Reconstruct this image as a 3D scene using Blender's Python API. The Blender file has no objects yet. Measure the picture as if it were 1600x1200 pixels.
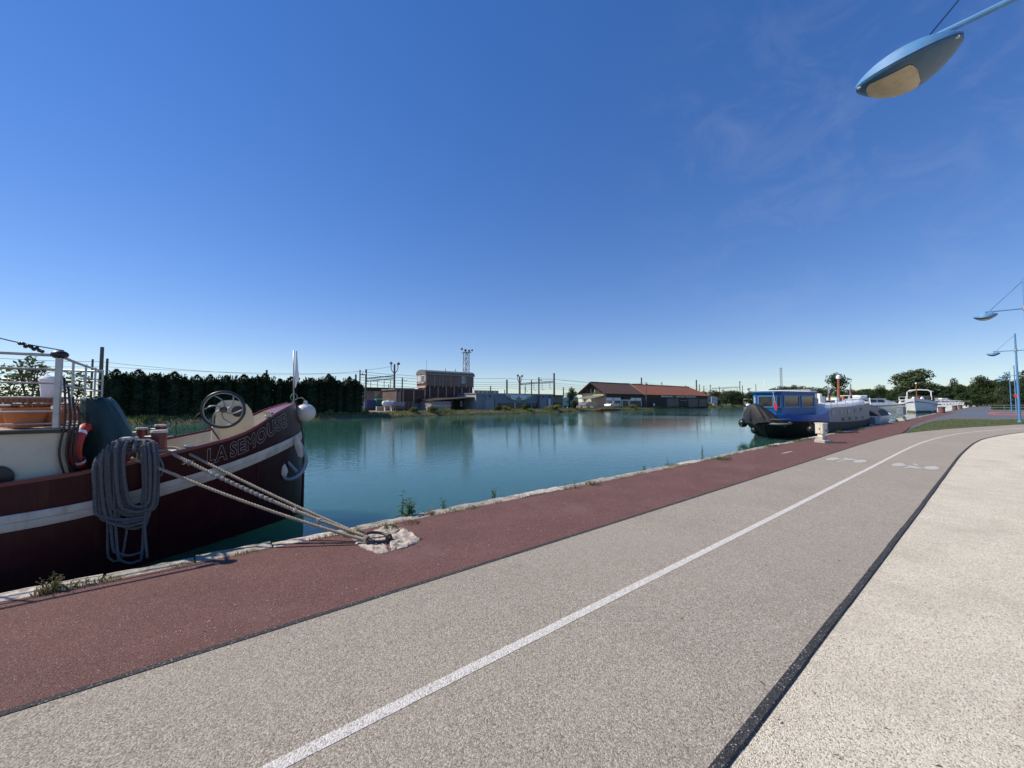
import bpy, bmesh, math, random
from mathutils import Vector, Matrix, Euler, noise as mnoise
R = math.radians
rnd = random.Random(7)
scn = bpy.context.scene
col = scn.collection

# ------------------------------------------------------------------ camera
# X runs along the quay, Y across the basin, z = 0 is the quay surface.
FPX = 610.0                       # focal length in pixels of a 1600 px wide picture
PITCH = math.atan(28 / FPX)
HEAD = math.atan(767 / math.hypot(FPX, 28))
EYE = 1.6
WATER_Z = -0.32
cam_d = bpy.data.cameras.new('camera')
cam = bpy.data.objects.new('camera', cam_d)
col.objects.link(cam)
cam_d.sensor_width = 36.0
cam_d.lens = 36.0 * FPX / 1600
cam_d.clip_start = 0.05
cam_d.clip_end = 6000
cam.location = (0, 0, EYE)
cam.rotation_euler = (R(90) + PITCH, 0, HEAD - R(90))
scn.camera = cam
scn.render.resolution_x = 1024
scn.render.resolution_y = 768

# ------------------------------------------------------------------ sky and sun
SUN_EL = R(45)
SUN_DIR = Vector((-0.70, 0.714, 0)).normalized()      # towards the sun, on the ground
world = bpy.data.worlds.new('World')
scn.world = world
world.use_nodes = True
wn, wl = world.node_tree.nodes, world.node_tree.links
wn.clear()
sky = wn.new('ShaderNodeTexSky')
sky.sky_type = 'NISHITA'
sky.sun_disc = False
sky.sun_elevation = SUN_EL
sky.sun_rotation = math.atan2(SUN_DIR.x, SUN_DIR.y)
sky.altitude = 200
sky.air_density = 1.0
sky.dust_density = 0.0
sky.ozone_density = 3.5
# thin cirrus streaks high up, a few in the whole sky
tc = wn.new('ShaderNodeTexCoord')
mp = wn.new('ShaderNodeMapping')
mp.inputs['Rotation'].default_value = (0, 0, R(28))
mp.inputs['Scale'].default_value = (1.4, 3.6, 6.0); mp.inputs['Location'].default_value = (3.4, 1.7, .6)
n1 = wn.new('ShaderNodeTexNoise'); n1.inputs['Scale'].default_value = 2.3
n1.inputs['Detail'].default_value = 9; n1.inputs['Roughness'].default_value = .62
n1.inputs['Distortion'].default_value = .8
r1 = wn.new('ShaderNodeValToRGB')
r1.color_ramp.elements[0].position = .45; r1.color_ramp.elements[0].color = (0, 0, 0, 1)
r1.color_ramp.elements[1].position = .95; r1.color_ramp.elements[1].color = (.15, .15, .15, 1)
mx = wn.new('ShaderNodeMixRGB'); mx.blend_type = 'MIX'
mx.inputs['Color2'].default_value = (4.0, 4.2, 4.7, 1)
bg = wn.new('ShaderNodeBackground'); bg.inputs['Strength'].default_value = 0.145
wo = wn.new('ShaderNodeOutputWorld')
wl.new(tc.outputs['Generated'], mp.inputs['Vector'])
wl.new(mp.outputs['Vector'], n1.inputs['Vector'])
wl.new(n1.outputs['Fac'], r1.inputs['Fac'])
# the wisps hang in the western half of the sky, away from the sun
dp = wn.new('ShaderNodeVectorMath'); dp.operation = 'DOT_PRODUCT'; dp.inputs[1].default_value = (.886, .155, .437)
wl.new(tc.outputs['Generated'], dp.inputs[0])
mk = wn.new('ShaderNodeMapRange'); mk.interpolation_type = 'SMOOTHSTEP'; mk.inputs['From Min'].default_value = .90; mk.inputs['From Max'].default_value = 1.0
wl.new(dp.outputs['Value'], mk.inputs['Value'])
mm = wn.new('ShaderNodeMath'); mm.operation = 'MULTIPLY'
wl.new(r1.outputs['Color'], mm.inputs[0]); wl.new(mk.outputs['Result'], mm.inputs[1])
wl.new(mm.outputs[0], mx.inputs['Fac'])
hs = wn.new('ShaderNodeHueSaturation'); hs.inputs['Saturation'].default_value = 1.31; hs.inputs['Hue'].default_value = .519; hs.inputs['Value'].default_value = 1.42
wl.new(sky.outputs['Color'], hs.inputs['Color'])
gm = wn.new('ShaderNodeGamma'); gm.inputs['Gamma'].default_value = .72
wl.new(hs.outputs['Color'], gm.inputs['Color'])
ti = wn.new('ShaderNodeMixRGB'); ti.blend_type = 'MULTIPLY'; ti.inputs['Fac'].default_value = 1; ti.inputs['Color2'].default_value = (.90, .965, 1.07, 1)
wl.new(gm.outputs['Color'], ti.inputs['Color1'])
wl.new(ti.outputs['Color'], mx.inputs['Color1'])
wl.new(mx.outputs['Color'], bg.inputs['Color'])
wl.new(bg.outputs['Background'], wo.inputs['Surface'])

sun_d = bpy.data.lights.new('sun', 'SUN')
sun = bpy.data.objects.new('sun', sun_d)
col.objects.link(sun)
sun_d.energy = 5.0
sun_d.angle = R(0.53)
sun_d.color = (1.0, .915, .79)
to_sun = Vector((SUN_DIR.x * math.cos(SUN_EL), SUN_DIR.y * math.cos(SUN_EL), math.sin(SUN_EL)))
sun.rotation_euler = to_sun.to_track_quat('Z', 'Y').to_euler()
sun.location = (-20, 20, 30)

scn.view_settings.view_transform = 'Standard'
scn.view_settings.look = 'None'
scn.view_settings.gamma = 1
scn.view_settings.exposure = 0.1
scn.cycles.max_bounces = 8
scn.cycles.transparent_max_bounces = 12
scn.cycles.use_denoising = True

# ------------------------------------------------------------------ placing: from a point of the 1600 x 1200 survey picture
def ray(px, py):
    r = (px - 800) / FPX; u = (600 - py) / FPX
    fw = math.cos(PITCH) - u * math.sin(PITCH); up = math.sin(PITCH) + u * math.cos(PITCH)
    return Vector((fw * math.cos(HEAD) + r * math.sin(HEAD), fw * math.sin(HEAD) - r * math.cos(HEAD), up))
def onz(px, py, z=0.0):            # where that line of sight meets the height z
    d = ray(px, py); t = (z - EYE) / d.z
    return Vector((d.x * t, d.y * t, z))
def ony(px, py, Y):                # ... meets the plane at Y
    d = ray(px, py); t = Y / d.y
    return Vector((d.x * t, Y, EYE + d.z * t))
def onx(px, py, X):
    d = ray(px, py); t = X / d.x
    return Vector((X, d.y * t, EYE + d.z * t))

# ------------------------------------------------------------------ mesh building
class MB:
    def __init__(s): s.v = []; s.f = []; s.m = []; s.mi = 0
    def add(s, vs, fs, T=None):
        b = len(s.v)
        for p in vs:
            p = Vector(p); s.v.append(tuple(T @ p) if T is not None else tuple(p))
        for f in fs: s.f.append(tuple(i + b for i in f)); s.m.append(s.mi)
        return s
    def quad(s, a, b, c, d): return s.add([a, b, c, d], [(0, 1, 2, 3)])
    def box(s, c, size, rot=None, bev=0.0, T=None, taper=1.0):
        hx, hy, hz = size[0] / 2, size[1] / 2, size[2] / 2
        M4 = Matrix.Translation(Vector(c))
        if rot is not None: M4 = M4 @ Euler(rot).to_matrix().to_4x4()
        if T is not None: M4 = T @ M4
        b = min(bev, hx * .9, hy * .9, hz * .9)
        if b <= 0:
            vs = [(x * hx * (taper if z > 0 else 1), y * hy * (taper if z > 0 else 1), z * hz) for z in (-1, 1) for y in (-1, 1) for x in (-1, 1)]
            return s.add(vs, [(0, 2, 3, 1), (4, 5, 7, 6), (0, 1, 5, 4), (2, 6, 7, 3), (0, 4, 6, 2), (1, 3, 7, 5)], M4)
        bm = bmesh.new(); bmesh.ops.create_cube(bm, size=2)
        for v in bm.verts: v.co = Vector((v.co.x * hx * (taper if v.co.z > 0 else 1), v.co.y * hy * (taper if v.co.z > 0 else 1), v.co.z * hz))
        bmesh.ops.bevel(bm, geom=bm.edges[:], offset=b, segments=1, profile=.5, affect='EDGES')
        bm.verts.index_update()
        s.add([v.co.copy() for v in bm.verts], [[v.index for v in f.verts] for f in bm.faces], M4); bm.free(); return s
    def box2(s, lo, hi, bev=0.0):
        lo, hi = Vector(lo), Vector(hi); return s.box((lo + hi) / 2, [abs(c) for c in (hi - lo)], bev=bev)
    def tube(s, pts, r, seg=8, closed=False, caps=True):
        pts = [Vector(p) for p in pts]; n = len(pts)
        rs = r if isinstance(r, (list, tuple)) else [r] * n
        vs = []; prev = None
        for i in range(n):
            if closed: t = pts[(i + 1) % n] - pts[i - 1]
            else: t = pts[min(i + 1, n - 1)] - pts[max(i - 1, 0)]
            if t.length < 1e-9: t = Vector((0, 0, 1))
            t.normalize()
            if prev is None:
                a = Vector((0, 0, 1)) if abs(t.z) < .9 else Vector((1, 0, 0)); u = t.cross(a).normalized()
            else:
                u = prev - t * prev.dot(t)
                u = u.normalized() if u.length > 1e-6 else t.orthogonal().normalized()
            prev = u; w = t.cross(u)
            for k in range(seg):
                an = 2 * math.pi * k / seg
                vs.append(pts[i] + (u * math.cos(an) + w * math.sin(an)) * rs[i])
        fs = []
        for i in range(n if closed else n - 1):
            j = (i + 1) % n
            for k in range(seg):
                k2 = (k + 1) % seg
                fs.append((i * seg + k, i * seg + k2, j * seg + k2, j * seg + k))
        if caps and not closed:
            fs.append(tuple(range(seg - 1, -1, -1))); fs.append(tuple((n - 1) * seg + k for k in range(seg)))
        return s.add(vs, fs)
    def lathe(s, prof, c=(0, 0, 0), seg=20, axis=None, T=None):
        M4 = Matrix.Translation(Vector(c))
        if axis is not None: M4 = M4 @ Vector((0, 0, 1)).rotation_difference(Vector(axis)).to_matrix().to_4x4()
        if T is not None: M4 = T @ M4
        vs = []; fs = []; n = len(prof)
        for (r, z) in prof:
            for k in range(seg):
                a = 2 * math.pi * k / seg; vs.append((r * math.cos(a), r * math.sin(a), z))
        for i in range(n - 1):
            for k in range(seg):
                k2 = (k + 1) % seg
                fs.append((i * seg + k, i * seg + k2, (i + 1) * seg + k2, (i + 1) * seg + k))
        if prof[0][0] > 1e-6: fs.append(tuple(range(seg - 1, -1, -1)))
        if prof[-1][0] > 1e-6: fs.append(tuple((n - 1) * seg + k for k in range(seg)))
        return s.add(vs, fs, M4)
    def ball(s, c, r, seg=20, rings=12, sc=(1, 1, 1)):
        prof = [(max(1e-5, r * math.sin(math.pi * i / rings)), -r * math.cos(math.pi * i / rings)) for i in range(rings + 1)]
        return s.lathe(prof, c, seg, T=Matrix.Translation(Vector(c)) @ Matrix.Diagonal((*sc, 1)) @ Matrix.Translation(-Vector(c)))
    def prism(s, poly, z0, z1):        # outline in XY between two heights
        n = len(poly)
        vs = [(p[0], p[1], z0) for p in poly] + [(p[0], p[1], z1) for p in poly]
        fs = [tuple(range(n - 1, -1, -1)), tuple(range(n, 2 * n))] + [(i, (i + 1) % n, n + (i + 1) % n, n + i) for i in range(n)]
        return s.add(vs, fs)
    def prism_dir(s, poly, d):         # outline of 3-D points pushed along d
        n = len(poly); d = Vector(d)
        vs = [Vector(p) for p in poly] + [Vector(p) + d for p in poly]
        fs = [tuple(range(n - 1, -1, -1)), tuple(range(n, 2 * n))] + [(i, (i + 1) % n, n + (i + 1) % n, n + i) for i in range(n)]
        return s.add(vs, fs)
    def loft(s, rings, closed=True, caps=False):
        n = len(rings[0]); vs = [p for r in rings for p in r]; fs = []
        for i in range(len(rings) - 1):
            for k in range(n if closed else n - 1):
                k2 = (k + 1) % n
                fs.append((i * n + k, i * n + k2, (i + 1) * n + k2, (i + 1) * n + k))
        if caps:
            fs.append(tuple(range(n - 1, -1, -1))); fs.append(tuple((len(rings) - 1) * n + k for k in range(n)))
        return s.add(vs, fs)
    def sheet(s, poly, z):
        return s.add([(p[0], p[1], z) for p in poly], [tuple(range(len(poly)))])
    def build(s, name, mat, parent=None, smooth=False, fix=True):
        me = bpy.data.meshes.new(name); me.from_pydata(s.v, [], s.f)
        mats = mat if isinstance(mat, (list, tuple)) else [mat]
        for m in mats: me.materials.append(m)
        if len(mats) > 1: me.polygons.foreach_set('material_index', s.m)
        if fix:
            bm = bmesh.new(); bm.from_mesh(me); bmesh.ops.recalc_face_normals(bm, faces=bm.faces[:]); bm.to_mesh(me); bm.free()
        if smooth:
            me.polygons.foreach_set('use_smooth', [True] * len(me.polygons))
            if smooth != 'all': me.set_sharp_from_angle(angle=R(smooth if isinstance(smooth, (int, float)) and smooth > 1 else 38))
        me.update()
        o = bpy.data.objects.new(name, me); col.objects.link(o)
        if parent is not None: o.parent = parent
        return o

def tag(o, label, cat=None, group=None, kind=None):
    o['label'] = label
    if cat: o['category'] = cat
    if group: o['group'] = group
    if kind: o['kind'] = kind
    return o
def empty(name, loc=(0, 0, 0), rz=0.0, label=None, cat=None, group=None):
    o = bpy.data.objects.new(name, None); col.objects.link(o)
    o.location = loc; o.rotation_euler = (0, 0, rz); o.empty_display_size = .2
    if label: tag(o, label, cat, group)
    return o
def structure(o, label, cat):
    return tag(o, label, cat, kind='structure')
def copy_tree(o, parent=None):
    c = o.copy(); col.objects.link(c); c.parent = parent
    for ch in list(o.children): copy_tree(ch, c)
    return c
def rel(o_list, root):                # local builders work about the root already
    for o in o_list: o.parent = root
def catmull(xs, ys, x):
    n = len(xs)
    if x <= xs[0]: return ys[0]
    if x >= xs[-1]: return ys[-1]
    i = max(k for k in range(n - 1) if xs[k] <= x)
    h = xs[i + 1] - xs[i]; t = (x - xs[i]) / h
    def m(k):
        if k == 0: return (ys[1] - ys[0]) / (xs[1] - xs[0])
        if k == n - 1: return (ys[-1] - ys[-2]) / (xs[-1] - xs[-2])
        return (ys[k + 1] - ys[k - 1]) / (xs[k + 1] - xs[k - 1])
    return (2*t**3 - 3*t*t + 1) * ys[i] + (t**3 - 2*t*t + t) * h * m(i) + (-2*t**3 + 3*t*t) * ys[i+1] + (t**3 - t*t) * h * m(i+1)
def spline(pts, n):
    pts = [Vector(p) for p in pts]; t = list(range(len(pts))); out = []
    for i in range(n + 1):
        u = i / n * (len(pts) - 1)
        out.append(Vector([catmull(t, [p[k] for p in pts], u) for k in range(3)]))
    return out

# ------------------------------------------------------------------ materials
def nodes(name):
    m = bpy.data.materials.new(name); m.use_nodes = True
    nt = m.node_tree; b = nt.nodes['Principled BSDF']
    return m, nt.nodes, nt.links, b
def M(name, c, rough=.6, metal=0.0, var=.12, vs=3.0, bump=0.0, bs=40.0, spec=.5, coat=0.0, dirt=None, ds=2.0, da=.5, emit=None):
    m, N, L, b = nodes(name)
    t = N.new('ShaderNodeTexCoord')
    b.inputs['Roughness'].default_value = rough; b.inputs['Metallic'].default_value = metal
    b.inputs['Specular IOR Level'].default_value = spec; b.inputs['Coat Weight'].default_value = coat
    nz = N.new('ShaderNodeTexNoise'); nz.inputs['Scale'].default_value = vs; nz.inputs['Detail'].default_value = 6
    nz.inputs['Roughness'].default_value = .65
    L.new(t.outputs['Object'], nz.inputs['Vector'])
    rp = N.new('ShaderNodeValToRGB')
    rp.color_ramp.elements[0].position = .3; rp.color_ramp.elements[1].position = .7
    rp.color_ramp.elements[0].color = (*[max(0, x * (1 - var)) for x in c], 1)
    rp.color_ramp.elements[1].color = (*[min(1, x * (1 + var)) for x in c], 1)
    L.new(nz.outputs['Fac'], rp.inputs['Fac']); out = rp.outputs['Color']
    if dirt:
        n2 = N.new('ShaderNodeTexNoise'); n2.inputs['Scale'].default_value = ds; n2.inputs['Detail'].default_value = 8
        L.new(t.outputs['Object'], n2.inputs['Vector'])
        r2 = N.new('ShaderNodeValToRGB'); r2.color_ramp.elements[0].position = .5; r2.color_ramp.elements[1].position = .68
        r2.color_ramp.elements[0].color = (0, 0, 0, 1); r2.color_ramp.elements[1].color = (da, da, da, 1)
        L.new(n2.outputs['Fac'], r2.inputs['Fac'])
        mxx = N.new('ShaderNodeMixRGB'); mxx.inputs['Color2'].default_value = (*dirt, 1)
        L.new(r2.outputs['Color'], mxx.inputs['Fac']); L.new(out, mxx.inputs['Color1']); out = mxx.outputs['Color']
    L.new(out, b.inputs['Base Color'])
    if bump:
        n3 = N.new('ShaderNodeTexNoise'); n3.inputs['Scale'].default_value = bs; n3.inputs['Detail'].default_value = 5
        L.new(t.outputs['Object'], n3.inputs['Vector'])
        bp = N.new('ShaderNodeBump'); bp.inputs['Strength'].default_value = bump; bp.inputs['Distance'].default_value = .02
        L.new(n3.outputs['Fac'], bp.inputs['Height']); L.new(bp.outputs['Normal'], b.inputs['Normal'])
    return m
def streaks(m, c, sx=9.0, sz=.8, lo=.55, hi=.75, am=.5):
    """rust and dirt runs down a painted steel side"""
    N, L = m.node_tree.nodes, m.node_tree.links; b = N['Principled BSDF']; src = b.inputs['Base Color'].links[0].from_socket
    t = N.new('ShaderNodeTexCoord'); mp_ = N.new('ShaderNodeMapping'); mp_.inputs['Scale'].default_value = (sx, sx, sz); L.new(t.outputs['Object'], mp_.inputs['Vector'])
    n_ = N.new('ShaderNodeTexNoise'); n_.inputs['Scale'].default_value = 1; n_.inputs['Detail'].default_value = 8; n_.inputs['Roughness'].default_value = .7; L.new(mp_.outputs['Vector'], n_.inputs['Vector'])
    r_ = N.new('ShaderNodeMapRange'); r_.inputs['From Min'].default_value = lo; r_.inputs['From Max'].default_value = hi; r_.inputs['To Max'].default_value = am; L.new(n_.outputs['Fac'], r_.inputs['Value'])
    x_ = N.new('ShaderNodeMixRGB'); x_.inputs['Color2'].default_value = (*c, 1); L.new(r_.outputs['Result'], x_.inputs['Fac']); L.new(src, x_.inputs['Color1']); L.new(x_.outputs['Color'], b.inputs['Base Color'])
    return m
def aggregate(name, stops, scale, big, bigscale, bump, rough=.85, patch=None, dist=.004, fine=2.6):
    """crushed stone: every cell a stone with its own tone, joints lower; broad wear on top"""
    m, N, L, b = nodes(name)
    t = N.new('ShaderNodeTexCoord'); b.inputs['Roughness'].default_value = rough
    b.inputs['Specular IOR Level'].default_value = .25
    v = N.new('ShaderNodeTexVoronoi'); v.inputs['Scale'].default_value = scale; v.inputs['Randomness'].default_value = 1
    L.new(t.outputs['Object'], v.inputs['Vector'])
    sp = N.new('ShaderNodeSeparateColor'); L.new(v.outputs['Color'], sp.inputs['Color'])
    rp = N.new('ShaderNodeValToRGB'); cr = rp.color_ramp; cr.interpolation = 'LINEAR'
    cr.elements[0].position = stops[0][0]; cr.elements[0].color = (*stops[0][1], 1)
    cr.elements[1].position = stops[-1][0]; cr.elements[1].color = (*stops[-1][1], 1)
    for p, c in stops[1:-1]: e = cr.elements.new(p); e.color = (*c, 1)
    L.new(sp.outputs['Red'], rp.inputs['Fac'])
    nz = N.new('ShaderNodeTexNoise'); nz.inputs['Scale'].default_value = bigscale; nz.inputs['Detail'].default_value = 7
    nz.inputs['Roughness'].default_value = .7
    L.new(t.outputs['Object'], nz.inputs['Vector'])
    mr = N.new('ShaderNodeMapRange'); mr.inputs['From Min'].default_value = .3; mr.inputs['From Max'].default_value = .7
    mr.inputs['To Min'].default_value = 1 - big; mr.inputs['To Max'].default_value = 1 + big
    L.new(nz.outputs['Fac'], mr.inputs['Value'])
    mu = N.new('ShaderNodeMixRGB'); mu.blend_type = 'MULTIPLY'; mu.inputs['Fac'].default_value = 1
    L.new(rp.outputs['Color'], mu.inputs['Color1']); L.new(mr.outputs['Result'], mu.inputs['Color2'])
    out = mu.outputs['Color']
    if patch:
        pc, ps, lo, hi, am = patch
        n2 = N.new('ShaderNodeTexNoise'); n2.inputs['Scale'].default_value = ps; n2.inputs['Detail'].default_value = 8
        n2.inputs['Roughness'].default_value = .7
        L.new(t.outputs['Object'], n2.inputs['Vector'])
        r2 = N.new('ShaderNodeValToRGB'); r2.color_ramp.elements[0].position = lo; r2.color_ramp.elements[1].position = hi
        r2.color_ramp.elements[0].color = (0, 0, 0, 1); r2.color_ramp.elements[1].color = (am, am, am, 1)
        L.new(n2.outputs['Fac'], r2.inputs['Fac'])
        m2 = N.new('ShaderNodeMixRGB'); m2.inputs['Color2'].default_value = (*pc, 1)
        L.new(r2.outputs['Color'], m2.inputs['Fac']); L.new(out, m2.inputs['Color1']); out = m2.outputs['Color']
    L.new(out, b.inputs['Base Color'])
    n3 = N.new('ShaderNodeTexNoise'); n3.inputs['Scale'].default_value = scale * fine; n3.inputs['Detail'].default_value = 3
    L.new(t.outputs['Object'], n3.inputs['Vector'])
    sb = N.new('ShaderNodeMath'); sb.operation = 'MULTIPLY_ADD'; sb.inputs[1].default_value = -1.2
    L.new(v.outputs['Distance'], sb.inputs[0]); L.new(n3.outputs['Fac'], sb.inputs[2])
    bp = N.new('ShaderNodeBump'); bp.inputs['Strength'].default_value = bump; bp.inputs['Distance'].default_value = dist
    L.new(sb.outputs[0], bp.inputs['Height']); L.new(bp.outputs['Normal'], b.inputs['Normal'])
    return m
def leafmat(name, c1, c2, trans=.25):
    m, N, L, b = nodes(name)
    g = N.new('ShaderNodeNewGeometry')
    rp = N.new('ShaderNodeValToRGB'); rp.color_ramp.elements[0].color = (*c1, 1); rp.color_ramp.elements[1].color = (*c2, 1)
    L.new(g.outputs['Random Per Island'], rp.inputs['Fac']); L.new(rp.outputs['Color'], b.inputs['Base Color'])
    b.inputs['Roughness'].default_value = .6; b.inputs['Specular IOR Level'].default_value = .25
    tr = N.new('ShaderNodeBsdfTranslucent'); L.new(rp.outputs['Color'], tr.inputs['Color'])
    ms = N.new('ShaderNodeMixShader'); ms.inputs['Fac'].default_value = trans
    o = N['Material Output']; L.new(b.outputs['BSDF'], ms.inputs[1]); L.new(tr.outputs['BSDF'], ms.inputs[2]); L.new(ms.outputs['Shader'], o.inputs['Surface'])
    return m
def wave_mat(name, c1, c2, scale, axis='X', rough=.8, bump=.4, dist=.05, var=.15):
    m, N, L, b = nodes(name)
    t = N.new('ShaderNodeTexCoord'); w = N.new('ShaderNodeTexWave'); w.bands_direction = axis
    w.inputs['Scale'].default_value = scale; w.inputs['Distortion'].default_value = .3
    L.new(t.outputs['Object'], w.inputs['Vector'])
    nz = N.new('ShaderNodeTexNoise'); nz.inputs['Scale'].default_value = 1.3; nz.inputs['Detail'].default_value = 9; nz.inputs['Roughness'].default_value = .75
    L.new(t.outputs['Object'], nz.inputs['Vector'])
    ad = N.new('ShaderNodeMath'); ad.operation = 'MULTIPLY_ADD'; ad.inputs[1].default_value = var * 2
    L.new(w.outputs['Fac'], ad.inputs[0]); L.new(nz.outputs['Fac'], ad.inputs[2])
    rp = N.new('ShaderNodeValToRGB'); rp.color_ramp.elements[0].position = .35; rp.color_ramp.elements[1].position = .95
    rp.color_ramp.elements[0].color = (*c1, 1); rp.color_ramp.elements[1].color = (*c2, 1)
    L.new(ad.outputs[0], rp.inputs['Fac']); L.new(rp.outputs['Color'], b.inputs['Base Color'])
    b.inputs['Roughness'].default_value = rough
    bp = N.new('ShaderNodeBump'); bp.inputs['Strength'].default_value = bump; bp.inputs['Distance'].default_value = dist
    L.new(w.outputs['Fac'], bp.inputs['Height']); L.new(bp.outputs['Normal'], b.inputs['Normal'])
    return m
def brick_mat(name, c1, c2, mortar):
    m, N, L, b = nodes(name)
    t = N.new('ShaderNodeTexCoord'); mpn = N.new('ShaderNodeMapping')
    mpn.inputs['Rotation'].default_value = (R(90), 0, 0)
    br = N.new('ShaderNodeTexBrick'); br.inputs['Scale'].default_value = 2.0
    br.inputs['Color1'].default_value = (*c1, 1); br.inputs['Color2'].default_value = (*c2, 1); br.inputs['Mortar'].default_value = (*mortar, 1)
    L.new(t.outputs['Object'], mpn.inputs['Vector']); L.new(mpn.outputs['Vector'], br.inputs['Vector'])
    nz = N.new('ShaderNodeTexNoise'); nz.inputs['Scale'].default_value = .8; nz.inputs['Detail'].default_value = 8
    L.new(t.outputs['Object'], nz.inputs['Vector'])
    mu = N.new('ShaderNodeMixRGB'); mu.blend_type = 'MULTIPLY'; mu.inputs['Fac'].default_value = .6
    L.new(br.outputs['Color'], mu.inputs['Color1']); L.new(nz.outputs['Fac'], mu.inputs['Color2'])
    L.new(mu.outputs['Color'], b.inputs['Base Color']); b.inputs['Roughness'].default_value = .9
    return m
def water_mat():
    m, N, L, b = nodes('canal_water')
    b.inputs['Base Color'].default_value = (.032, .105, .082, 1)
    b.inputs['Roughness'].default_value = .04; b.inputs['IOR'].default_value = 1.333
    b.inputs['Subsurface Weight'].default_value = 1.0; b.inputs['Subsurface Radius'].default_value = (.5, 1.0, 1.0); b.inputs['Subsurface Scale'].default_value = 12
    t = N.new('ShaderNodeTexCoord')
    mpn = N.new('ShaderNodeMapping'); mpn.inputs['Rotation'].default_value = (0, 0, R(-35)); mpn.inputs['Scale'].default_value = (1, 2.6, 1)
    L.new(t.outputs['Object'], mpn.inputs['Vector'])
    a = N.new('ShaderNodeTexNoise'); a.inputs['Scale'].default_value = 2.2; a.inputs['Detail'].default_value = 4; a.inputs['Roughness'].default_value = .5
    L.new(mpn.outputs['Vector'], a.inputs['Vector'])
    c = N.new('ShaderNodeTexNoise'); c.inputs['Scale'].default_value = .05; c.inputs['Detail'].default_value = 3
    L.new(t.outputs['Object'], c.inputs['Vector'])
    mr = N.new('ShaderNodeMapRange'); mr.inputs['From Min'].default_value = .35; mr.inputs['From Max'].default_value = .65
    mr.inputs['To Min'].default_value = .3; mr.inputs['To Max'].default_value = 1.0
    L.new(c.outputs['Fac'], mr.inputs['Value'])
    rr = N.new('ShaderNodeMapRange'); rr.inputs['From Min'].default_value = .35; rr.inputs['From Max'].default_value = .65; rr.inputs['To Min'].default_value = .02; rr.inputs['To Max'].default_value = .12
    L.new(c.outputs['Fac'], rr.inputs['Value']); L.new(rr.outputs['Result'], b.inputs['Roughness'])
    mu = N.new('ShaderNodeMath'); mu.operation = 'MULTIPLY'
    L.new(a.outputs['Fac'], mu.inputs[0]); L.new(mr.outputs['Result'], mu.inputs[1])
    bp = N.new('ShaderNodeBump'); bp.inputs['Strength'].default_value = .5; bp.inputs['Distance'].default_value = .022
    L.new(mu.outputs[0], bp.inputs['Height']); L.new(bp.outputs['Normal'], b.inputs['Normal'])
    return m
def glassmat(name, c=(.02, .025, .03), rough=.05):
    m, N, L, b = nodes(name)
    b.inputs['Base Color'].default_value = (*c, 1); b.inputs['Roughness'].default_value = rough
    b.inputs['Specular IOR Level'].default_value = .8
    return m

K = {}
K['red'] = aggregate('red_resin_gravel', [(0, (.07, .03, .026)), (.45, (.156, .076, .065)), (.975, (.198, .104, .088)), (1, (.42, .33, .3))], 190, .14, 1.3, .7,
                     patch=((.215, .145, .125), .8, .54, .74, .5))
K['grey'] = aggregate('grey_washed_gravel', [(0, (.165, .140, .107)), (.3, (.285, .247, .195)), (.75, (.375, .328, .262)), (1, (.52, .465, .385))], 150, .10, .55, .6,
                      patch=((.295, .258, .21), .28, .48, .66, .5))
K['gravel'] = aggregate('pale_limestone_gravel', [(0, (.27, .225, .155)), (.2, (.53, .465, .345)), (.55, (.67, .605, .47)), (1, (.80, .74, .61))], 150, .10, 1.3, .7,
                        patch=((.40, .35, .26), 1.1, .50, .72, .55), dist=.006)
K['kerb'] = aggregate('dark_kerb_stone', [(0, (.02, .02, .021)), (.6, (.045, .045, .046)), (.95, (.08, .08, .08)), (1, (.4, .39, .36))], 170, .18, 4, .5)
K['paint'] = aggregate('worn_white_road_paint', [(0, (.36, .33, .28)), (.25, (.55, .52, .46)), (1, (.72, .69, .63))], 120, .05, 2, .8)
K['paint2'] = aggregate('faded_white_road_paint', [(0, (.28, .26, .23)), (.3, (.44, .42, .38)), (1, (.60, .58, .54))], 120, .08, 2, .8)
K['asphalt'] = aggregate('old_asphalt', [(0, (.06, .06, .06)), (.5, (.10, .10, .10)), (1, (.17, .165, .16))], 80, .14, .3, .5)
K['plazapaint_red'] = M('orange_court_paint', (.50, .11, .075), .7, var=.12, vs=2)
K['plazapaint_blue'] = M('blue_court_paint', (.085, .13, .19), .75, var=.2, vs=1.5)
K['stone'] = M('quay_limestone', (.35, .31, .25), .9, var=.35, vs=6, bump=1.0, bs=26, dirt=(.11, .10, .08), ds=7, da=.85)
K['stone2'] = M('pale_quay_limestone', (.52, .46, .39), .9, var=.22, vs=8, bump=1.0, bs=30, dirt=(.15, .13, .10), ds=9, da=.85)
K['wall'] = M('wet_quay_wall', (.12, .11, .09), .8, var=.3, vs=2, bump=.5, bs=9, dirt=(.03, .04, .025), ds=1.5, da=.7)
K['soil'] = M('bank_soil', (.10, .085, .055), .95, var=.3, vs=1, bump=.5, bs=4, dirt=(.10, .12, .03), ds=.5, da=.8)
K['yard'] = M('yard_ground', (.22, .20, .17), .95, var=.2, vs=.3)
K['turf'] = M('mown_turf', (.075, .095, .028), .95, var=.35, vs=1.4, bump=.6, bs=60, dirt=(.16, .14, .06), ds=.7, da=.5)
K['water'] = water_mat()
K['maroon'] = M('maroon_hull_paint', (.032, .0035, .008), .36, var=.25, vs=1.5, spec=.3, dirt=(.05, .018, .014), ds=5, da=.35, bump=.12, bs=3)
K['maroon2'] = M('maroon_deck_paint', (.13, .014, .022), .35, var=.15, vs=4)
K['creamstripe'] = M('weathered_cream_strake', (.52, .48, .41), .55, var=.12, vs=5, dirt=(.25, .22, .18), ds=6, da=.5)
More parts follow.
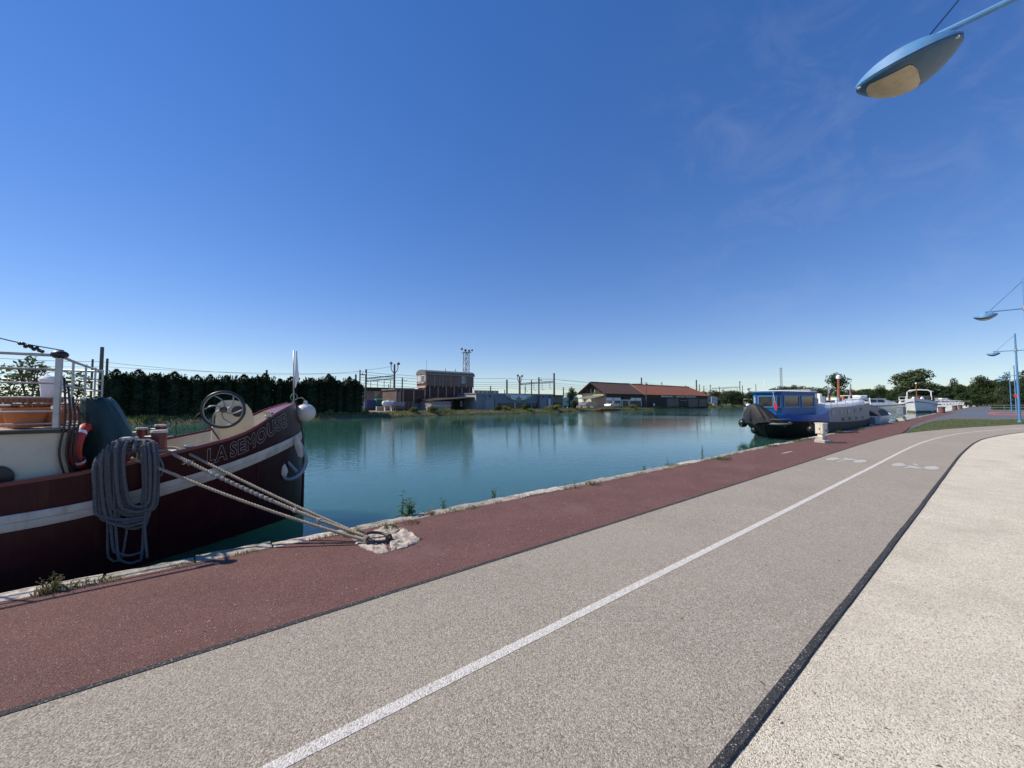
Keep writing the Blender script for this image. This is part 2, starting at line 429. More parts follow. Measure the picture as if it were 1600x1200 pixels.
K['cream'] = M('cream_cabin_paint', (.60, .54, .40), .45, var=.06, vs=3, dirt=(.45, .38, .26), ds=5, da=.35)
K['black'] = M('black_paint', (.012, .012, .013), .4, var=.2)
K['blackrubber'] = M('black_rubber', (.012, .013, .012), .35, var=.3, vs=5, dirt=(.07, .07, .06), ds=6, da=.3)
K['steel'] = M('galvanised_steel', (.42, .42, .41), .45, .7, var=.15, vs=9)
K['whitepaint'] = M('white_boat_paint', (.82, .82, .80), .35, var=.05, vs=2, dirt=(.5, .48, .42), ds=1.6, da=.25)
K['greymetal'] = M('blue_grey_paint', (.20, .25, .29), .45, .3, var=.15, vs=10)
K['terracotta'] = M('terracotta', (.45, .15, .05), .8, var=.15, vs=12)
K['wood'] = wave_mat('brown_deck_wood', (.13, .05, .02), (.33, .15, .07), 8, 'X', .6, .2, .01)
K['orange'] = M('orange_lifering', (.46, .035, .025), .5, var=.1, vs=5)
K['greentarp'] = M('dark_green_tarpaulin', (.005, .030, .027), .5, var=.25, vs=6, bump=.6, bs=9)
K['blacktarp'] = M('black_tarpaulin', (.012, .012, .013), .65, var=.3, vs=5, bump=.4, bs=12)
K['ropegrey'] = M('grey_blue_mooring_rope', (.165, .175, .18), .9, var=.4, vs=70, bump=1, bs=160)
K['ropetan'] = M('tan_mooring_rope', (.50, .42, .30), .9, var=.3, vs=60, bump=1, bs=150)
K['iron'] = M('rusty_iron', (.07, .055, .05), .5, .6, var=.35, vs=20, bump=.4, bs=60)
K['fenderwhite'] = M('scuffed_white_fender', (.66, .63, .54), .5, var=.08, vs=8, dirt=(.38, .33, .25), ds=7, da=.5)
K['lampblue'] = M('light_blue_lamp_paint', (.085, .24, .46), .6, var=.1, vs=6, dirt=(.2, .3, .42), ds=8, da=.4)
K['lampblue_shaded'] = M('shaded_blue_lamp_paint', (.03, .085, .15), .35, var=.15, vs=7)  # darker copy of the lamp blue, shade under the head painted in
K['lampglass'] = M('dusty_lamp_diffuser', (.40, .33, .22), .4, var=.18, vs=9)
K['boatblue'] = M('royal_blue_boat_paint', (.008, .095, .27), .45, var=.15, vs=2, spec=.25, dirt=(.02, .08, .16), ds=3, da=.4)
K['boatblue2'] = M('bright_blue_boat_paint', (.002, .065, .33), .4, var=.1, vs=2, spec=.25)
K['bluedark'] = M('dark_blue_boat_paint', (.012, .05, .17), .35, var=.12, vs=2)
K['blackhull'] = M('black_hull_paint', (.010, .013, .014), .65, var=.2, vs=2)
K['greyside'] = M('weathered_pale_boat_side', (.31, .285, .27), .55, var=.12, vs=2, dirt=(.22, .2, .2), ds=2, da=.5)
K['glass'] = glassmat('dark_window_glass')
K['curtain'] = M('pale_curtain', (.5, .45, .38), .9, var=.15, vs=6)
K['canvasgrey'] = M('dark_grey_canvas', (.055, .065, .085), .8, var=.2, vs=3)
K['flagred'] = M('red_flag_cloth', (.5, .02, .03), .8)
K['flagwhite'] = M('white_flag_cloth', (.8, .8, .8), .8, var=.04)
K['mastbrown'] = M('varnished_mast', (.28, .09, .025), .4, var=.2, vs=5)
K['beige'] = M('pale_beige_plastic', (.68, .62, .48), .5, var=.05, vs=4, dirt=(.5, .42, .3), ds=4, da=.3)
K['concrete'] = M('pale_concrete', (.45, .41, .35), .9, var=.18, vs=6, bump=.4, bs=40)
K['brick'] = brick_mat('dark_red_brick', (.17, .065, .042), (.12, .045, .032), (.16, .13, .11))
K['brickbrown'] = brick_mat('brown_brick', (.13, .075, .055), (.10, .058, .042), (.14, .12, .1))
K['tile'] = wave_mat('red_roof_tiles', (.28, .085, .042), (.44, .15, .075), 2.0, 'X', .85, .5, .06)
K['tiledark'] = wave_mat('brown_roof_tiles', (.085, .042, .028), (.17, .085, .058), 2.0, 'X', .85, .5, .06)
K['panel'] = M('brown_facade_panel', (.21, .14, .10), .7, var=.12, vs=1.5)
K['strip'] = M('pale_joint_strip', (.34, .27, .21), .7)
K['zinc'] = M('zinc_roof', (.16, .155, .14), .6, .2, var=.12, vs=1.2)
K['greywall'] = M('blue_grey_render', (.17, .205, .245), .8, var=.1, vs=.7)
K['greydoor'] = M('grey_roller_door', (.22, .25, .28), .6, var=.08)
K['signwhite'] = M('white_sign_panel', (.62, .66, .68), .5, var=.04)
K['signgreen'] = M('green_sign_edge', (.08, .32, .05), .5)
K['signdark'] = M('dark_sign_print', (.10, .12, .14), .5)
K['timberdark'] = M('dark_timber', (.035, .028, .022), .8, var=.3, vs=3)
K['render'] = M('cream_wall_render', (.62, .52, .38), .9, var=.1, vs=1)
K['teal'] = M('teal_truck_paint', (.08, .42, .46), .4, var=.06)
K['poleconc'] = M('weathered_concrete_pole', (.13, .115, .10), .9, var=.25, vs=2)
K['polesteel'] = M('dark_steel_mast', (.06, .055, .05), .6, .3, var=.25, vs=3)
K['wire'] = M('overhead_wire', (.05, .05, .055), .5)
K['skin'] = M('skin', (.45, .27, .19), .6)
K['shirt'] = M('white_shirt', (.75, .75, .74), .9)
K['trousers'] = M('dark_trousers', (.03, .035, .05), .9)
K['hair'] = M('dark_hair', (.03, .02, .015), .8)
K['bollardred'] = M('faded_red_bollard', (.19, .085, .08), .7, var=.2, vs=5)
K['signred'] = M('red_sign', (.62, .03, .035), .5)
K['leafconifer'] = leafmat('conifer_leaves', (.010, .022, .010), (.030, .052, .018), .12)
K['leafgreen'] = leafmat('broadleaf_leaves', (.022, .042, .012), (.075, .11, .03), .25)
K['leafdark'] = leafmat('dark_broadleaf_leaves', (.018, .038, .012), (.068, .10, .032), .25)
K['leafpale'] = leafmat('pale_willow_leaves', (.05, .075, .028), (.13, .16, .07), .3)
K['leafweed'] = leafmat('weed_leaves', (.045, .10, .02), (.12, .20, .045), .35)
K['leafdry'] = leafmat('dry_weed_leaves', (.17, .13, .06), (.33, .26, .13), .25)
K['grassblade'] = leafmat('bank_grass', (.09, .12, .022), (.28, .29, .085), .35)
K['turfblade'] = leafmat('turf_grass', (.06, .09, .02), (.17, .19, .055), .3)
K['bark'] = M('bark', (.07, .05, .035), .95, var=.3, vs=6)
streaks(K['maroon'], (.085, .035, .02)); streaks(K['creamstripe'], (.20, .12, .07), 12, 1.5, .55, .8, .6); streaks(K['cream'], (.36, .27, .15), 10, .8, .58, .8, .4)
streaks(K['whitepaint'], (.42, .36, .26), 3, .4, .58, .8, .3); streaks(K['greyside'], (.14, .09, .06), 4, .5, .52, .75, .6); streaks(K['boatblue'], (.03, .06, .10), 5, .5, .52, .75, .5)
streaks(K['greywall'], (.10, .115, .125), 1.2, .2, .5, .75, .5); streaks(K['panel'], (.09, .055, .04), 1.5, .25, .5, .75, .5); streaks(K['concrete'], (.2, .17, .13), 9, 2, .5, .75, .5)

# ================================================================== THE SETTING
QUAY = [(-60, 5.30), (8, 5.30), (15, 5.46), (47, 5.62), (90, 6.1), (200, 6.6), (420, 7.5)]
def quay_y(x): return catmull([p[0] for p in QUAY], [p[1] for p in QUAY], x)
BANK = [(-400, 47.0), (-30, 47.0), (10, 47.3), (41, 51.0), (86, 56.6), (144, 63.5), (240, 75), (330, 83), (420, 88)]
def bank_y(x): return catmull([p[0] for p in BANK], [p[1] for p in BANK], x)

o = MB().box2((-400, 5.15, -6), (420, 100, WATER_Z)).build('water', K['water'])
structure(o, 'calm green blue canal water filling the wide basin', 'water')
qx = [-60, -20, 0, 8, 15, 30, 47, 70, 90, 140, 200, 300, 420]
o = MB().sheet([(x, quay_y(x) - .22) for x in qx] + [(3000, 7.5), (3000, -3000), (-3000, -3000), (-3000, 5.08)], -.03).build('ground', K['asphalt'])
structure(o, 'grey asphalt ground of the near quayside', 'ground')
bx = [-400, -60, -30, 0, 10, 25, 41, 60, 86, 110, 144, 190, 240, 330, 420]
o = MB().sheet([(420, 7), (3000, 7), (3000, 3000), (-3000, 3000), (-3000, 47)] + [(x, bank_y(x) + .5) for x in bx], .12).build('far_ground', K['yard'])
structure(o, 'flat yard ground behind the far canal bank', 'ground')
m = MB(); rows = []
xs = [-40 + i * 1.5 for i in range(307)]
for x in xs:
    rows.append([(x, bank_y(x) - 1.1 + .25 * mnoise.noise((x * .3, 1, 0)), WATER_Z - .25), (x, bank_y(x) - .75 + .3 * mnoise.noise((x * .4, 2, 0)), WATER_Z + .12),
                 (x, bank_y(x) - .2, .02 + .14 * mnoise.noise((x * .25, 5, 0))), (x, bank_y(x) + .9, .2 + .1 * mnoise.noise((x * .3, 7, 0))), (x, bank_y(x) + 2.4, .1)])
m.loft(rows, closed=False); o = m.build('far_canal_bank', K['soil'], smooth='all')
structure(o, 'low earth bank along the far side of the canal', 'bank')

# --- quay wall with its coping stones
m = MB()
for a, b in zip(qx[:-1], qx[1:]):
    m.quad((a, quay_y(a) - .03, -.05), (b, quay_y(b) - .03, -.05), (b, quay_y(b) - .03, -2.2), (a, quay_y(a) - .03, -2.2))
wall = m.build('quay_wall', K['wall']); structure(wall, 'wet stone quay wall below the coping stones', 'wall')
def rough_slab(x0, x1, yfun0, yfun1, ztop, thick, amp, seed, nx=6, ny=3, mat=None, name='coping_stone', parent=None):
    m = MB(); top = []
    for i in range(nx + 1):
        for j in range(ny + 1):
            x = x0 + (x1 - x0) * i / nx; y = yfun0(x) + (yfun1(x) - yfun0(x)) * j / ny
            e = (i in (0, nx)) or (j in (0, ny))
            q = mnoise.noise((x * 7 + seed, y * 9, seed * 1.7)); q2 = mnoise.noise((x * 23, y * 21 + seed, 3.1))
            dx = .012 * mnoise.noise((x * 9, y * 9, seed)) if i in (0, nx) else 0
            dy = (.022 * mnoise.noise((x * 6.5, seed, j * 3.3)) + .012 * q2) if j in (0, ny) else 0
            top.append((x + dx, y + dy, ztop + amp * (q + .5 * q2) - (.012 if e else 0)))
    n = (nx + 1) * (ny + 1); ring = [i * (ny + 1) for i in range(nx + 1)] + [nx * (ny + 1) + j for j in range(1, ny + 1)] + [i * (ny + 1) + ny for i in range(nx - 1, -1, -1)] + [j for j in range(ny - 1, 0, -1)]
    vs = top + [(top[k][0], top[k][1], ztop - thick) for k in ring]
    fs = [(i * (ny + 1) + j, (i + 1) * (ny + 1) + j, (i + 1) * (ny + 1) + j + 1, i * (ny + 1) + j + 1) for i in range(nx) for j in range(ny)]
    for k in range(len(ring)):
        k2 = (k + 1) % len(ring); fs.append((ring[k], ring[k2], n + k2, n + k))
    m.add(vs, fs); return m.build(name, mat or K['stone'], parent, smooth=28)
x = -6.0; sd = 0
while x < 95:
    ln = rnd.uniform(.55, 1.25) if x < 12 else rnd.uniform(1.0, 2.0) if x < 40 else rnd.uniform(2.5, 4)
    w = rnd.uniform(-.015, .025); h = rnd.uniform(-.012, .008)
    rough_slab(x + .008, x + ln - .008, lambda q: quay_y(q) - .235 + w * .3, lambda q: quay_y(q) + w, .012 + h, .42, .010, sd,
               nx=8 if x < 8 else 4, ny=3 if x < 12 else 2, mat=K['stone2'] if rnd.random() < .35 else K['stone'], parent=wall)
    x += ln; sd += 1.37

# --- the paths: strips along X, each edge sampled
def strip(edge_a, edge_b, z, name, mat):
    m = MB(); m.loft([[(*a, z), (*b, z)] for a, b in zip(edge_a, edge_b)], closed=False)
    return m.build(name, mat)
def samp(ctrl, xs): return [(x, catmull([c[0] for c in ctrl], [c[1] for c in ctrl], x)) for x in xs]
def jag(pts, a, f, s): return [(p[0], p[1] + a * mnoise.noise((p[0] * f, s, 0)) + a * .6 * mnoise.noise((p[0] * f * 3.7, s + 5, 0))) for p in pts]
xr = [-25 + i * .5 for i in range(50)] + [i * .08 for i in range(190)] + [15.2 + i * .5 for i in range(130)] + [80, 90]
seamc = [(-30, 3.25), (2, 3.27), (13, 3.34), (20, 3.42), (28, 3.30), (38, 3.9), (60, 4.4), (90, 4.6)]
red_in = jag([(x, quay_y(x) - .225 if x < 15 else quay_y(x) - .25) for x in xr], .02, 2.5, 1)
o = strip(samp(seamc, xr), red_in, 0.0, 'red_path', K['red'])
structure(o, 'dull red resin gravel strip along the quay edge', 'path')
left_e = [(-30, 3.21), (2, 3.235), (13, 3.31), (20, 3.37), (26, 3.28), (28.5, 3.12), (36.3, 1.69), (46, -.88), (60, -6.2), (75, -13.5)]
right_e = [(-30, .86), (8, .86), (15, .88), (19, .87), (23.7, .77), (27.5, .50), (34.3, -.66), (44, -3.4), (56, -8.6), (66, -14)]
cent_e = [(-30, 2.06), (5, 2.045), (12, 2.06), (21.3, 2.06), (27, 1.74), (32.2, 1.04), (39.4, -.77), (50, -4.8), (60, -9.5), (70, -14.5)]
n = 460
def along(ctrl, n, x0=-25.0):
    # more samples near the viewer
    x1 = ctrl[-1][0]; out = []
    for i in range(n + 1):
        t = i / n; x = x0 + (x1 - x0) * t; out.append(x)
    return samp(ctrl, out)
o = strip(along(right_e, n), along(left_e, n), .002, 'cycle_path', K['grey'])
structure(o, 'pale grey washed gravel cycle path curving away right', 'path')
la = along(left_e, n); lb = jag([(p[0], p[1] + .045) for p in la], .008, 6, 3)
keep = [i for i, p in enumerate(la) if p[0] < 27.5]
o = strip([la[i] for i in keep], [lb[i] for i in keep], .006, 'path_joint', K['kerb'])
structure(o, 'thin dark joint between the red strip and the cycle path', 'joint')
# white centre line, worn at its edges
ca = along(cent_e, 900)
o = strip(jag([(p[0], p[1] - .037) for p in ca], .004, 9, 4), jag([(p[0], p[1] + .037) for p in ca], .004, 9, 8), .0042, 'centre_line', K['paint'])
structure(o, 'worn white painted line down the middle of the cycle path', 'road marking')
# gravel field with kerb stones
ga = along(right_e, n)
poly = [(p[0], p[1] - .05) for p in ga] + [(66, -60), (-25, -60)]
m = MB(); gz = []
for p in ga:
    gz.append([(p[0], p[1] - .035, -.007), (p[0], p[1] - .4, -.009), (p[0], p[1] - 3, -.009), (p[0], p[1] - 12, -.01), (p[0], p[1] - 50, -.01)])
m.loft(gz, closed=False); o = m.build('gravel_area', K['gravel'])
structure(o, 'pale cream crushed limestone gravel beside the cycle path', 'gravel')
kerb = MB(); kerb.loft([[(p[0], p[1] - .004, -.2), (p[0], p[1] - .05, -.2)] for p in ga], closed=False)
kerb = kerb.build('path_kerb', K['kerb']); structure(kerb, 'dark narrow kerb between the cycle path and the gravel', 'kerb')
kx = -6.0; i = 0
while kx < 46:
    L_ = 1.0 if kx < 24 else 1.0
    a, b = samp(right_e, [kx + .003, kx + L_ - .003]); mid = samp(right_e, [kx + L_ / 2])[0]
    m = MB(); zt = .0065 + rnd.uniform(-.002, .002); w = .050 + rnd.uniform(-.003, .003); sh = rnd.uniform(-.003, .003)
    pts = [a, mid, b]; rings = []
    for p in pts:
        rings.append([(p[0], p[1] + .004 + sh, -.19), (p[0], p[1] + .004 + sh, zt - .006), (p[0], p[1] - .002 + sh, zt), (p[0], p[1] - w + .006 + sh, zt), (p[0], p[1] - w + sh, zt - .007), (p[0], p[1] - w + sh, -.19)])
    m.loft(rings, caps=True); m.build('kerb_stone', K['kerb'], kerb, smooth=25); kx += L_; i += 1
# loose stones along the kerb and over the near gravel
def pebbles(n, gen, name, mat, label, cat, parent=None):
    m = MB()
    for _ in range(n):
        x, y, z, s = gen(); a = rnd.random() * 6.28; ca_, sa_ = math.cos(a), math.sin(a)
        vs = []
        for dx, dy, dz in ((1, 0, .25), (.2, .8, .2), (-.9, .3, .2), (-.4, -.8, .25), (.05, 0, .9), (.3, .1, -.4)):
            j = rnd.uniform(.75, 1.25); vs.append((x + s * j * (dx * ca_ - dy * sa_), y + s * j * (dx * sa_ + dy * ca_), z + s * dz * j))
        m.add(vs, [(0, 1, 4), (1, 2, 4), (2, 3, 4), (3, 0, 4), (1, 0, 5), (2, 1, 5), (3, 2, 5), (0, 3, 5)])
    o = m.build(name, mat, parent); tag(o, label, cat, kind='stuff'); return o
def g1():
    x = 1.2 + (rnd.random() ** 1.8) * 16; y = samp(right_e, [x])[0][1] - .06 - rnd.random() ** 1.3 * min(3.4, .3 + x * .35)
    return x, y, -.007, rnd.uniform(.0025, .0065)
K['pebble'] = M('limestone_pebble', (.56, .50, .40), .9, var=.35, vs=40)
pebbles(9000, g1, 'loose_gravel', K['pebble'], 'loose pale limestone chips on the gravel area', 'gravel')
def g2():
    x = -1 + (rnd.random() ** 1.5) * 14; y = 3.3 + rnd.random() * 1.7
    return x, y, .001, rnd.uniform(.003, .007)
pebbles(260, g2, 'scattered_grit', K['pebble'], 'small pale stones scattered on the red quay strip', 'grit')
# leaf litter and twigs
m = MB()
for _ in range(70):
    x = 1.5 + 11 * rnd.random() ** 1.4; y = rnd.choice((rnd.uniform(.9, 3.2), samp(right_e, [x])[0][1] - .1 - rnd.random() ** 1.2 * min(3, .4 + .35 * x), rnd.uniform(3.3, 5.0)))
    s_ = rnd.uniform(.007, .016); a = rnd.random() * 6.28; c_, d_ = math.cos(a), math.sin(a)
    m.add([(x - s_ * c_, y - s_ * d_, .006), (x - .35 * s_ * d_, y + .35 * s_ * c_, .012), (x + s_ * c_, y + s_ * d_, .007), (x + .35 * s_ * d_, y - .35 * s_ * c_, .009)], [(0, 1, 2, 3)])
o = m.build('leaf_litter', M('brown_dead_leaf', (.10, .06, .03), .9, var=.4, vs=30), fix=False); tag(o, 'small brown dead leaves scattered over path and gravel', 'leaf litter', kind='stuff')
# cycle symbols: two wheels and a frame, painted long in the direction of travel
def cycle_mark(cx, cy, flip, label):
    root = empty('cycle_symbol', (cx, cy, .0), 0, label, 'road marking', 'cycle symbols on the path')
    def ell(x, y, rx, ry, n=20): return [(x + rx * math.cos(2 * math.pi * k / n), y + ry * math.sin(2 * math.pi * k / n)) for k in range(n)]
    f = flip
    MB().sheet(ell(-.02 * f, .29, .40, .12), .0065).build('wheel_mark', K['paint2'], root)
    MB().sheet(ell(.02 * f, -.29, .40, .12), .0065).build('wheel_mark', K['paint2'], root)
    MB().sheet([(x * f, y) for x, y in [(-.10, .14), (.02, -.02), (.30, -.20), (.48, -.06), (.36, .03), (.62, .10), (.50, .15), (.22, .06), (.02, .17)]], .0065).build('frame_mark', K['paint2'], root)
    MB().sheet([(x * f, y) for x, y in [(-.62, .05), (-.50, .10), (-.14, -.01), (-.22, -.06)]], .0065).build('handlebar_mark', K['paint2'], root)
cycle_mark(13.9, 2.74, 1, 'white cycle symbol on the far lane beside the red strip')
cycle_mark(13.9, 1.42, -1, 'white cycle symbol on the near lane beside the dark kerb')
# thresholds and stains on the far stretch
for (px, py, sx, sy) in ((1230, 707, .5, .035),):
    c = onz(px, py)
    o = MB().sheet([(c.x + sx * math.cos(a) * (1 + .3 * math.sin(5 * a)), c.y + sy * math.sin(a)) for a in [k * .35 for k in range(18)]], .0045).build('pale_scuff', K['paint2'])
    structure(o, 'pale worn scuff on the red strip', 'scuff')
# asphalt square beyond the bend with its painted court shapes
o = MB().sheet([(34, 4.1), (48, 4.4), (90, 4.6), (92, quay_y(92) - .3), (200, 6.3), (400, 7.1), (400, -200), (75, -200), (66, -60), (66, -16), (46, -1.2), (36.5, 1.6)], -.012).build('asphalt_square', M('smooth_grey_asphalt', (.115, .115, .118), .85, var=.15, vs=.25))
structure(o, 'smooth grey asphalt square beyond the grass', 'square')
def court(px_list, z, name, mat, label):
    o = MB().sheet([(onz(a, b).x, onz(a, b).y) for a, b in px_list], z).build(name, mat); structure(o, label, 'road marking')
def ringm(cx, cy, r0, r1, rx):
    m = MB(); n = 40
    m.loft([[(cx + rx * (r * math.cos(a)), cy + r * math.sin(a), -.006) for r in (r0, r1)] for a in [2 * math.pi * k / n for k in range(n + 1)]], closed=False); return m
c = onz(1580, 646)
o = ringm(c.x, c.y, 1.5, 2.3, 4.5).build('court_ring', K['plazapaint_red']); structure(o, 'orange red painted ring on the asphalt square', 'road marking')
c = onz(1524, 645.5); o = MB().sheet([(c.x - 10, c.y - 1.4), (c.x - 9, c.y + 1.0), (c.x + 8, c.y + 1.6), (c.x + 10, c.y - .9)], -.0055).build('court_patch', K['plazapaint_blue'])
structure(o, 'dull blue painted patch on the asphalt square left of the ring', 'road marking')
c = onz(1447, 651); o = MB().sheet([(c.x - 4, c.y - .7), (c.x - 4, c.y + .4), (c.x + 4, c.y + .7), (c.x + 4, c.y - .4)], -.0055).build('court_patch', K['plazapaint_blue'])
structure(o, 'faded blue painted patch near the quay edge of the square', 'road marking')
# the grass wedge inside the bend
gpoly = [(28.2, 3.22), (35, 3.5), (42, 3.62), (48, 3.6), (54.6, 2.9), (55.8, .3), (59.7, -1.2), (63, -5.5), (58, -5.6), (46, -.83), (36.3, 1.74), (29, 3.10)]
o = MB().sheet(gpoly, .012).build('lawn', K['turf']); structure(o, 'mown grass wedge inside the bend of the path', 'lawn')
def inside(p, poly):
    x, y = p; c = False; j = len(poly) - 1
    for i in range(len(poly)):
        if (poly[i][1] > y) != (poly[j][1] > y) and x < (poly[j][0] - poly[i][0]) * (y - poly[i][1]) / (poly[j][1] - poly[i][1]) + poly[i][0]: c = not c
        j = i
    return c
def blades(m, x, y, z, h, w, lean=.4):
    a = rnd.random() * 6.28; dx, dy = math.cos(a) * w / 2, math.sin(a) * w / 2; l = rnd.uniform(-lean, lean) * h; l2 = rnd.uniform(-lean, lean) * h
    m.add([(x - dx, y - dy, z), (x + dx, y + dy, z), (x + l * .4 + dx * .6, y + l2 * .4 + dy * .6, z + h * .6), (x + l, y + l2, z + h), (x + l * .4 - dx * .6, y + l2 * .4 - dy * .6, z + h * .6)], [(0, 1, 2, 3, 4)])
m = MB(); k = 0
while k < 7000:
    x, y = rnd.uniform(28, 63), rnd.uniform(-5.6, 3.7)
    if inside((x, y), gpoly):
        k += 1; blades(m, x, y, .0, rnd.uniform(.02, .07), rnd.uniform(.015, .05))
o = m.build('lawn_grass', K['turfblade'], fix=False); tag(o, 'short mown grass blades covering the wedge inside the bend', 'grass', kind='stuff')
# rough grass on the far bank
m = MB()
for _ in range(26000):
    x = -14 + rnd.random() ** 1.35 * 300; y = bank_y(x) + rnd.uniform(-.8, 2.6)
    cl = max(0, mnoise.noise((x * .35, y * .5, 2)))
    t = (y - bank_y(x) + .8) / 1.4
    z = -.2 + .36 * min(1, max(0, t)); h = rnd.uniform(.12, .34) + .55 * cl
    blades(m, x, y, z - .05, h, rnd.uniform(.05, .13) + x * .0004, .5)
o = m.build('bank_grass', K['grassblade'], fix=False); tag(o, 'rough sunlit grass along the far canal bank', 'grass', kind='stuff')

# ================================================================== MAROON BARGE (bow towards +X, near side towards -Y)
BX, BY, BZ = 1.408, 7.616, WATER_Z            # its stem at the waterline
barge = empty('canal_barge', (BX, BY, BZ), 0, 'maroon canal barge with cream stripe, moored bow towards the iron ring', 'barge')
def bl(px, py, dy):                             # survey point on the plane dy beside the barge's centreline, in barge coordinates
    p = ony(px, py, BY + dy); return p - Vector((BX, BY, BZ))
SC = .8
SS = [0, .54, 1.0, 1.34, 1.76, 2.7, 3.42, 6, 12, 15]
SZ = [2.40, 2.19, 1.93, 1.81, 1.72, 1.52, 1.42, 1.28, 1.25, 1.5]
LEN = 15 * SC
def sheer(s): return SC * catmull(SS, SZ, s / SC)
def b_rail(s):
    s /= SC; b = 2 * math.sqrt(max(0, 1 - (1 - min(s, 3) / 3) ** 2))
    if s > 12.5: b = 2 * math.sqrt(max(0.0, 1 - ((s - 12.5) / 2.6) ** 2))
    return SC * b
def b_wl(s):
    s /= SC; b = 2 * (1 - (1 - min(s, 4) / 4) ** 1.6)
    if s > 11: b = 2 * max(.03, 1 - ((s - 11) / 4.0) ** 1.8)
    return SC * b
def hull_pt(s, z, side=-1, off=0.0):
    v = max(0, min(1, z / sheer(s))); b = b_wl(s) + (b_rail(s) - b_wl(s)) * v ** .75
    rake = -.15 * max(0, (v - .55) / .45) ** 1.6 * max(0, 1 - s / 1.2)
    return Vector((-s + rake, side * (b + off), z))
stn = [0, .02, .06, .12, .2, .3, .42, .56, .72, .9, 1.1, 1.35, 1.65, 2, 2.4, 2.9, 3.5, 4.5, 6, 8, 9.6, 10.4, 11, 11.4, 11.7, 11.9, 12.0]
vs_ = [0, .12, .28, .45, .62, .78, .9, 1.0]
m = MB()
for side in (-1, 1):
    rings = []
    for s in stn:
        r = [hull_pt(s, -.3, side) + Vector((0, 0, 0))]
        r += [hull_pt(s, sheer(s) * v, side) for v in vs_]; rings.append(r)
    m.loft(rings, closed=False)
m.loft([[hull_pt(s, -.3, -1), hull_pt(s, -.3, 1)] for s in stn], closed=False)
hull = m.build('hull', K['maroon'], barge, smooth=30)
def band(name, z0f, z1f, off, s0, s1, mat, n=44, sides=(-1, 1), parent=None, th=None):
    m = MB(); th = off if th is None else th
    for side in sides:
        rings = []
        for i in range(n + 1):
            s = s0 + (s1 - s0) * (i / n) ** 1.6
            a, b = z0f(s), z1f(s); c = (a + b) / 2
            o_ = [hull_pt(s, a, side, -.01), hull_pt(s, a, side, off * .7), hull_pt(s, a + (b - a) * .2, side, off), hull_pt(s, a + (b - a) * .46, side, off), hull_pt(s, a + (b - a) * .5, side, off * .75),
                  hull_pt(s, a + (b - a) * .54, side, off), hull_pt(s, a + (b - a) * .85, side, off), hull_pt(s, b, side, off * .7), hull_pt(s, b, side, -.01)]
            rings.append(o_)
        m.loft(rings, closed=False)
    return m.build(name, mat, parent or barge, smooth=30)
STX = [0, .42, 1.34, 2.15, 2.7, 3.42, 6, 12, 15]
STZ = [1.80, 1.665, 1.405, 1.225, 1.115, 1.04, .92, .9, 1.15]
stripe_top = lambda s: SC * catmull(STX, STZ, s / SC)
stripe_bot = lambda s: stripe_top(s) - SC * catmull([0, 1, 3.4, 12], [.16, .185, .20, .2], s / SC)
band('rubbing_strake', stripe_bot, stripe_top, .035, .03, LEN - .05, K['creamstripe'])
# rail cap on top of the bulwark, and the cream inside of the bulwark
m = MB()
for side in (-1, 1):
    m.loft([[hull_pt(s, sheer(s), side, .025) + Vector((0, 0, -.02)), hull_pt(s, sheer(s), side, .025) + Vector((0, 0, .015)), hull_pt(s, sheer(s), side, -.055) + Vector((0, 0, .018)), hull_pt(s, sheer(s), side, -.055) + Vector((0, 0, -.02))] for s in stn[2:]], closed=True)
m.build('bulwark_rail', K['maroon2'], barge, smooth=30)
deck = lambda s: SC * catmull([0, 1.0, 2.2, 3.4, 12, 15], [1.75, 1.5, 1.33, 1.25, 1.12, 1.3], s / SC)
m = MB()
for side in (-1, 1):
    m.loft([[hull_pt(s, sheer(s) - .004, side, -.05), hull_pt(s, deck(s) - .02, side, -.05)] for s in stn[5:]], closed=False)
m.build('bulwark_lining', K['cream'], barge, smooth=30)
MB().loft([[hull_pt(s, deck(s), -1, -.045), hull_pt(s, deck(s) + .03, 0, 0), hull_pt(s, deck(s), 1, -.045)] for s in stn[4:]], closed=False).build('deck', K['cream'], barge, smooth=30)
# raised breast plate at the stem head
m = MB(); m.loft([[hull_pt(s, sheer(s) - .01, -1, -.04), hull_pt(s, sheer(s) - .01, 1, -.04)] for s in (.05, .12, .2, .3, .42)], closed=False)
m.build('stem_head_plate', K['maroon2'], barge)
# stem bar
m = MB(); m.tube([hull_pt(0, z, 1) + Vector((.012, 0, 0)) for z in (-.3, .2, .6, 1.0, 1.3, 1.6, 1.8, 1.92)], .028, 8); m.build('stem_bar', K['maroon'], barge, smooth='all')
# plate seams
for s in (.75, 1.75, 2.9, 4.2, 5.6):
    for side in (-1, 1): MB().tube([hull_pt(s, z * sheer(s), side, .0) for z in (.02, .2, .4, .6, .8, .97)], .005, 5).build('plate_seam', K['maroon'], barge, smooth='all')
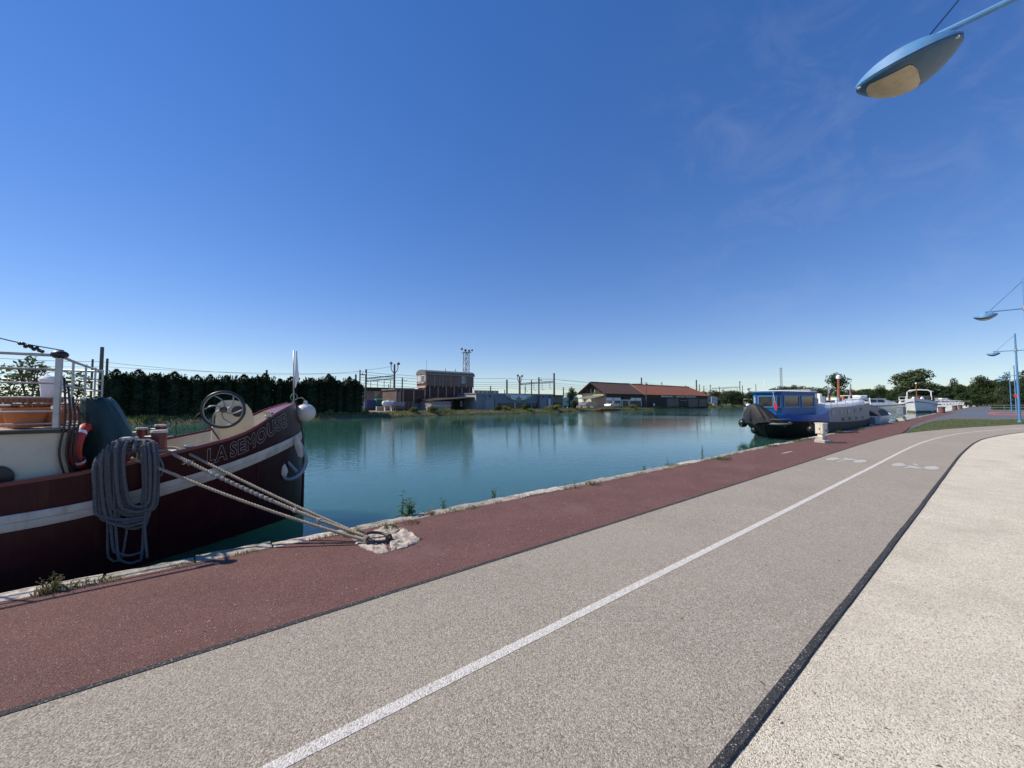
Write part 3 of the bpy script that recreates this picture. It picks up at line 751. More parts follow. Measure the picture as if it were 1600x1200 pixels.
# name in outlined letters, following the plating
tcv = bpy.data.curves.new('name_text', 'FONT'); tcv.body = 'LA SEMOUSE'; tcv.fill_mode = 'NONE'; tcv.bevel_depth = .017; tcv.bevel_resolution = 0; tcv.offset = .035; tcv.size = 1; tcv.space_word = .45; tcv.space_character = 1.12; tcv.resolution_u = 4
to = bpy.data.objects.new('name_text', tcv); col.objects.link(to)
dg = bpy.context.evaluated_depsgraph_get(); te = to.evaluated_get(dg); tm = bpy.data.meshes.new_from_object(te, depsgraph=dg)
bpy.data.objects.remove(to)
vx = [v.co.x for v in tm.vertices]; vy = [v.co.y for v in tm.vertices]; x0, x1, y0, y1 = min(vx), max(vx), min(vy), max(vy)
for v in tm.vertices:
    u = (v.co.x - x0) / (x1 - x0); w = (v.co.y - y0) / (y1 - y0)
    s = SC * (1.66 + (.36 - 1.66) * u); lo = stripe_top(s) + .055; hi = sheer(s) - .055
    lo2 = hi - min(hi - lo, .215); v.co = hull_pt(s, lo2 + (hi - lo2) * w, -1, .003 + v.co.z * .08)
tm.materials.clear(); tm.materials.append(M('pale_name_outline', (.34, .29, .28), .6)); tm.name = 'name_lettering'
lo_ = bpy.data.objects.new('name_lettering', tm); col.objects.link(lo_); lo_.parent = barge; lo_['label'] = 'boat name LA SEMOUSE in thin outlined letters'

# cabin trunk
def rrect(x0, x1, y0, y1, r, n=5):
    pts = []
    for cx, cy, a0 in ((x1 - r, y1 - r, 0), (x0 + r, y1 - r, 90), (x0 + r, y0 + r, 180), (x1 - r, y0 + r, 270)):
        for k in range(n + 1):
            a = R(a0 + 90 * k / n); pts.append((cx + r * math.cos(a), cy + r * math.sin(a)))
    return pts
CX = bl(104, 700, -1.3).x; CZ0 = .95; CZ1 = bl(100, 676, -1.3).z
poly = rrect(-10.2, CX, -1.3, 1.3, .13)
MB().prism(poly, CZ0, CZ1).build('cabin', K['cream'], barge, smooth=30)
MB().prism(rrect(-10.23, CX + .03, -1.33, 1.33, .15), CZ1, CZ1 + .035).build('cabin_roof_edge', K['black'], barge, smooth=30)
MB().prism(rrect(-10.2, CX, -1.3, 1.3, .14), CZ1 + .035, CZ1 + .045).build('cabin_roof', M('sun_bleached_roof_boards', (.42, .33, .25), .9, var=.2, vs=4), barge, smooth=30)
roofz = CZ1 + .045
for i, xx in enumerate((bl(0, 735, -1.3).x - .02, -5.2, -6.8, -8.4)):
    m = MB(); m.lathe([(.105, 0), (.12, .01), (.12, .025), (.098, .03)], (xx, -1.302, CZ0 + .21), 24, axis=(0, -1, 0)); p = m.build('porthole', K['black'], barge, smooth=30)
    m = MB(); m.lathe([(.097, 0), (.001, .003)], (xx, -1.318, CZ0 + .21), 24, axis=(0, -1, 0)); m.build('pane', K['glass'], p)
# roof railing: posts and six rails round the front corner
rail_top = bl(100, 556, -1.22).z - roofz
corner = Vector((CX - .10, -1.22, roofz))
for (x, y) in [(corner.x, corner.y), (corner.x, -.62), (corner.x, .05), (corner.x, .65), (corner.x, 1.2)] + [(corner.x - 1.25 * k, -1.22) for k in range(1, 7)] + [(corner.x - 1.25 * k, 1.22) for k in range(1, 7)]:
    big = (x, y) == (corner.x, corner.y)
    MB().box((x, y, roofz + rail_top / 2), (.05 if big else .022, .06 if big else .022, rail_top), bev=.006).build('railing_post', K['steel'], barge)
for f in (.03, .2, .4, .6, .8, 1.0):
    z = roofz + .03 + (rail_top - .03) * f; r = .016 if f == 1.0 else .0095
    pts = [Vector((-10, -1.225, z)), Vector((corner.x - .25, -1.225, z)), Vector((corner.x - .04, -1.225, z)), Vector((corner.x, -1.19, z)), Vector((corner.x, -.6, z - .02)), Vector((corner.x, 1.2, z - .03)), Vector((-10, 1.225, z))]
    MB().tube(pts, r, 8).build('railing_rail', K['steel'], barge, smooth='all')
m = MB(); m.ball(corner + Vector((0, 0, rail_top + .01)), .062, 14, 8, (1.15, 1, .75)); m.build('corner_wrap', K['black'], barge, smooth='all')
# bollards: round posts with flat cream caps and a cross pin
def bollard(x, y, top, r):
    z0 = deck(-x) - .02
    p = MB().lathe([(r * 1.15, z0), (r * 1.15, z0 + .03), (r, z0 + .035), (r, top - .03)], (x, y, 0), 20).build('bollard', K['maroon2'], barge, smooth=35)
    MB().lathe([(r * 1.06, top - .03), (r * 1.08, top - .012), (r * 1.0, top), (.001, top + .004)], (x, y, 0), 20).build('bollard_cap', K['creamstripe'], p, smooth=35)
    MB().tube([(x - r * 1.7, y, top - .075), (x + r * 1.7, y, top - .075)], .011, 8).build('cross_pin', K['steel'], p, smooth='all')
for (px, py, dy, r) in ((202, 683, -1.36, .075), (249, 672, -1.34, .075), (222, 668, 1.22, .072), (251, 663, 1.20, .072)):
    q = bl(px, py, dy); bollard(q.x, dy, q.z, r)
# anchor windlass with its big spoked wheel
wc = bl(349, 640, -.28)
wd = MB()
prof = [bl(*p, -.12) for p in ((341, 695), (341, 640), (344, 632), (352, 626), (364, 625), (376, 627), (386, 632), (393, 641), (396, 652), (398, 672))]
base = deck(1.0) - .05
prof[0].z = base; prof[-1].z = base + .3; prof.append(Vector((prof[-1].x + .05, prof[-1].y, base)))
wd.prism_dir(prof, (0, .03, 0)); p = wd.build('windlass_side_plate', K['cream'], barge)
wd = MB(); wd.prism_dir([Vector((q.x - .02, q.y, q.z)) for q in prof], (0, .03, 0))
for v in range(len(wd.v)): wd.v[v] = (wd.v[v][0], wd.v[v][1] + .5, wd.v[v][2])
wd.build('windlass_side_plate', K['cream'], barge)
gx = bl(372, 642, -.12)
MB().lathe([(.085, 0), (.085, .012), (.075, .014)], (gx.x, gx.y - .002, gx.z - .01), 24, axis=(0, -1, 0)).build('chain_wheel', K['black'], barge, smooth=30)
MB().tube([(wc.x, wc.y - .03, wc.z), (wc.x, .5, wc.z)], .022, 10).build('wheel_shaft', K['iron'], barge, smooth='all')
MB().tube([(gx.x, gx.y - .05, gx.z), (gx.x, .5, gx.z)], .07, 14).build('chain_drum', K['iron'], barge, smooth=35)
RW = .268
tilt = Matrix.Rotation(R(-14), 4, 'Z')
def wp(r, a, d=0): return wc + tilt @ Vector((r * math.cos(a), d, r * math.sin(a)))
wheel = MB().tube([wp(RW, 2 * math.pi * k / 48) for k in range(48)], .019, 8, closed=True).build('hand_wheel', K['black'], barge, smooth='all')
MB().tube([wp(RW - .019, 2 * math.pi * k / 48, -.002) for k in range(48)], .010, 6, closed=True).build('inner_rim', K['greymetal'], wheel, smooth='all')
for k in range(6):
    a0 = 2 * math.pi * k / 6 + .2; pts = []
    for i in range(9):
        t = i / 8; pts.append(wp(.03 + (RW - .045) * t, a0 + .95 * math.sin(t * math.pi * .5) * t ** .5 * .9, -.012 * math.sin(t * math.pi)))
    MB().tube(pts, [.013 - .003 * i / 8 for i in range(9)], 6).build('spoke', K['greymetal'], wheel, smooth='all')
MB().lathe([(.045, -.03), (.05, 0), (.04, .035), (.02, .045)], wc, 16, axis=tilt @ Vector((0, -1, 0))).build('hub', K['iron'], wheel, smooth=35)
q0, q1 = bl(305, 643, -.2), bl(341, 683, -.2)
MB().tube([bl(302, 654, -.2), bl(314, 644, -.2), bl(318, 652, -.2), bl(345, 690, -.2)], .012, 6).build('brake_lever', K['iron'], barge, smooth='all')
MB().box(bl(334, 676, -.12) + Vector((.02, .1, -.02)), (.09, .25, .22), bev=.01).build('gear_box', K['creamstripe'], barge)
# fairlead and cleat on the rail
for px, py in ((428, 645), (297, 690)):
    q = bl(px, py, -.9); s = -q.x; c = hull_pt(max(.1, s), sheer(max(.1, s)) + .03, -1, -.02)
    MB().box(c, (.09, .04, .035), bev=.01).build('fairlead', K['steel'], barge)
# name board lamp and flag staff
fs = bl(459, 625, 0); ft = bl(459, 547, 0)
MB().tube([(fs.x, 0, sheer(0) - .05), (ft.x, 0, ft.z)], .011, 8).build('flag_staff', K['steel'], barge, smooth='all')
rings = []
for i in range(15):
    t = i / 14; z = ft.z - .01 - (ft.z - fs.z) * .74 * t; wdt = .010 + .020 * math.sin(math.pi * t ** 2.2) + (.006 if t < .8 else 0)
    rings.append([(fs.x + .012 + wdt * (.7 + math.cos(a)) * (.75 + .25 * math.sin(3 * a + 5 * t)), wdt * .8 * math.sin(a) * (1 + .3 * math.sin(4 * a + 3 * t)), z) for a in [2 * math.pi * k / 12 for k in range(12)]])
MB().loft(rings, caps=True).build('furled_flag', K['flagwhite'], barge, smooth='all')
MB().tube(spline([(fs.x, 0, fs.z + .13), (fs.x - .05, -.02, fs.z + .06), (fs.x - .03, -.02, fs.z), (fs.x + .04, -.02, fs.z + .01), (fs.x + .045, -.01, fs.z + .08), (fs.x, 0, fs.z + .13)], 20), .006, 5).build('flag_line', M('green_thin_line', (.10, .32, .25), .8), barge, smooth='all')
# louvred ventilator box on the fore deck, tall cream post beside it
vb = bl(178, 680, -.55)
vz = deck(2.3)
vroot = MB().box((vb.x, -.55, (vz + vb.z + .17) / 2), (.17, .2, vb.z + .17 - vz), bev=.012).build('ventilator_box', K['whitepaint'], barge)
for k in range(8):
    MB().box((vb.x - .035, -.653, vb.z + .13 - k * .028), (.075, .02, .014), rot=(R(30), 0, 0)).build('louvre', K['creamstripe'], vroot)
MB().box((vb.x + .06, -.652, vb.z + .02), (.03, .008, .26)).build('box_flange', K['creamstripe'], vroot)
cp = bl(151, 640, -.7)
MB().box((cp.x, -.7, (vz + cp.z + .14) / 2), (.06, .06, cp.z + .14 - vz), rot=(0, R(6), 0), bev=.008).build('mast_support', K['cream'], barge)
MB().box((cp.x - .035, -.7, cp.z + .02), (.03, .1, .3), rot=(0, R(12), 0), bev=.008).build('support_clamp', K['black'], barge)
# low hatch on the foredeck
MB().box((-1.75, .1, deck(1.75) + .05), (.6, .9, .12), bev=.02).build('deck_hatch', K['creamstripe'], barge)
BR = Vector((BX, BY, BZ))
# ------------------------------------------------------------------ things lying on, hanging from or tied to the barge
def thing_mesh(mb, name, mat, label, cat, smooth=False, group=None):
    o = mb.build(name, mat, None, smooth); return tag(o, label, cat, group)
c = BR + bl(477, 645, -.1) 
f = empty('ball_fender', c, 0, 'round scuffed white fender hanging at the bow of the maroon barge', 'fender')
MB().ball((0, 0, 0), .165, 24, 16, (1, 1, .96)).build('ball', K['fenderwhite'], f, smooth='all')
MB().lathe([(.03, .145), (.032, .19), (.018, .21), (.001, .211)], (0, 0, 0), 12).build('eye', K['fenderwhite'], f, smooth=35)
MB().tube(spline([(0, 0, .2), (-.06, .03, .26), (-.17, .05, .22), (-.2, .09, .16)], 10), .008, 6).build('lanyard', K['ropetan'], f, smooth='all')
# anchor
ad = bl(455, 700, -.56)
def an(px, py, d=0): return bl(px, py, -.60 + d)
A0 = an(455, 745)
a_ = empty('anchor', BR + A0, 0, 'white stowed anchor with two flukes on the bow of the maroon barge', 'anchor')
def al(px, py, d=0): return an(px, py, d) - A0
MB().tube(spline([al(441, 742), (al(447, 748)), al(456, 748, -.03), al(467, 742, -.03), al(475, 730), al(478, 718), al(474, 703), al(468, 690)], 24), [.022 + .014 * math.sin(math.pi * i / 24) for i in range(25)], 8).build('arm', K['greymetal'], a_, smooth='all')
def fluke(pts, name='fluke'):
    m = MB(); n = len(pts); ctr = sum(pts, Vector()) / n
    m.add(pts + [p + Vector((0, .025, 0)) for p in pts] + [ctr + Vector((0, -.025, 0))], [(i, (i + 1) % n, 2 * n) for i in range(n)] + [tuple(range(2 * n - 1, n - 1, -1))] + [(i, (i + 1) % n, n + (i + 1) % n, n + i) for i in range(n)])
    m.build(name, K['creamstripe'], a_)
fluke([al(*p, -.03) for p in ((430, 711), (437, 714), (444, 722), (449, 732), (450, 737), (447, 745), (441, 743), (436, 736), (431, 724))])
fluke([al(*p, -.02) for p in ((461, 683), (466, 680), (469, 688), (474, 698), (474, 712), (472, 715), (466, 713), (462, 702), (460, 692))])
MB().tube([al(464, 737, -.02), al(449, 721, .05)], [.028, .024], 8).build('shank', K['greymetal'], a_, smooth=35)
# life ring on the cabin front
lc = bl(124, 697, -1.0)
lr = empty('life_ring', BR + Vector((CX + .07, -1.0, lc.z)), 0, 'orange red life ring hung on the barge cabin beside the green tarpaulin', 'life ring')
MB().tube([(.02 * math.sin(2 * k * .13), .21 * math.cos(2 * math.pi * k / 32), .21 * math.sin(2 * math.pi * k / 32)) for k in range(32)], .052, 12, closed=True).build('ring', K['orange'], lr, smooth='all')
for k in range(4):
    a = R(45 + 90 * k); MB().tube([((0), .21 * math.cos(a + d), .21 * math.sin(a + d)) for d in (-.09, 0, .09)], .0545, 12, caps=False).build('band', K['flagwhite'], lr, smooth='all')
# dark hanging net of lines at the corner post
m = MB()
for k in range(4):
    xx = CX - .05 + .035 * k; m.tube(spline([(xx, -1.27, roofz + .55 - .1 * k), (xx + .03, -1.3, roofz + .1), (xx + .02 * math.sin(k), -1.31, roofz - .25), (xx + .05, -1.3, roofz - .52 + .05 * k)], 14), .010, 6)
m.v = [tuple(Vector(v) + BR) for v in m.v]
thing_mesh(m, 'hanging_lines', K['black'], 'black lines hanging down the corner post of the barge cabin', 'rope', 'all')
# green tarpaulin heaped before the cabin
rings = []; tb = deck(2.6)
tp = [(108, 622), (146, 625), (176, 668), (182, 700)]
for i in range(19):
    t = i / 18; z = bl(140, 622, -.8).z * (1 - t) + (tb - .02) * t
    cx_ = CX + .12 + .2 * t ** .8; w = .13 + .17 * t ** .7; d = .2 + .2 * t; ring = []
    for k in range(30):
        a = 2 * math.pi * k / 30; f_ = 1 + .16 * abs(math.sin(4 * a + 2.5 * t)) * t ** .6 - .08 + .05 * math.sin(11 * a - 5 * t)
        ring.append((BX + cx_ + w * math.cos(a) * f_, BY - .72 + d * math.sin(a) * f_, BZ + z + .015 * math.sin(5 * a + 6 * t)))
    rings.append(ring)
m = MB(); m.loft(rings, caps=True); thing_mesh(m, 'green_tarpaulin', K['greentarp'], 'dark green tarpaulin draped over gear in front of the barge cabin', 'tarpaulin', 'all')
# pots, bucket, deck chair and plants on the cabin roof
rz = roofz + BZ + .012
def pot(px, py, dy, r, h, label, foliage=None):
    q = BR + bl(px, py, dy); z = rz
    e = empty('flower_pot', (q.x, BY + dy, z), 0, label, 'plant pot', None)
    MB().lathe([(r * .72, 0), (r * .97, h * .82), (r * 1.05, h * .82), (r * 1.06, h), (r * .94, h), (r * .9, h * .86), (.001, h * .84)], (0, 0, 0), 24).build('pot', K['terracotta'], e, smooth=35)
    MB().lathe([(r * .9, h * .87), (.001, h * .9)], (0, 0, 0), 20).build('soil', K['soil'], e)
    return e, h
pot(39, 668, -1.02, .165, .21, 'wide terracotta pot behind the railing on the barge roof')
pot(82, 664, -.9, .105, .19, 'small terracotta pot beside the corner post on the barge roof')
pot(12, 666, -.75, .09, .15, 'small terracotta pot left of the wide one on the barge roof')
pot(66, 660, -.55, .075, .13, 'tiny terracotta pot between the wide pot and the corner post')
def leaf_cluster(m, c, rad, n, size, flat=.6):
    for _ in range(n):
        while True:
            d = Vector((rnd.uniform(-1, 1), rnd.uniform(-1, 1), rnd.uniform(-1, 1)))
            if .05 < d.length < 1: break
        p = Vector(c) + Vector((d.x * rad[0], d.y * rad[1], d.z * rad[2])); s = size * rnd.uniform(.6, 1.35)
        a = Vector((rnd.gauss(0, 1), rnd.gauss(0, 1), rnd.gauss(0, flat))).normalized(); b = a.orthogonal().normalized()
        b = (Matrix.Rotation(rnd.random() * 6.28, 3, a) @ b); b2 = a.cross(b)
        m.add([p - a * s * .5, p + b * s * .3, p + a * s * .6, p - b * s * .3], [(0, 1, 2, 3)])
def roof_plant(px, py, dy, rad, h0, n, label, name='potted_shrub'):
    q = BR + bl(px, py, dy); e = empty(name, (q.x, BY + dy, rz), 0, label, 'plant')
    MB().lathe([(.10, 0), (.13, .2), (.14, .2), (.13, .22), (.001, .2)], (0, 0, 0), 18).build('pot', K['terracotta'], e, smooth=35)
    m = MB()
    for k in range(5):
        a = k * 1.3; m.tube(spline([(0, 0, .2), (.06 * math.cos(a), .06 * math.sin(a), h0 * .6), (rad * .7 * math.cos(a), rad * .7 * math.sin(a), h0 * 1.05)], 6), .006, 5)
    m.build('stems', K['bark'], e)
    m = MB(); leaf_cluster(m, (0, 0, h0), (rad, rad, rad * 1.2), n * 2, .05); leaf_cluster(m, (.05, 0, h0 * .62), (rad * .8, rad * .8, rad * .6), n // 2, .05); m.build('foliage', K['leafpale'], e, fix=False)
roof_plant(48, 600, .1, .17, .66, 150, 'leafy pot shrub behind the railing on the barge roof')
roof_plant(8, 620, .3, .22, .5, 160, 'low flowering pot plant at the left end of the barge roof', 'flowering_plant')
roof_plant(118, 600, .9, .16, .55, 120, 'pale leafy pot plant on the far corner of the barge roof')
q = BR + bl(80, 614, -.35)
e = empty('white_bucket', (q.x, BY - .35, q.z - .13), 0, 'white plastic drum on the wooden rack on the barge roof', 'bucket')
MB().lathe([(.075, 0), (.10, .27), (.108, .27), (.108, .3), (.085, .33), (.05, .34), (.001, .342)], (0, 0, 0), 22).build('drum', K['flagwhite'], e, smooth=35)
MB().tube([(.10 * math.cos(a), 0, .29 + .1 * math.sin(a)) for a in [R(10 + 16 * k) for k in range(11)]], .005, 5).build('handle', K['steel'], e, smooth='all')
e = empty('deck_chair', (q.x - .12, BY - .35, rz), 0, 'brown wooden folding rack behind the pots on the barge roof', 'wooden rack')
topz = q.z - .13 - rz
for yy in (-.16, .16):
    for s_ in (-1, 1):
        MB().box((.02, yy, topz / 2), (.055, .03, topz * 1.12), rot=(0, R(24) * s_, 0), bev=.004).build('leg', K['wood'], e)
for k in range(5): MB().box((.12, -.2 + .1 * k, topz - .012), (.5, .085, .022), bev=.004).build('slat', K['wood'], e)
for zz in (.12, .3): MB().box((-.05, -.19, zz), (.62, .02, .07), bev=.004).build('crossbar', K['wood'], e)
e = empty('roof_planter', (q.x - .75, BY - .1, rz), 0, 'long brown wooden planter box on the barge roof', 'planter')
MB().box((0, 0, .11), (.8, .3, .22), bev=.01).build('box', K['wood'], e); MB().box((0, 0, .235), (.84, .34, .025), bev=.006).build('rim', K['whitepaint'], e)
# line from the railing up and out of view, with a knot
m = MB(); a, b = BR + bl(100, 548, -1.2), BR + bl(-80, 505, -1.0)
m.tube(spline([a, (a + b) / 2 + Vector((0, 0, -.03)), b], 16), .006, 5); p = a.lerp(b, .40) + Vector((0, 0, -.035)); dr = (a - b).normalized()
for k in range(9): m.ball(p + dr * (.022 * k) + Vector((0, 0, .012 * math.sin(k * 2.3) - .003 * k)), .019, 8, 6)
thing_mesh(m, 'awning_line', K['black'], 'thin dark knotted line above the barge roof railing', 'rope', 'all')
# ------------------------------------------------------------------ mooring ring in its broken stone
RP = onz(588, 842, .03)
blk = empty('mooring_stone', (1.72, 4.5, 0), 0, 'broken pale limestone block set in the red strip around the iron ring', 'stone block')
cr = [onz(*p) for p in ((548, 838), (590, 866), (657, 845), (630, 826), (585, 826))]
K['stone3'] = M('broken_limestone', (.46, .39, .32), .95, var=.25, vs=9, bump=1.0, bs=22, dirt=(.12, .105, .085), ds=13, da=.9)
def poly_stone(pts, zt, seed, mat, parent):
    ctr = sum((Vector((p.x, p.y, 0)) for p in pts), Vector()) / len(pts); m = MB(); out = []
    for i in range(len(pts)):
        a, b = pts[i], pts[(i + 1) % len(pts)]
        for k in range(5):
            t = k / 5; p = a.lerp(b, t); j = Vector((mnoise.noise((p.x * 17, p.y * 17, seed)), mnoise.noise((p.x * 19, p.y * 15, seed + 7)), 0)) * .03
            out.append(Vector((p.x, p.y, 0)) + j)
    n = len(out); vs = [Vector((p.x, p.y, -.05)) for p in out]
    for f_, dz in ((.985, .45), (.88, .9), (.6, 1.0), (.3, 1.0)):
        for p in out:
            q = ctr + (p - ctr) * f_; h = zt * dz + .020 * mnoise.noise((q.x * 16, q.y * 16, seed)) + .012 * mnoise.noise((q.x * 37, q.y * 37, seed))
            vs.append(Vector((q.x, q.y, h)))
    vs.append(Vector((ctr.x, ctr.y, zt))); fs = []
    for r in range(4):
        for i in range(n): fs.append((r * n + i, r * n + (i + 1) % n, (r + 1) * n + (i + 1) % n, (r + 1) * n + i))
    for i in range(n): fs.append((4 * n + i, 4 * n + (i + 1) % n, 5 * n))
    m.add([v - Vector(blk.location) for v in vs], fs); m.build('stone_piece', mat, parent, smooth=25)
c01, c12, mid = onz(556, 850), onz(618, 862), onz(606, 843)
poly_stone([cr[0], c01, onz(570, 858), cr[1], onz(606, 863), onz(604, 850), mid, onz(580, 834)], .018, 1.0, K['stone3'], blk)
poly_stone([onz(608, 851), onz(611, 861), onz(635, 856), cr[2], onz(645, 834), cr[3], onz(612, 838)], .022, 5.0, K['stone3'], blk)
poly_stone([onz(578, 832), mid, onz(610, 838), onz(626, 826), onz(600, 822)], .012, 9.0, K['stone3'], blk)
ring = empty('mooring_ring', RP, 0, 'dark iron mooring ring lying on the broken stone block', 'mooring ring')
tl = Euler((R(10), R(6), R(20))).to_matrix()
MB().tube([tl @ Vector((.132 * math.cos(a), .132 * math.sin(a), .022)) for a in [2 * math.pi * k / 36 for k in range(36)]], .0165, 10, closed=True).build('ring', K['iron'], ring, smooth='all')
MB().tube(spline([(.085, -.07, -.02), (.095, -.085, .035), (.125, -.10, .045), (.15, -.10, -.02)], 12), .012, 8).build('staple', K['iron'], ring, smooth='all')
# twisted mooring lines
def rope3(pts, r, pitch=.11, seg=5, step=.012):
    m = MB(); pts = [Vector(p) for p in pts]; d = [0]
    for a, b in zip(pts[:-1], pts[1:]): d.append(d[-1] + (b - a).length)
    n = max(8, int(d[-1] / step)); path = []
    for i in range(n + 1):
        t = d[-1] * i / n; k = max(j for j in range(len(d) - 1) if d[j] <= t + 1e-9); f_ = (t - d[k]) / max(1e-9, d[k + 1] - d[k]); path.append(pts[k].lerp(pts[k + 1], f_))
    for st in range(3):
        q = []
        for i, p in enumerate(path):
            t = (path[min(i + 1, n)] - path[max(i - 1, 0)]).normalized(); u = t.cross(Vector((0, 0, 1)))
            u = u.normalized() if u.length > 1e-4 else Vector((1, 0, 0)); w = t.cross(u); a = 2 * math.pi * (d[-1] * i / n / pitch + st / 3)
            q.append(p + (u * math.cos(a) + w * math.sin(a)) * r * .52)
        m.tube(q, r * .56, seg)
    return m
def rope_into(m, pts, r): q = rope3(pts, r, .075, 4, .014); m.add(q.v, q.f)
def sag(a, b, s, n=24): return [a.lerp(b, i / n) + Vector((0, 0, -s * 4 * (i / n) * (1 - i / n))) for i in range(n + 1)]
ra = RP + Vector((-.115, .03, .03))
b1 = BR + bl(256, 701, -1.36); b2 = BR + bl(268, 700, -1.30); b3 = BR + bl(240, 728, -1.66)
thing_mesh(rope3(spline([BR + Vector((bl(249, 694, -1.34).x - .09, -1.30, b1.z - BR.z - .03)), BR + Vector((bl(249, 694, -1.34).x - .03, -1.435, b1.z - BR.z - .02)), b1 + Vector((.03, -.1, -.02))] + sag(b1 + Vector((.06, -.17, -.03)), ra + Vector((0, .02, .01)), .05)[1:], 90), .019), 'mooring_rope', K['ropetan'], 'upper tan mooring rope knotted halfway between barge bollard and ring', 'rope', 'all', 'mooring ropes to the ring')
thing_mesh(rope3(spline([BR + Vector((bl(249, 694, -1.34).x + .02, -1.25, b2.z - BR.z)), b2 + Vector((.03, 0, 0))] + sag(b2 + Vector((.06, -.04, .0)), ra + Vector((.02, .03, 0)), .03)[1:], 90), .0165), 'mooring_rope', K['ropetan'], 'thinner tan mooring rope running closely above the knotted one', 'rope', 'all', 'mooring ropes to the ring')
thing_mesh(rope3([BR + bl(205, 716, -1.60)] + sag(b3, ra + Vector((-.03, -.03, -.01)), .04), .0165), 'mooring_rope', K['ropetan'], 'lowest tan mooring rope, from the rope hank to the ring', 'rope', 'all', 'mooring ropes to the ring')
# the ring end: turns of rope round the iron
m = MB()
for k in range(2):
    c_ = tl @ Vector((-.128, .028 - .025 * k, .022)); m.tube([RP + c_ + tl @ Vector((.026 * math.cos(a), 0, .026 * math.sin(a))) for a in [2 * math.pi * j / 14 for j in range(14)]], .013, 7, closed=True)
thing_mesh(m, 'rope_hitch', K['ropetan'], 'turns of tan rope hitched round the iron ring', 'rope', 'all')
# chafed splices and knots
kn = [b1 + Vector((.06, -.17, -.03)), ra + Vector((0, .02, .01))]
def fuzz(m, c, r, n):
    for _ in range(n):
        d = Vector((rnd.gauss(0, 1), rnd.gauss(0, 1), rnd.gauss(0, 1))).normalized(); p = c + d * r * rnd.uniform(.5, 1); q = p + Vector((rnd.gauss(0, 1), rnd.gauss(0, 1), rnd.gauss(-.4, 1))).normalized() * r * 1.4
        m.tube([p, p.lerp(q, .5) + Vector((0, 0, -.004)), q], .0035, 4)
line = sag(kn[0], kn[1], .05, 40)
K['whip'] = M('frayed_grey_whipping', (.36, .34, .31), .95, var=.3, vs=50)
e = empty('rope_whipping', line[10], 0, 'frayed grey whipping and knots along the upper mooring rope', 'rope')
for i in (4, 9, 10, 26, 31):
    m = MB(); m.ball(line[i] - line[10], .024, 10, 8, (1.2, 1, 1)); fuzz(m, line[i] - line[10], .026, 12); m.build('knot', K['whip'], e, smooth='all')
for i in range(10, 22):
    p = line[i] - line[10]; ax = (line[i + 1] - line[i]).normalized(); u = ax.orthogonal().normalized(); w = ax.cross(u)
    for q in (0, .4): MB().tube([p + ax * .03 * q + (u * math.cos(a) + w * math.sin(a)) * .020 for a in [2 * math.pi * j / 12 for j in range(12)]], .0055, 5, closed=True).build('whipping_turn', K['whip'], e, smooth='all')
# the hank of blue grey rope over the near bollard
m = MB()
def loop(x0, y0, x1, y1, yb, d0, d1, r, lean=0):
    """hangs from survey points (x0,y0) and (x1,y1) down to the height of yb"""
    a, b = bl(x0, y0, d0), bl(x1, y1, d0); xm = (x0 + x1) / 2 + lean; w = abs(x1 - x0) / 2
    pts = [a, bl(x0 - 5, y0 + (yb - y0) * .18, d1), bl(x0 - 4, y0 + (yb - y0) * .55, d1)]
    for an_ in (165, 130, 90, 50, 15):
        pts.append(bl(xm + w * 1.0 * math.cos(R(an_)), yb - 16 + 16 * math.sin(R(an_)), d1))
    pts += [bl(x1 + 3, y1 + (yb - y1) * .5, d1), bl(x1 + 2, y1 + (yb - y1) * .2, d1), b]
    rope_into(m, [p + BR for p in spline(pts, 60)], r * 1.08)
ro = .0165
specs = [(178, 690, 236, 690, 806, 0), (170, 695, 232, 692, 815, 2), (163, 702, 226, 694, 822, 2), (186, 688, 240, 690, 800, 0), (192, 688, 244, 692, 797, 2), (158, 708, 222, 696, 818, -2), (152, 714, 238, 694, 812, -4), (198, 690, 232, 695, 792, 2), (183, 692, 228, 700, 826, 2), (175, 696, 244, 696, 802, 0)]
for i, (x0_, y0_, x1_, y1_, yb_, ln_) in enumerate(specs):
    loop(x0_, y0_, x1_, y1_, yb_, -1.62 - .012 * (i % 3), -1.655 - .02 * (i % 4), ro, ln_)
loop(176, 720, 224, 720, 868, -1.64, -1.67, .0135); loop(184, 720, 222, 720, 880, -1.65, -1.68, .0125); loop(172, 760, 196, 760, 877, -1.62, -1.64, .011, -4)
m.tube([p + BR for p in spline([bl(226, 700, -1.67), bl(229, 760, -1.69), bl(226, 820, -1.69), bl(230, 872, -1.68)], 30)], .0125, 8)
m.tube([p + BR for p in spline([bl(240, 700, -1.64), bl(254, 726, -1.67), bl(252, 742, -1.67), bl(243, 742, -1.67), bl(240, 720, -1.66)], 24)], .012, 8)
for k in range(3):                                           # turns round the bollard
    q = bl(202, 700, -1.36); zc = q.z + .03 - .035 * k; m.tube([BR + Vector((q.x + .10 * math.cos(a), -1.36 + .10 * math.sin(a), zc)) for a in [2 * math.pi * j / 24 for j in range(24)]], .016, 8, closed=True)
for x_ in (182, 192, 212, 226, 238):                          # strands over the rail
    m.tube([p + BR for p in spline([bl(202, 698, -1.40), bl((202 + x_) / 2, 689, -1.52), bl(x_, 690, -1.60), bl(x_ - 3, 705, -1.66)], 16)], ro, 8)
thing_mesh(m, 'rope_hank', K['ropegrey'], 'hank of blue grey rope hanging over the side of the maroon barge', 'rope', 'all')

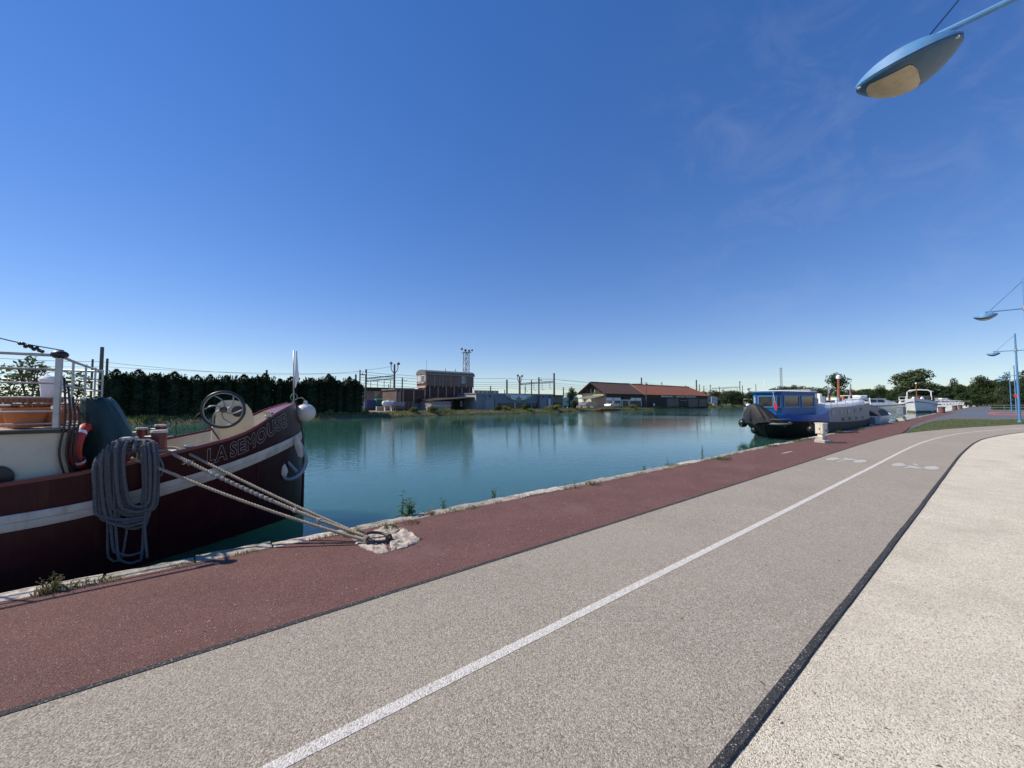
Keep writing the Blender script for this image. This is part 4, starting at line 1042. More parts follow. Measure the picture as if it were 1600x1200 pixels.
# ================================================================== BLUE BARGE (stern towards the viewer)
SXB, SYB = 23.4, 7.92
bb = empty('blue_barge', (SXB, SYB, WATER_Z), 0, 'barge with blue wheelhouse at its stern moored beside the white pedestal', 'barge')
def bw(X, Y, z): return Vector((X - SXB, Y - SYB, z - WATER_Z))
LB, HB = 18.2, 1.68
def bt(x):
    if x < 2.2: return HB * math.sqrt(max(0, 1 - (1 - x / 2.2) ** 2)) * .97 + .02
    if x > LB - 3.2: return HB * math.sqrt(max(0, 1 - ((x - LB + 3.2) / 3.2) ** 2.4)) + .01
    return HB
def bwl(x):
    if x < 3.2: return HB * .98 * max(0, min(1, (x - .55) / 2.65)) ** .7 + .01
    return bt(x) * (.985 if x < LB - 3.2 else .9)
def sb(x): return catmull([0, 2, 4.4, 5.2, 10, 14, LB], [1.24, 1.22, 1.3, 1.56, 1.62, 1.76, 2.05], x)
ks = catmull
def kn_z(x): return catmull([0, 2, 5, 10, 15, LB], [.90, .86, .72, .60, .62, .78], x)
def hb(x, z, side, off=0.0):
    v = max(0, min(1, z / kn_z(x))); b = bwl(x) + (bt(x) - bwl(x)) * v ** .8 + off
    dx = .55 * (1 - v) ** 1.4 * max(0, 1 - x / 1.5) if x < 1.5 else 0
    return Vector((x + dx, side * b, z))
sx = [0, .05, .15, .3, .5, .8, 1.1, 1.5, 2, 2.6, 3.3, 4.2, 4.8, 5.4, 6.5, 8, 10, 12, 13.5, 15, 15.8, 16.5, 17, 17.5, 17.9, 18.1, LB]
def shell(zf0, zf1, xs, off=0.0, n=4):
    m = MB()
    for side in (-1, 1): m.loft([[hb(x, zf0(x) + (zf1(x) - zf0(x)) * k / n, side, off) for k in range(n + 1)] for x in xs], closed=False)
    return m
shell(lambda x: -.3, kn_z, sx).build('lower_hull', K['blackhull'], bb, smooth=30)
shell(kn_z, sb, [x for x in sx if x <= 4.8], .004, 2).build('stern_bulwark', K['boatblue2'], bb, smooth=30)
shell(kn_z, sb, [x for x in sx if x >= 4.8], .004, 3).build('side_plating', K['greyside'], bb, smooth=30)
shell(lambda x: kn_z(x) - .05, lambda x: kn_z(x) + .05, sx, .05, 2).build('rubbing_strake', K['blackhull'], bb, smooth=30)
m = MB(); m.loft([[hb(x, sb(x) - .05, -1), hb(x, sb(x) - .02, 1)] for x in sx], closed=False); m.build('deck', K['whitepaint'], bb)
# white raised hold roof
m = MB(); rings = []
for x in (5.4, 5.5, 8, 11, 13.5, 15, 15.9, 16.1):
    b = min(1.36, bt(x) - .22); e_ = .0 if 5.45 < x < 16 else -.12
    rings.append([(x, -b, sb(x) - .06), (x, -b, sb(x) + .16 + e_), (x, -b * .9, sb(x) + .22 + e_), (x, 0, sb(x) + .28 + e_), (x, b * .9, sb(x) + .22 + e_), (x, b, sb(x) + .16 + e_), (x, b, sb(x) - .06)])
m.loft(rings, closed=True, caps=True); m.build('hold_roof', K['whitepaint'], bb, smooth=30)
for (x, y, w, d, h, mt) in ((6.6, .2, .9, 1.0, .32, 'greymetal'), (8.6, -.3, .35, .35, .62, 'whitepaint'), (9.4, .4, .25, .25, .5, 'flagwhite'), (12.2, -.2, .6, .8, .3, 'whitepaint'), (14.3, .2, .5, .5, .35, 'signgreen'), (7.8, -.8, .2, .2, .42, 'greymetal'), (5.9, -.7, .5, .4, .3, 'canvasgrey'), (10.3, -.5, .8, .5, .16, 'black'), (11.2, .3, .3, .3, .4, 'mastbrown'), (13.2, -.4, .4, .35, .28, 'canvasgrey'), (9.0, .1, .18, .18, .8, 'steel'), (15.2, -.1, .35, .5, .3, 'terracotta')):
    MB().box((x, y, sb(x) + .24 + h / 2), (w, d, h), bev=.03).build('deck_box', K[mt], bb)
for s_ in (-1, 1):
    MB().tube([(x, s_ * (bt(x) - .06), sb(x) + .42) for x in (5.6, 7, 9, 11, 13, 14.5, 15.5)], .016, 6).build('guard_rail', K['steel'], bb)
    for x in (5.6, 7, 9, 11, 13, 14.5, 15.5): MB().tube([(x, s_ * (bt(x) - .06), sb(x) - .03), (x, s_ * (bt(x) - .06), sb(x) + .42)], .014, 5).build('rail_post', K['steel'], bb)
# side windows: upper and lower row
for row, zc, hh, lst in (('u', 1.28, .30, (1301, 1314, 1325.5, 1336, 1345)), ('l', .86, .24, (1317, 1327.5, 1338, 1348.5))):
    for px in lst:
        X = ony(px, 650, SYB - HB).x; x = X - SXB
        if x > 16: continue
        zz = zc + (sb(x) - 1.56) * .8 if row == 'u' else zc
        f = MB().box((x, -hb(x, 2, 1).y - .008, zz), (.52, .03, hh), bev=.01).build('window', K['greymetal'] if row == 'u' else K['glass'], bb)
        MB().box((x + .02, -hb(x, 2, 1).y - .028, zz), (.42, .012, hh - .08)).build('pane', K['curtain'] if row == 'u' and px < 1330 else K['glass'], f)
# wheelhouse
wz0, wz1 = 1.15, 2.40
plan = [(24.0, 7.28), (27.4, 6.66), (27.4, 9.18), (24.0, 8.62), (23.8, 8.40), (23.8, 7.50)]
plan = [bw(x, y, 0) for x, y in plan]
MB().prism([(p.x, p.y) for p in plan], wz0 - .25, wz1).build('wheelhouse', K['boatblue'], bb)
ctr = sum(plan, Vector()) / 6
rp_ = [(ctr.x + (p.x - ctr.x) * 1.07, ctr.y + (p.y - ctr.y) * 1.09) for p in plan]
MB().prism(rp_, wz1, wz1 + .09).build('wheelhouse_roof', K['boatblue'], bb)
m = MB(); n6 = len(rp_); m.add([(p[0], p[1], wz1 + .092) for p in rp_] + [(ctr.x + (p[0] - ctr.x) * .5, ctr.y + (p[1] - ctr.y) * .5, wz1 + .16) for p in rp_], [(i, (i + 1) % n6, n6 + (i + 1) % n6, n6 + i) for i in range(n6)] + [tuple(range(n6, 2 * n6))])
m.build('roof_deck', K['whitepaint'], bb)
K['lightblue'] = M('pale_blue_window_frame', (.09, .22, .42), .45, var=.1)
def wh_window(a, b, t0, t1, z0, z1, pane):
    p, q = a.lerp(b, t0), a.lerp(b, t1); d = (q - p); L_ = d.length; n_ = Vector((d.y, -d.x, 0)).normalized(); c = (p + q) / 2
    if (c + n_ - ctr).length < (c - n_ - ctr).length: n_ = -n_
    rz_ = math.atan2(d.y, d.x)
    def at2(u, z, o_): v = p + d * u + n_ * o_; return (v.x, v.y, z)
    fr = MB(); t = .05
    for (u0, u1, za, zb) in ((0, 1, z0, z0 + t), (0, 1, z1 - t, z1), (0, t / L_, z0 + t, z1 - t), (1 - t / L_, 1, z0 + t, z1 - t)):
        cc = at2((u0 + u1) / 2, (za + zb) / 2, .012); fr.box(cc, ((u1 - u0) * L_, .04, zb - za), rot=(0, 0, rz_))
    f = fr.build('window', K['lightblue'], bb)
    MB().box(at2(.5, (z0 + z1) / 2, -.001), (L_ - .09, .012, z1 - z0 - .09), rot=(0, 0, rz_)).build('pane', K[pane], f)
P0, P1, P3, P4, P5 = plan[0], plan[1], plan[3], plan[4], plan[5]
K['dimglass'] = M('window_with_pale_interior', (.032, .033, .032), .1, var=.6, vs=4, spec=.45)
K['redglass'] = M('window_with_red_curtain', (.09, .024, .012), .1, var=.8, vs=7, spec=.45)
wh_window(P0, P1, .06, .50, 1.62, 2.26, 'dimglass'); wh_window(P0, P1, .56, .95, 1.62, 2.26, 'redglass')
wh_window(P5, P4, .08, .92, 1.62, 2.26, 'dimglass'); wh_window(P4, P3, .1, .9, 1.62, 2.26, 'curtain'); wh_window(P5, P0, .1, .9, 1.62, 2.26, 'dimglass')
MB().box(bw(28.05, 7.95, 0) + Vector((0, 0, 1.85)), (1.2, 2.2, .95), bev=.04).build('deckhouse', K['greyside'], bb)
MB().box(bw(28.05, 6.835, 0) + Vector((0, 0, 2.03)), (.7, .02, .36)).build('deckhouse_window', K['glass'], bb)
MB().tube([bw(25, 8.4, 0) + Vector((0, 0, wz1 + .1)), bw(25.05, 8.4, 0) + Vector((0, 0, wz1 + .5))], .02, 6).build('roof_aerial', K['flagwhite'], bb)
# mast with lamp, flag poles with small flags
q = ony(1310, 624, 7.7); t_ = ony(1310, 592, 7.7); q = bw(q.x, q.y, q.z); t_ = bw(t_.x, t_.y, t_.z)
q.z = min(q.z, sb(min(q.x, LB - 1)))
mst = MB().tube([(q.x, q.y, q.z - .3), (t_.x, t_.y, t_.z)], [.10, .075], 10).build('mast', K['mastbrown'], bb, smooth=35)
MB().lathe([(.12, 0), (.14, .05), (.14, .22), (.06, .3)], t_, 12).build('mast_lamp', K['flagwhite'], mst)
for px, yt, yb, mt in ((1294, 600, 630, 'flagwhite'), (1328, 596, 628, 'flagwhite')):
    a, b = ony(px, yb, 7.4), ony(px, yt, 7.4); a, b = bw(*a), bw(*b); a.z = min(a.z, 1.7)
    st = MB().tube([a, b], .02, 6).build('flag_pole', K['steel'], bb)
    for k, mt2 in enumerate(('flagwhite', 'flagred')):
        m = MB(); zt = b.z - .1 - .42 * k
        m.loft([[(b.x + .02 + .30 * u, b.y + .05 * math.sin(9 * u + k), zt - .25 * u), (b.x + .02 + .24 * u, b.y + .05 * math.sin(9 * u + k + .5), zt - .42 - .2 * u)] for u in [i / 6 for i in range(7)]], closed=False)
        m.build('flag', K[mt2], st)
a, b = ony(1210, 641, 6.9), ony(1205, 612, 6.9); a, b = bw(*a), bw(*b)
st = MB().tube([bw(23.75, 7.45, 0) + Vector((0, 0, 1.3)), bw(23.45, 7.5, 0) + Vector((0, 0, 2.2))], .014, 6).build('ensign_staff', K['flagwhite'], bb)
m = MB(); e0 = bw(23.5, 7.48, 0)
m.loft([[(e0.x - .03 * u, e0.y - .16 * u, 2.0 - .3 * u), (e0.x - .03 * u + .02, e0.y - .12 * u, 1.6 - .18 * u)] for u in [i / 5 for i in range(6)]], closed=False); m.build('ensign', K['flagred'], st)
# black tarpaulin over the tender at the stern
def tarp_pt(t, a):
    # t: top to hem, a: around
    return None
rings = []; NR, NA = 16, 56
for i in range(NR + 1):
    t = i / NR; ring = []
    for k in range(NA):
        a = 2 * math.pi * k / NA; c_, s_ = math.cos(a), math.sin(a)
        fold = (.26 * abs(math.sin(5.5 * a + .6 + .5 * math.sin(3 * t))) ** .6 + .09 * math.sin(13 * a + 2.5 * t)) * t ** .9
        ry = .06 + .74 * math.sin(t * 1.57) ** .75 * (1 + .10 * max(0, -s_)); rx = .06 + .44 * t ** .6
        yy = .30 - .55 * t * (1 if s_ < 0 else .55) + ry * s_ * (1 - .10 * fold); xx = rx * c_ * (1 - .9 * fold)
        hem = .12 * math.sin(3 * a + .5) + .08 * math.sin(7 * a)
        drop = 1.02 + .10 * max(0, -s_) - .06 * max(0, s_)
        zz = 1.84 - (drop + hem * .6) * t ** 1.15 - .20 * (max(0, -s_) ** 2) * t * (1 - t) * 2 - .1 * fold
        ring.append((SXB - .28 + xx, SYB + .05 + yy, WATER_Z + zz))
    rings.append(ring)
m = MB(); m.loft(rings, caps=True); thing_mesh(m, 'black_tarpaulin', K['blacktarp'], 'black folded tarpaulin covering the tender at the stern of the blue barge', 'tarpaulin', 32)
e = empty('tender', (SXB - .28, SYB - .55, WATER_Z + .8), 0, 'round grey tube of the small tender hung under the black tarpaulin', 'tender')
MB().tube(spline([(-.1, .5, -.02), (-.3, .1, 0), (-.36, -.3, .0), (-.22, -.62, .02), (.05, -.72, .05), (.25, -.6, .06)], 24), .055, 10).build('tube', M('tender_grey_rubber', (.12, .13, .11), .5), e, smooth='all')
MB().tube(spline([(-.1, .5, .2), (-.3, .1, .22), (-.36, -.3, .23), (-.22, -.6, .24), (.05, -.68, .26)], 20), .035, 8).build('upper_tube', K['canvasgrey'], e, smooth='all')
# black fenders
for px, py, Yp, r, lb in ((1161, 661, 9.35, .24, 'round black fender hanging furthest out from the blue barge stern'), (1180, 672, 8.75, .22, 'round black fender just above the water under the blue barge stern'), (1268, 671, 6.05, .20, 'round black fender between the blue barge and the white pedestal')):
    c = ony(px, py, Yp); e = empty('black_fender', c, 0, lb, 'fender', 'black fenders of the blue barge')
    MB().ball((0, 0, 0), r, 20, 14).build('ball', K['blackrubber'], e, smooth='all')
    top = Vector((0.35, -.2, .5)) if Yp > 7 else Vector((.05, .18, .55))
    MB().tube([(0, 0, r * .95), top], .02, 6).build('lanyard', K['black'], e); MB().lathe([(.05, r * .9), (.05, r * 1.15), (.02, r * 1.25)], (0, 0, 0), 10).build('neck', K['blackrubber'], e)
# small boat with a grey canvas tent ahead of it
def simple_hull(L, B, z_bow, z_st, flare=.8, transom=1.0, n=14, keel=-.2):
    def half(x, v):
        u = x / L; t = (1 - max(0, (u - .35) / .65) ** 2.2) * (1 - (1 - transom) * max(0, 1 - u / .3)); w = B / 2 * max(.0, t)
        return w * (flare + (1 - flare) * v) * (1 - .35 * (1 - v) * max(0, u - .6) / .4) + .008
    def z(x): return z_st + (z_bow - z_st) * (x / L) ** 2
    m = MB(); xs = [L * (i / n) ** .85 for i in range(n + 1)]; rings = []
    for x in xs:
        rk = lambda v: (1 - v) * -.09 * L * max(0, (x / L - .6) / .4) ** 2
        r = [(x + rk(0), -half(x, 0), keel)] + [(x + rk(v), -half(x, v), z(x) * v) for v in (0, .35, .7, 1)] + [(x + rk(v), half(x, v), z(x) * v) for v in (1, .7, .35, 0)] + [(x + rk(0), half(x, 0), keel)]
        rings.append(r)
    m.loft(rings, closed=True, caps=True); return m, half, z
tb_ = empty('tent_boat', (41.9, 7.15, WATER_Z), R(-3), 'small white boat under a dark grey canvas tent beside the grey pedestal', 'boat')
m, hf, zf = simple_hull(6.4, 2.3, 1.05, .8); m.build('hull', K['whitepaint'], tb_, smooth=30)
m = MB(); m.loft([[(x, -w, .78), (x, -w * .86, .78 + h * .55), (x, 0, .78 + h), (x, w * .86, .78 + h * .55), (x, w, .78)] for x, w, h in ((.1, 1.12, .75), (.5, 1.14, .98), (1.8, 1.14, 1.02), (2.9, 1.1, .7), (3.9, 1.0, .28), (4.6, .8, .12))], closed=True, caps=True)
m.build('canvas_tent', K['canvasgrey'], tb_)
MB().box((.0, 0, .45), (.06, 1.6, .5), bev=.02).build('transom_board', K['greyside'], tb_); MB().box((-.12, -.3, .2), (.22, .3, .7), bev=.05).build('outboard_motor', K['black'], tb_)
MB().tube([(1.2, -.3, 1.7), (1.5, -.2, 2.25), (2.2, .1, 1.75)], .03, 6).build('folded_frame', K['whitepaint'], tb_)
thing_mesh(rope3(sag(Vector((43.4, 6.1, .55)), Vector((48.2, 5.6, .05)), .1), .03, .2, 5, .05), 'mooring_rope', K['flagwhite'], 'pale mooring line of the tent boat led to the quay', 'rope', 'all')
# white cruisers
def cruiser(loc, rz_, L, B, label, style=0, group=None):
    e = empty('motor_cruiser', (loc[0], loc[1], WATER_Z), rz_, label, 'boat', group)
    m, hf, zf = simple_hull(L, B, 1.75, 1.25, .82); m.build('hull', K['whitepaint'], e, smooth=30)
    MB().loft([[(L * x, -hf(L * x, 1) - .02, zf(L * x) - .30), (L * x, -hf(L * x, 1) - .02, zf(L * x) - .16)] for x in (0, .2, .4, .6, .75, .88, .96)], closed=False).build('hull_stripe', K['bluedark'], e)
    MB().loft([[(L * x, hf(L * x, 1) + .02, zf(L * x) - .30), (L * x, hf(L * x, 1) + .02, zf(L * x) - .16)] for x in (0, .2, .4, .6, .75, .88, .96)], closed=False).build('hull_stripe', K['bluedark'], e)
    b = B / 2 * .8; x0, x1, x2 = .12 * L, .55 * L, .80 * L; zt = 2.35 + .15 * style
    m = MB(); m.loft([[(x0, -b, 1.2), (x0, b, 1.2), (x2, b * .6, 1.5), (x2, -b * .6, 1.5)], [(x0 + .1, -b, 1.75), (x0 + .1, b, 1.75), (x2 - .5, b * .62, 1.8), (x2 - .5, -b * .62, 1.8)], [(x0 + .2, -b * .9, zt), (x0 + .2, b * .9, zt), (x1, b * .72, zt), (x1, -b * .72, zt)]], caps=True); m.build('cabin', K['whitepaint'], e, smooth=25)
    for s_ in (-1, 1):
        for k in range(3):
            xa = x0 + .5 + k * (x1 - x0 - .4) / 3; m = MB(); w = (x1 - x0) / 3 - .3
            m.quad((xa, s_ * (b * .965 + .01), 1.82), (xa + w, s_ * (b * .94 + .01 - .02 * k), 1.82), (xa + w - .08, s_ * (b * .90 + .01 - .03 * k), zt - .12), (xa + .06, s_ * (b * .92 + .01 - .01 * k), zt - .12)); m.build('side_window', K['glass'], e)
    m = MB(); m.quad((x2 - .55, -b * .52, 1.86), (x2 - .55, b * .52, 1.86), (x1 + .12, b * .6, zt - .06), (x1 + .12, -b * .6, zt - .06))
    for i_ in range(4): m.v[i_] = (m.v[i_][0] + .06, m.v[i_][1], m.v[i_][2] + .05)
    m.build('windscreen', K['glass'], e)
    m = MB(); m.loft([[(x0, -b * .92, zt + .01), (x0, b * .92, zt + .01), (x1 + .3, b * .74, zt + .01), (x1 + .3, -b * .74, zt + .01)], [(x0 - .05, -b * .95, zt + .12), (x0 - .05, b * .95, zt + .12), (x1 + .45, b * .76, zt + .1), (x1 + .45, -b * .76, zt + .1)]], caps=True); m.build('cabin_roof', K['whitepaint'], e)
    if style:
        MB().box((x0 + 1.2, 0, zt + .42), (1.5, B * .6, .6), bev=.15).build('flybridge', K['whitepaint'], e)
        MB().box((x0 + 2.1, 0, zt + .8), (.06, B * .5, .35), rot=(0, R(-30), 0)).build('flybridge_screen', K['glass'], e)
    MB().tube([(x0 + .3, -b, zt), (x0 + .1, -b * .9, zt + .7), (x0 + .1, b * .9, zt + .7), (x0 + .3, b, zt)], .05, 8).build('radar_arch', K['whitepaint'], e)
    for s_ in (-1, 1):
        MB().tube([(L * x, s_ * (hf(L * x, 1) - .06), zf(L * x) + .55) for x in (.55, .65, .75, .85, .93, .98)], .022, 6).build('bow_rail', K['steel'], e)
        for x in (.58, .7, .82, .93): MB().tube([(L * x, s_ * (hf(L * x, 1) - .06), zf(L * x) - .02), (L * x, s_ * (hf(L * x, 1) - .06), zf(L * x) + .55)], .018, 5).build('rail_post', K['steel'], e)
    return e
p = onz(1400, 641.5, WATER_Z)
cruiser((101, 19.5), R(-42), 11.5, 3.4, 'long white cruiser seen broadside left of the white barge', 1)
# white barge, bow to the viewer
wb = empty('white_barge', (113.5, 9.75, WATER_Z), R(180), 'white barge with sun canopy showing its bow, among the moored cruisers', 'barge')
m, hf, zf = simple_hull(15, 4.2, 2.65, 1.8, .86, .85); m.build('hull', K['whitepaint'], wb, smooth=30)
for s_ in (-1, 1):
    MB().loft([[(15 * x, s_ * (hf(15 * x, .75) + .03), zf(15 * x) * .74), (15 * x, s_ * (hf(15 * x, .8) + .03), zf(15 * x) * .79)] for x in (0, .3, .5, .65, .78, .88, .95, .985)], closed=False).build('hull_line', K['bluedark'], wb)
    MB().loft([[(15 * x - .09 * 15 * .85 * max(0, (x - .6) / .4) ** 2, s_ * (hf(15 * x, .1) + .025), .0), (15 * x - .09 * 15 * .8 * max(0, (x - .6) / .4) ** 2, s_ * (hf(15 * x, .2) + .025), .36)] for x in (0, .3, .5, .65, .78, .88, .95, .985)], closed=False).build('waterline_scum', M('brown_waterline_stain', (.16, .13, .07), .8), wb)
for x in (5.5, 7, 8.5): MB().lathe([(.16, 0), (.16, .03), (.001, .035)], (x, hf(x, .7) + .02, 1.3), 14, axis=(0, 1, 0)).build('porthole', K['glass'], wb)
MB().box((5.2, 0, 2.4), (6.5, 3.0, 1.3), bev=.1).build('cabin', K['timberdark'], wb)
for k in range(4):
    for s_ in (-1, 1): MB().box((2.9 + 1.5 * k, s_ * 1.51, 2.55), (1.0, .03, .6)).build('cabin_window', K['glass'], wb)
for y in (-.85, 0, .85): MB().box((8.46, y, 2.6), (.03, .7, .6)).build('front_window', K['glass'], wb)
MB().tube([(8.2, -1.6, 2.3), (8.2, -1.55, 3.8), (8.2, -1.2, 4.1), (8.2, 0, 4.2), (8.2, 1.2, 4.1), (8.2, 1.55, 3.8), (8.2, 1.6, 2.3)], .09, 8).build('canopy_frame', K['whitepaint'], wb, smooth=35)
MB().loft([[(8.3 - 5.5 * u, -1.6, 3.85), (8.3 - 5.5 * u, -1.1, 4.12), (8.3 - 5.5 * u, 0, 4.22), (8.3 - 5.5 * u, 1.1, 4.12), (8.3 - 5.5 * u, 1.6, 3.85)] for u in (0, 1)], closed=False).build('canopy_top', K['whitepaint'], wb, smooth='all')
MB().tube([(11.5, 0, 2.3), (11.5, 0, 5.2)], .07, 8).build('mast', K['mastbrown'], wb); MB().ball((11.5, 0, 5.3), .16, 10, 8).build('mast_light', K['flagwhite'], wb)
for k in range(3): MB().lathe([(.22, 0), (.26, .1), (.22, .35), (.1, .5)], (9.6 + .5 * k, -.6 + .6 * k, 2.35), 12).build('deck_vent', K['flagwhite' if k != 1 else 'flagred'], wb)
ordn = ['first', 'second', 'third', 'fourth', 'fifth', 'sixth', 'seventh', 'eighth', 'ninth', 'tenth', 'eleventh', 'twelfth', 'thirteenth', 'last']
cs = []
for i in range(14):
    X = 119 + i * 7.5 + i * i * .45; L_ = (9.5, 11, 10, 8.5, 10.5, 11.5, 9, 10, 12, 10, 11, 9.5, 11, 12)[i]; an_ = 226 + (5, -6, 3, 8, -3, 0, 6, -5, 2, -4, 4, 0, -3, 3)[i]
    cs.append((X - L_ * math.cos(R(an_)), quay_y(X) + 1.2 - L_ * math.sin(R(an_)), an_, L_, L_ * .33, (i + i // 3) % 2, 'white cruiser moored slantwise, bow to the quay, ' + ordn[i] + ' of the row beyond the white barge'))
cs += [(92, 17.5, 150, 8, 2.8, 0, 'low white cruiser moored behind the tent boat')]
for (X, Y, a, L_, B_, st_, lb) in cs: cruiser((X, Y), R(a), L_, B_, lb, st_, 'white cruisers moored in the marina')
e = empty('white_dinghy', (ony(1172, 629, 60).x, 60.5, .1), R(10), 'small white upturned dinghy on the far bank left of the blue barge', 'dinghy')
m = MB(); m.loft([[(x, w * math.cos(a), .02 + h * max(0, math.sin(a))) for a in [R(-5 + 19 * k) for k in range(11)]] for x, w, h in ((-2.4, .2, .3), (-2, .7, .75), (0, .95, .9), (1.8, .75, .75), (2.5, .1, .3))], closed=True, caps=True)
m.build('hull', K['whitepaint'], e, smooth=30); MB().box((0, 0, .9), (3.6, .06, .08)).build('keel', K['greyside'], e)
e = empty('moored_punt', (ony(950, 641, bank_y(74) - 1.9).x, bank_y(74) - 2.0, WATER_Z), R(7), 'low rusty brown punt lying against the far bank below the tiled shed', 'boat')
m = MB(); m.loft([[(x, -w, z0_), (x, -w, .42 + z1_), (x, w, .42 + z1_), (x, w, z0_)] for x, w, z0_, z1_ in ((-4, .6, .2, .1), (-3, .8, -.1, 0), (3, .8, -.1, 0), (4, .6, .2, .1))], caps=True); m.build('hull', M('rusty_punt_paint', (.16, .06, .03), .8, var=.3), e)
MB().box((0, 0, .46), (5.5, 1.2, .06)).build('deck', K['wood'], e)

# ================================================================== FAR SIDE OF THE BASIN
GZ = .12
def far(name, px, Y, label, cat, group=None):
    p = ony(px, 640, Y); return empty(name, (p.x, Y, GZ), 0, label, cat, group), p.x
def hz(px, py, Y): return ony(px, py, Y).z - GZ
def win(parent, c, w, h, axis='y', frame=.07, fm='whitepaint', pm='glass', depth=.06, sign=-1, sill=True, name='window'):
    x, y, z = c; m = MB()
    def bxs(u, v, du, dv, d, off):
        return ((x + u, y + sign * off, z + v), (du, d, dv)) if axis == 'y' else ((x + sign * off, y + u, z + v), (d, du, dv))
    for (u, v, du, dv) in ((0, h / 2 - frame / 2, w, frame), (0, -h / 2 + frame / 2, w, frame), (-w / 2 + frame / 2, 0, frame, h - 2 * frame), (w / 2 - frame / 2, 0, frame, h - 2 * frame), (0, 0, frame * .7, h - 2 * frame)):
        m.box(*bxs(u, v, du, dv, depth, depth / 2))
    f = m.build(name, K[fm], parent); MB().box(*bxs(0, 0, w - frame, h - frame, .02, .012)).build('pane', K[pm], f)
    if sill: MB().box(*bxs(0, -h / 2 - .04, w + .15, .06, depth + .08, (depth + .08) / 2)).build('sill', K['strip'], f)
    return f
# --- signal box: brick base, overhanging panelled storey, arched roof
YS = 63.0
sbx, X0 = far('signal_box', 665, YS, 'tall brick railway signal box with brown panelled upper storey and arched roof', 'building')
W = ony(740, 600, YS).x - X0; D = onx(651.5, 600, X0).y - YS
ze, zr, zm = hz(665, 584, YS), hz(661, 577, YS + D / 2), hz(665, 603, YS)
MB().box2((.1, .25, -.2), (W - .1, D - .2, zm)).build('lower_wall', K['brick'], sbx)
MB().box2((0, 0, zm), (W, D, ze)).build('upper_wall', K['panel'], sbx)
for k in range(7):
    x = W * k / 6.0
    if k in (0, 6): x = .08 if k == 0 else W - .08
    MB().box2((x - .07, -.05, zm - .25), (x + .07, -.001, ze)).build('joint_strip', K['strip'], sbx)
MB().box2((1.65 / 6 * W - .04, -.05, zm), (1.65 / 6 * W + .04, -.001, ze)).build('joint_strip', K['strip'], sbx)
for k in range(6):
    MB().box2((W * k / 6 + .12, -.025, zm + .12), (W * (k + 1) / 6 - .12, -.002, ze - .15)).build('facade_panel', K['panel'], sbx)
for k in range(6):
    x = W * (k + .5) / 6; MB().box2((x - .10, .12, 0), (x + .10, .249, zm)).build('brick_pier', K['strip'], sbx)
MB().box2((W * .22, .18, zm * .42), (W * .30, .249, zm * .48)).build('wall_plate', K['signwhite'], sbx)
win(sbx, (W * .77, -.026, (zm + ze) / 2 + .25), .75, 1.25, fm='whitepaint', pm='glass')
n = 14; rings = []
for x in (-.15, W + .15):
    r = []
    for k in range(n + 1):
        a = math.pi * k / n; r.append((x, D / 2 - (D / 2 + .16) * math.cos(a), ze - .05 + (zr - ze - .05) * math.sin(a) ** .7))
    rings.append(r)
MB().loft(rings, closed=True, caps=True).build('arched_roof', K['zinc'], sbx, smooth=30)
MB().box2((-.18, -.26, ze - .12), (W + .18, -.17, ze + .04)).build('gutter', K['strip'], sbx)
# lit gable end with its windows
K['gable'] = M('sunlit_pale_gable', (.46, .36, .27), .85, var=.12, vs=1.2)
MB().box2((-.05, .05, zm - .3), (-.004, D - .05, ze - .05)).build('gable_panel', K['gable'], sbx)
for k in range(2): win(sbx, (-.05, D * (.3 + .4 * k), zm + (ze - zm) * .58), D * .32, 1.35, 'x', pm='signwhite' if k == 1 else 'glass')
for k in range(2): win(sbx, (.1, D * (.3 + .4 * k), zm - .95), D * .25, .9, 'x')
MB().box2((-.08, .1, zm + .1), (-.045, D - .1, zm + .85)).build('gable_brick_band', K['brick'], sbx)
MB().tube([(1.0, D / 2, zr - .1), (1.0, D / 2, zr + 1.7)], .03, 6).build('aerial', K['steel'], sbx)
for t in (.45, .66): MB().tube([(W * t, D * .3, zr - .2), (W * t, D * .3, zr + .3)], .06, 8).build('roof_vent', K['zinc'], sbx)
# --- brick wing to its left
YW = 62.0
wg, X0 = far('brick_wing', 618, YW, 'long low dark brick building joining the signal box on its left', 'building')
W = ony(664, 620, YW).x - X0; h = hz(640, 609.5, YW); D = 6
MB().box2((0, 0, -.2), (W, D, h)).build('wall', K['brick'], wg)
MB().box2((-.2, -.2, h), (W - .05, D + .2, h + .22)).build('flat_roof', K['zinc'], wg)
for t in (.02, .14, .24, .60, .985): MB().box2((W * t - .1, -.08, 0), (W * t + .1, -.001, h)).build('pier', K['strip'], wg)
MB().box2((.3, -.12, 0), (W * .13, -.002, h * .92)).build('door', M('salmon_door', (.36, .19, .13), .8), wg)
for k in range(3): MB().box2((W * (.28 + .11 * k), -.03, .3), (W * (.36 + .11 * k), -.002, h * .45)).build('facade_panel', K['panel'], wg)
MB().box2((W * .62, -.03, .1), (W * .97, -.002, h * .35)).build('plinth_panel', K['greywall'], wg)
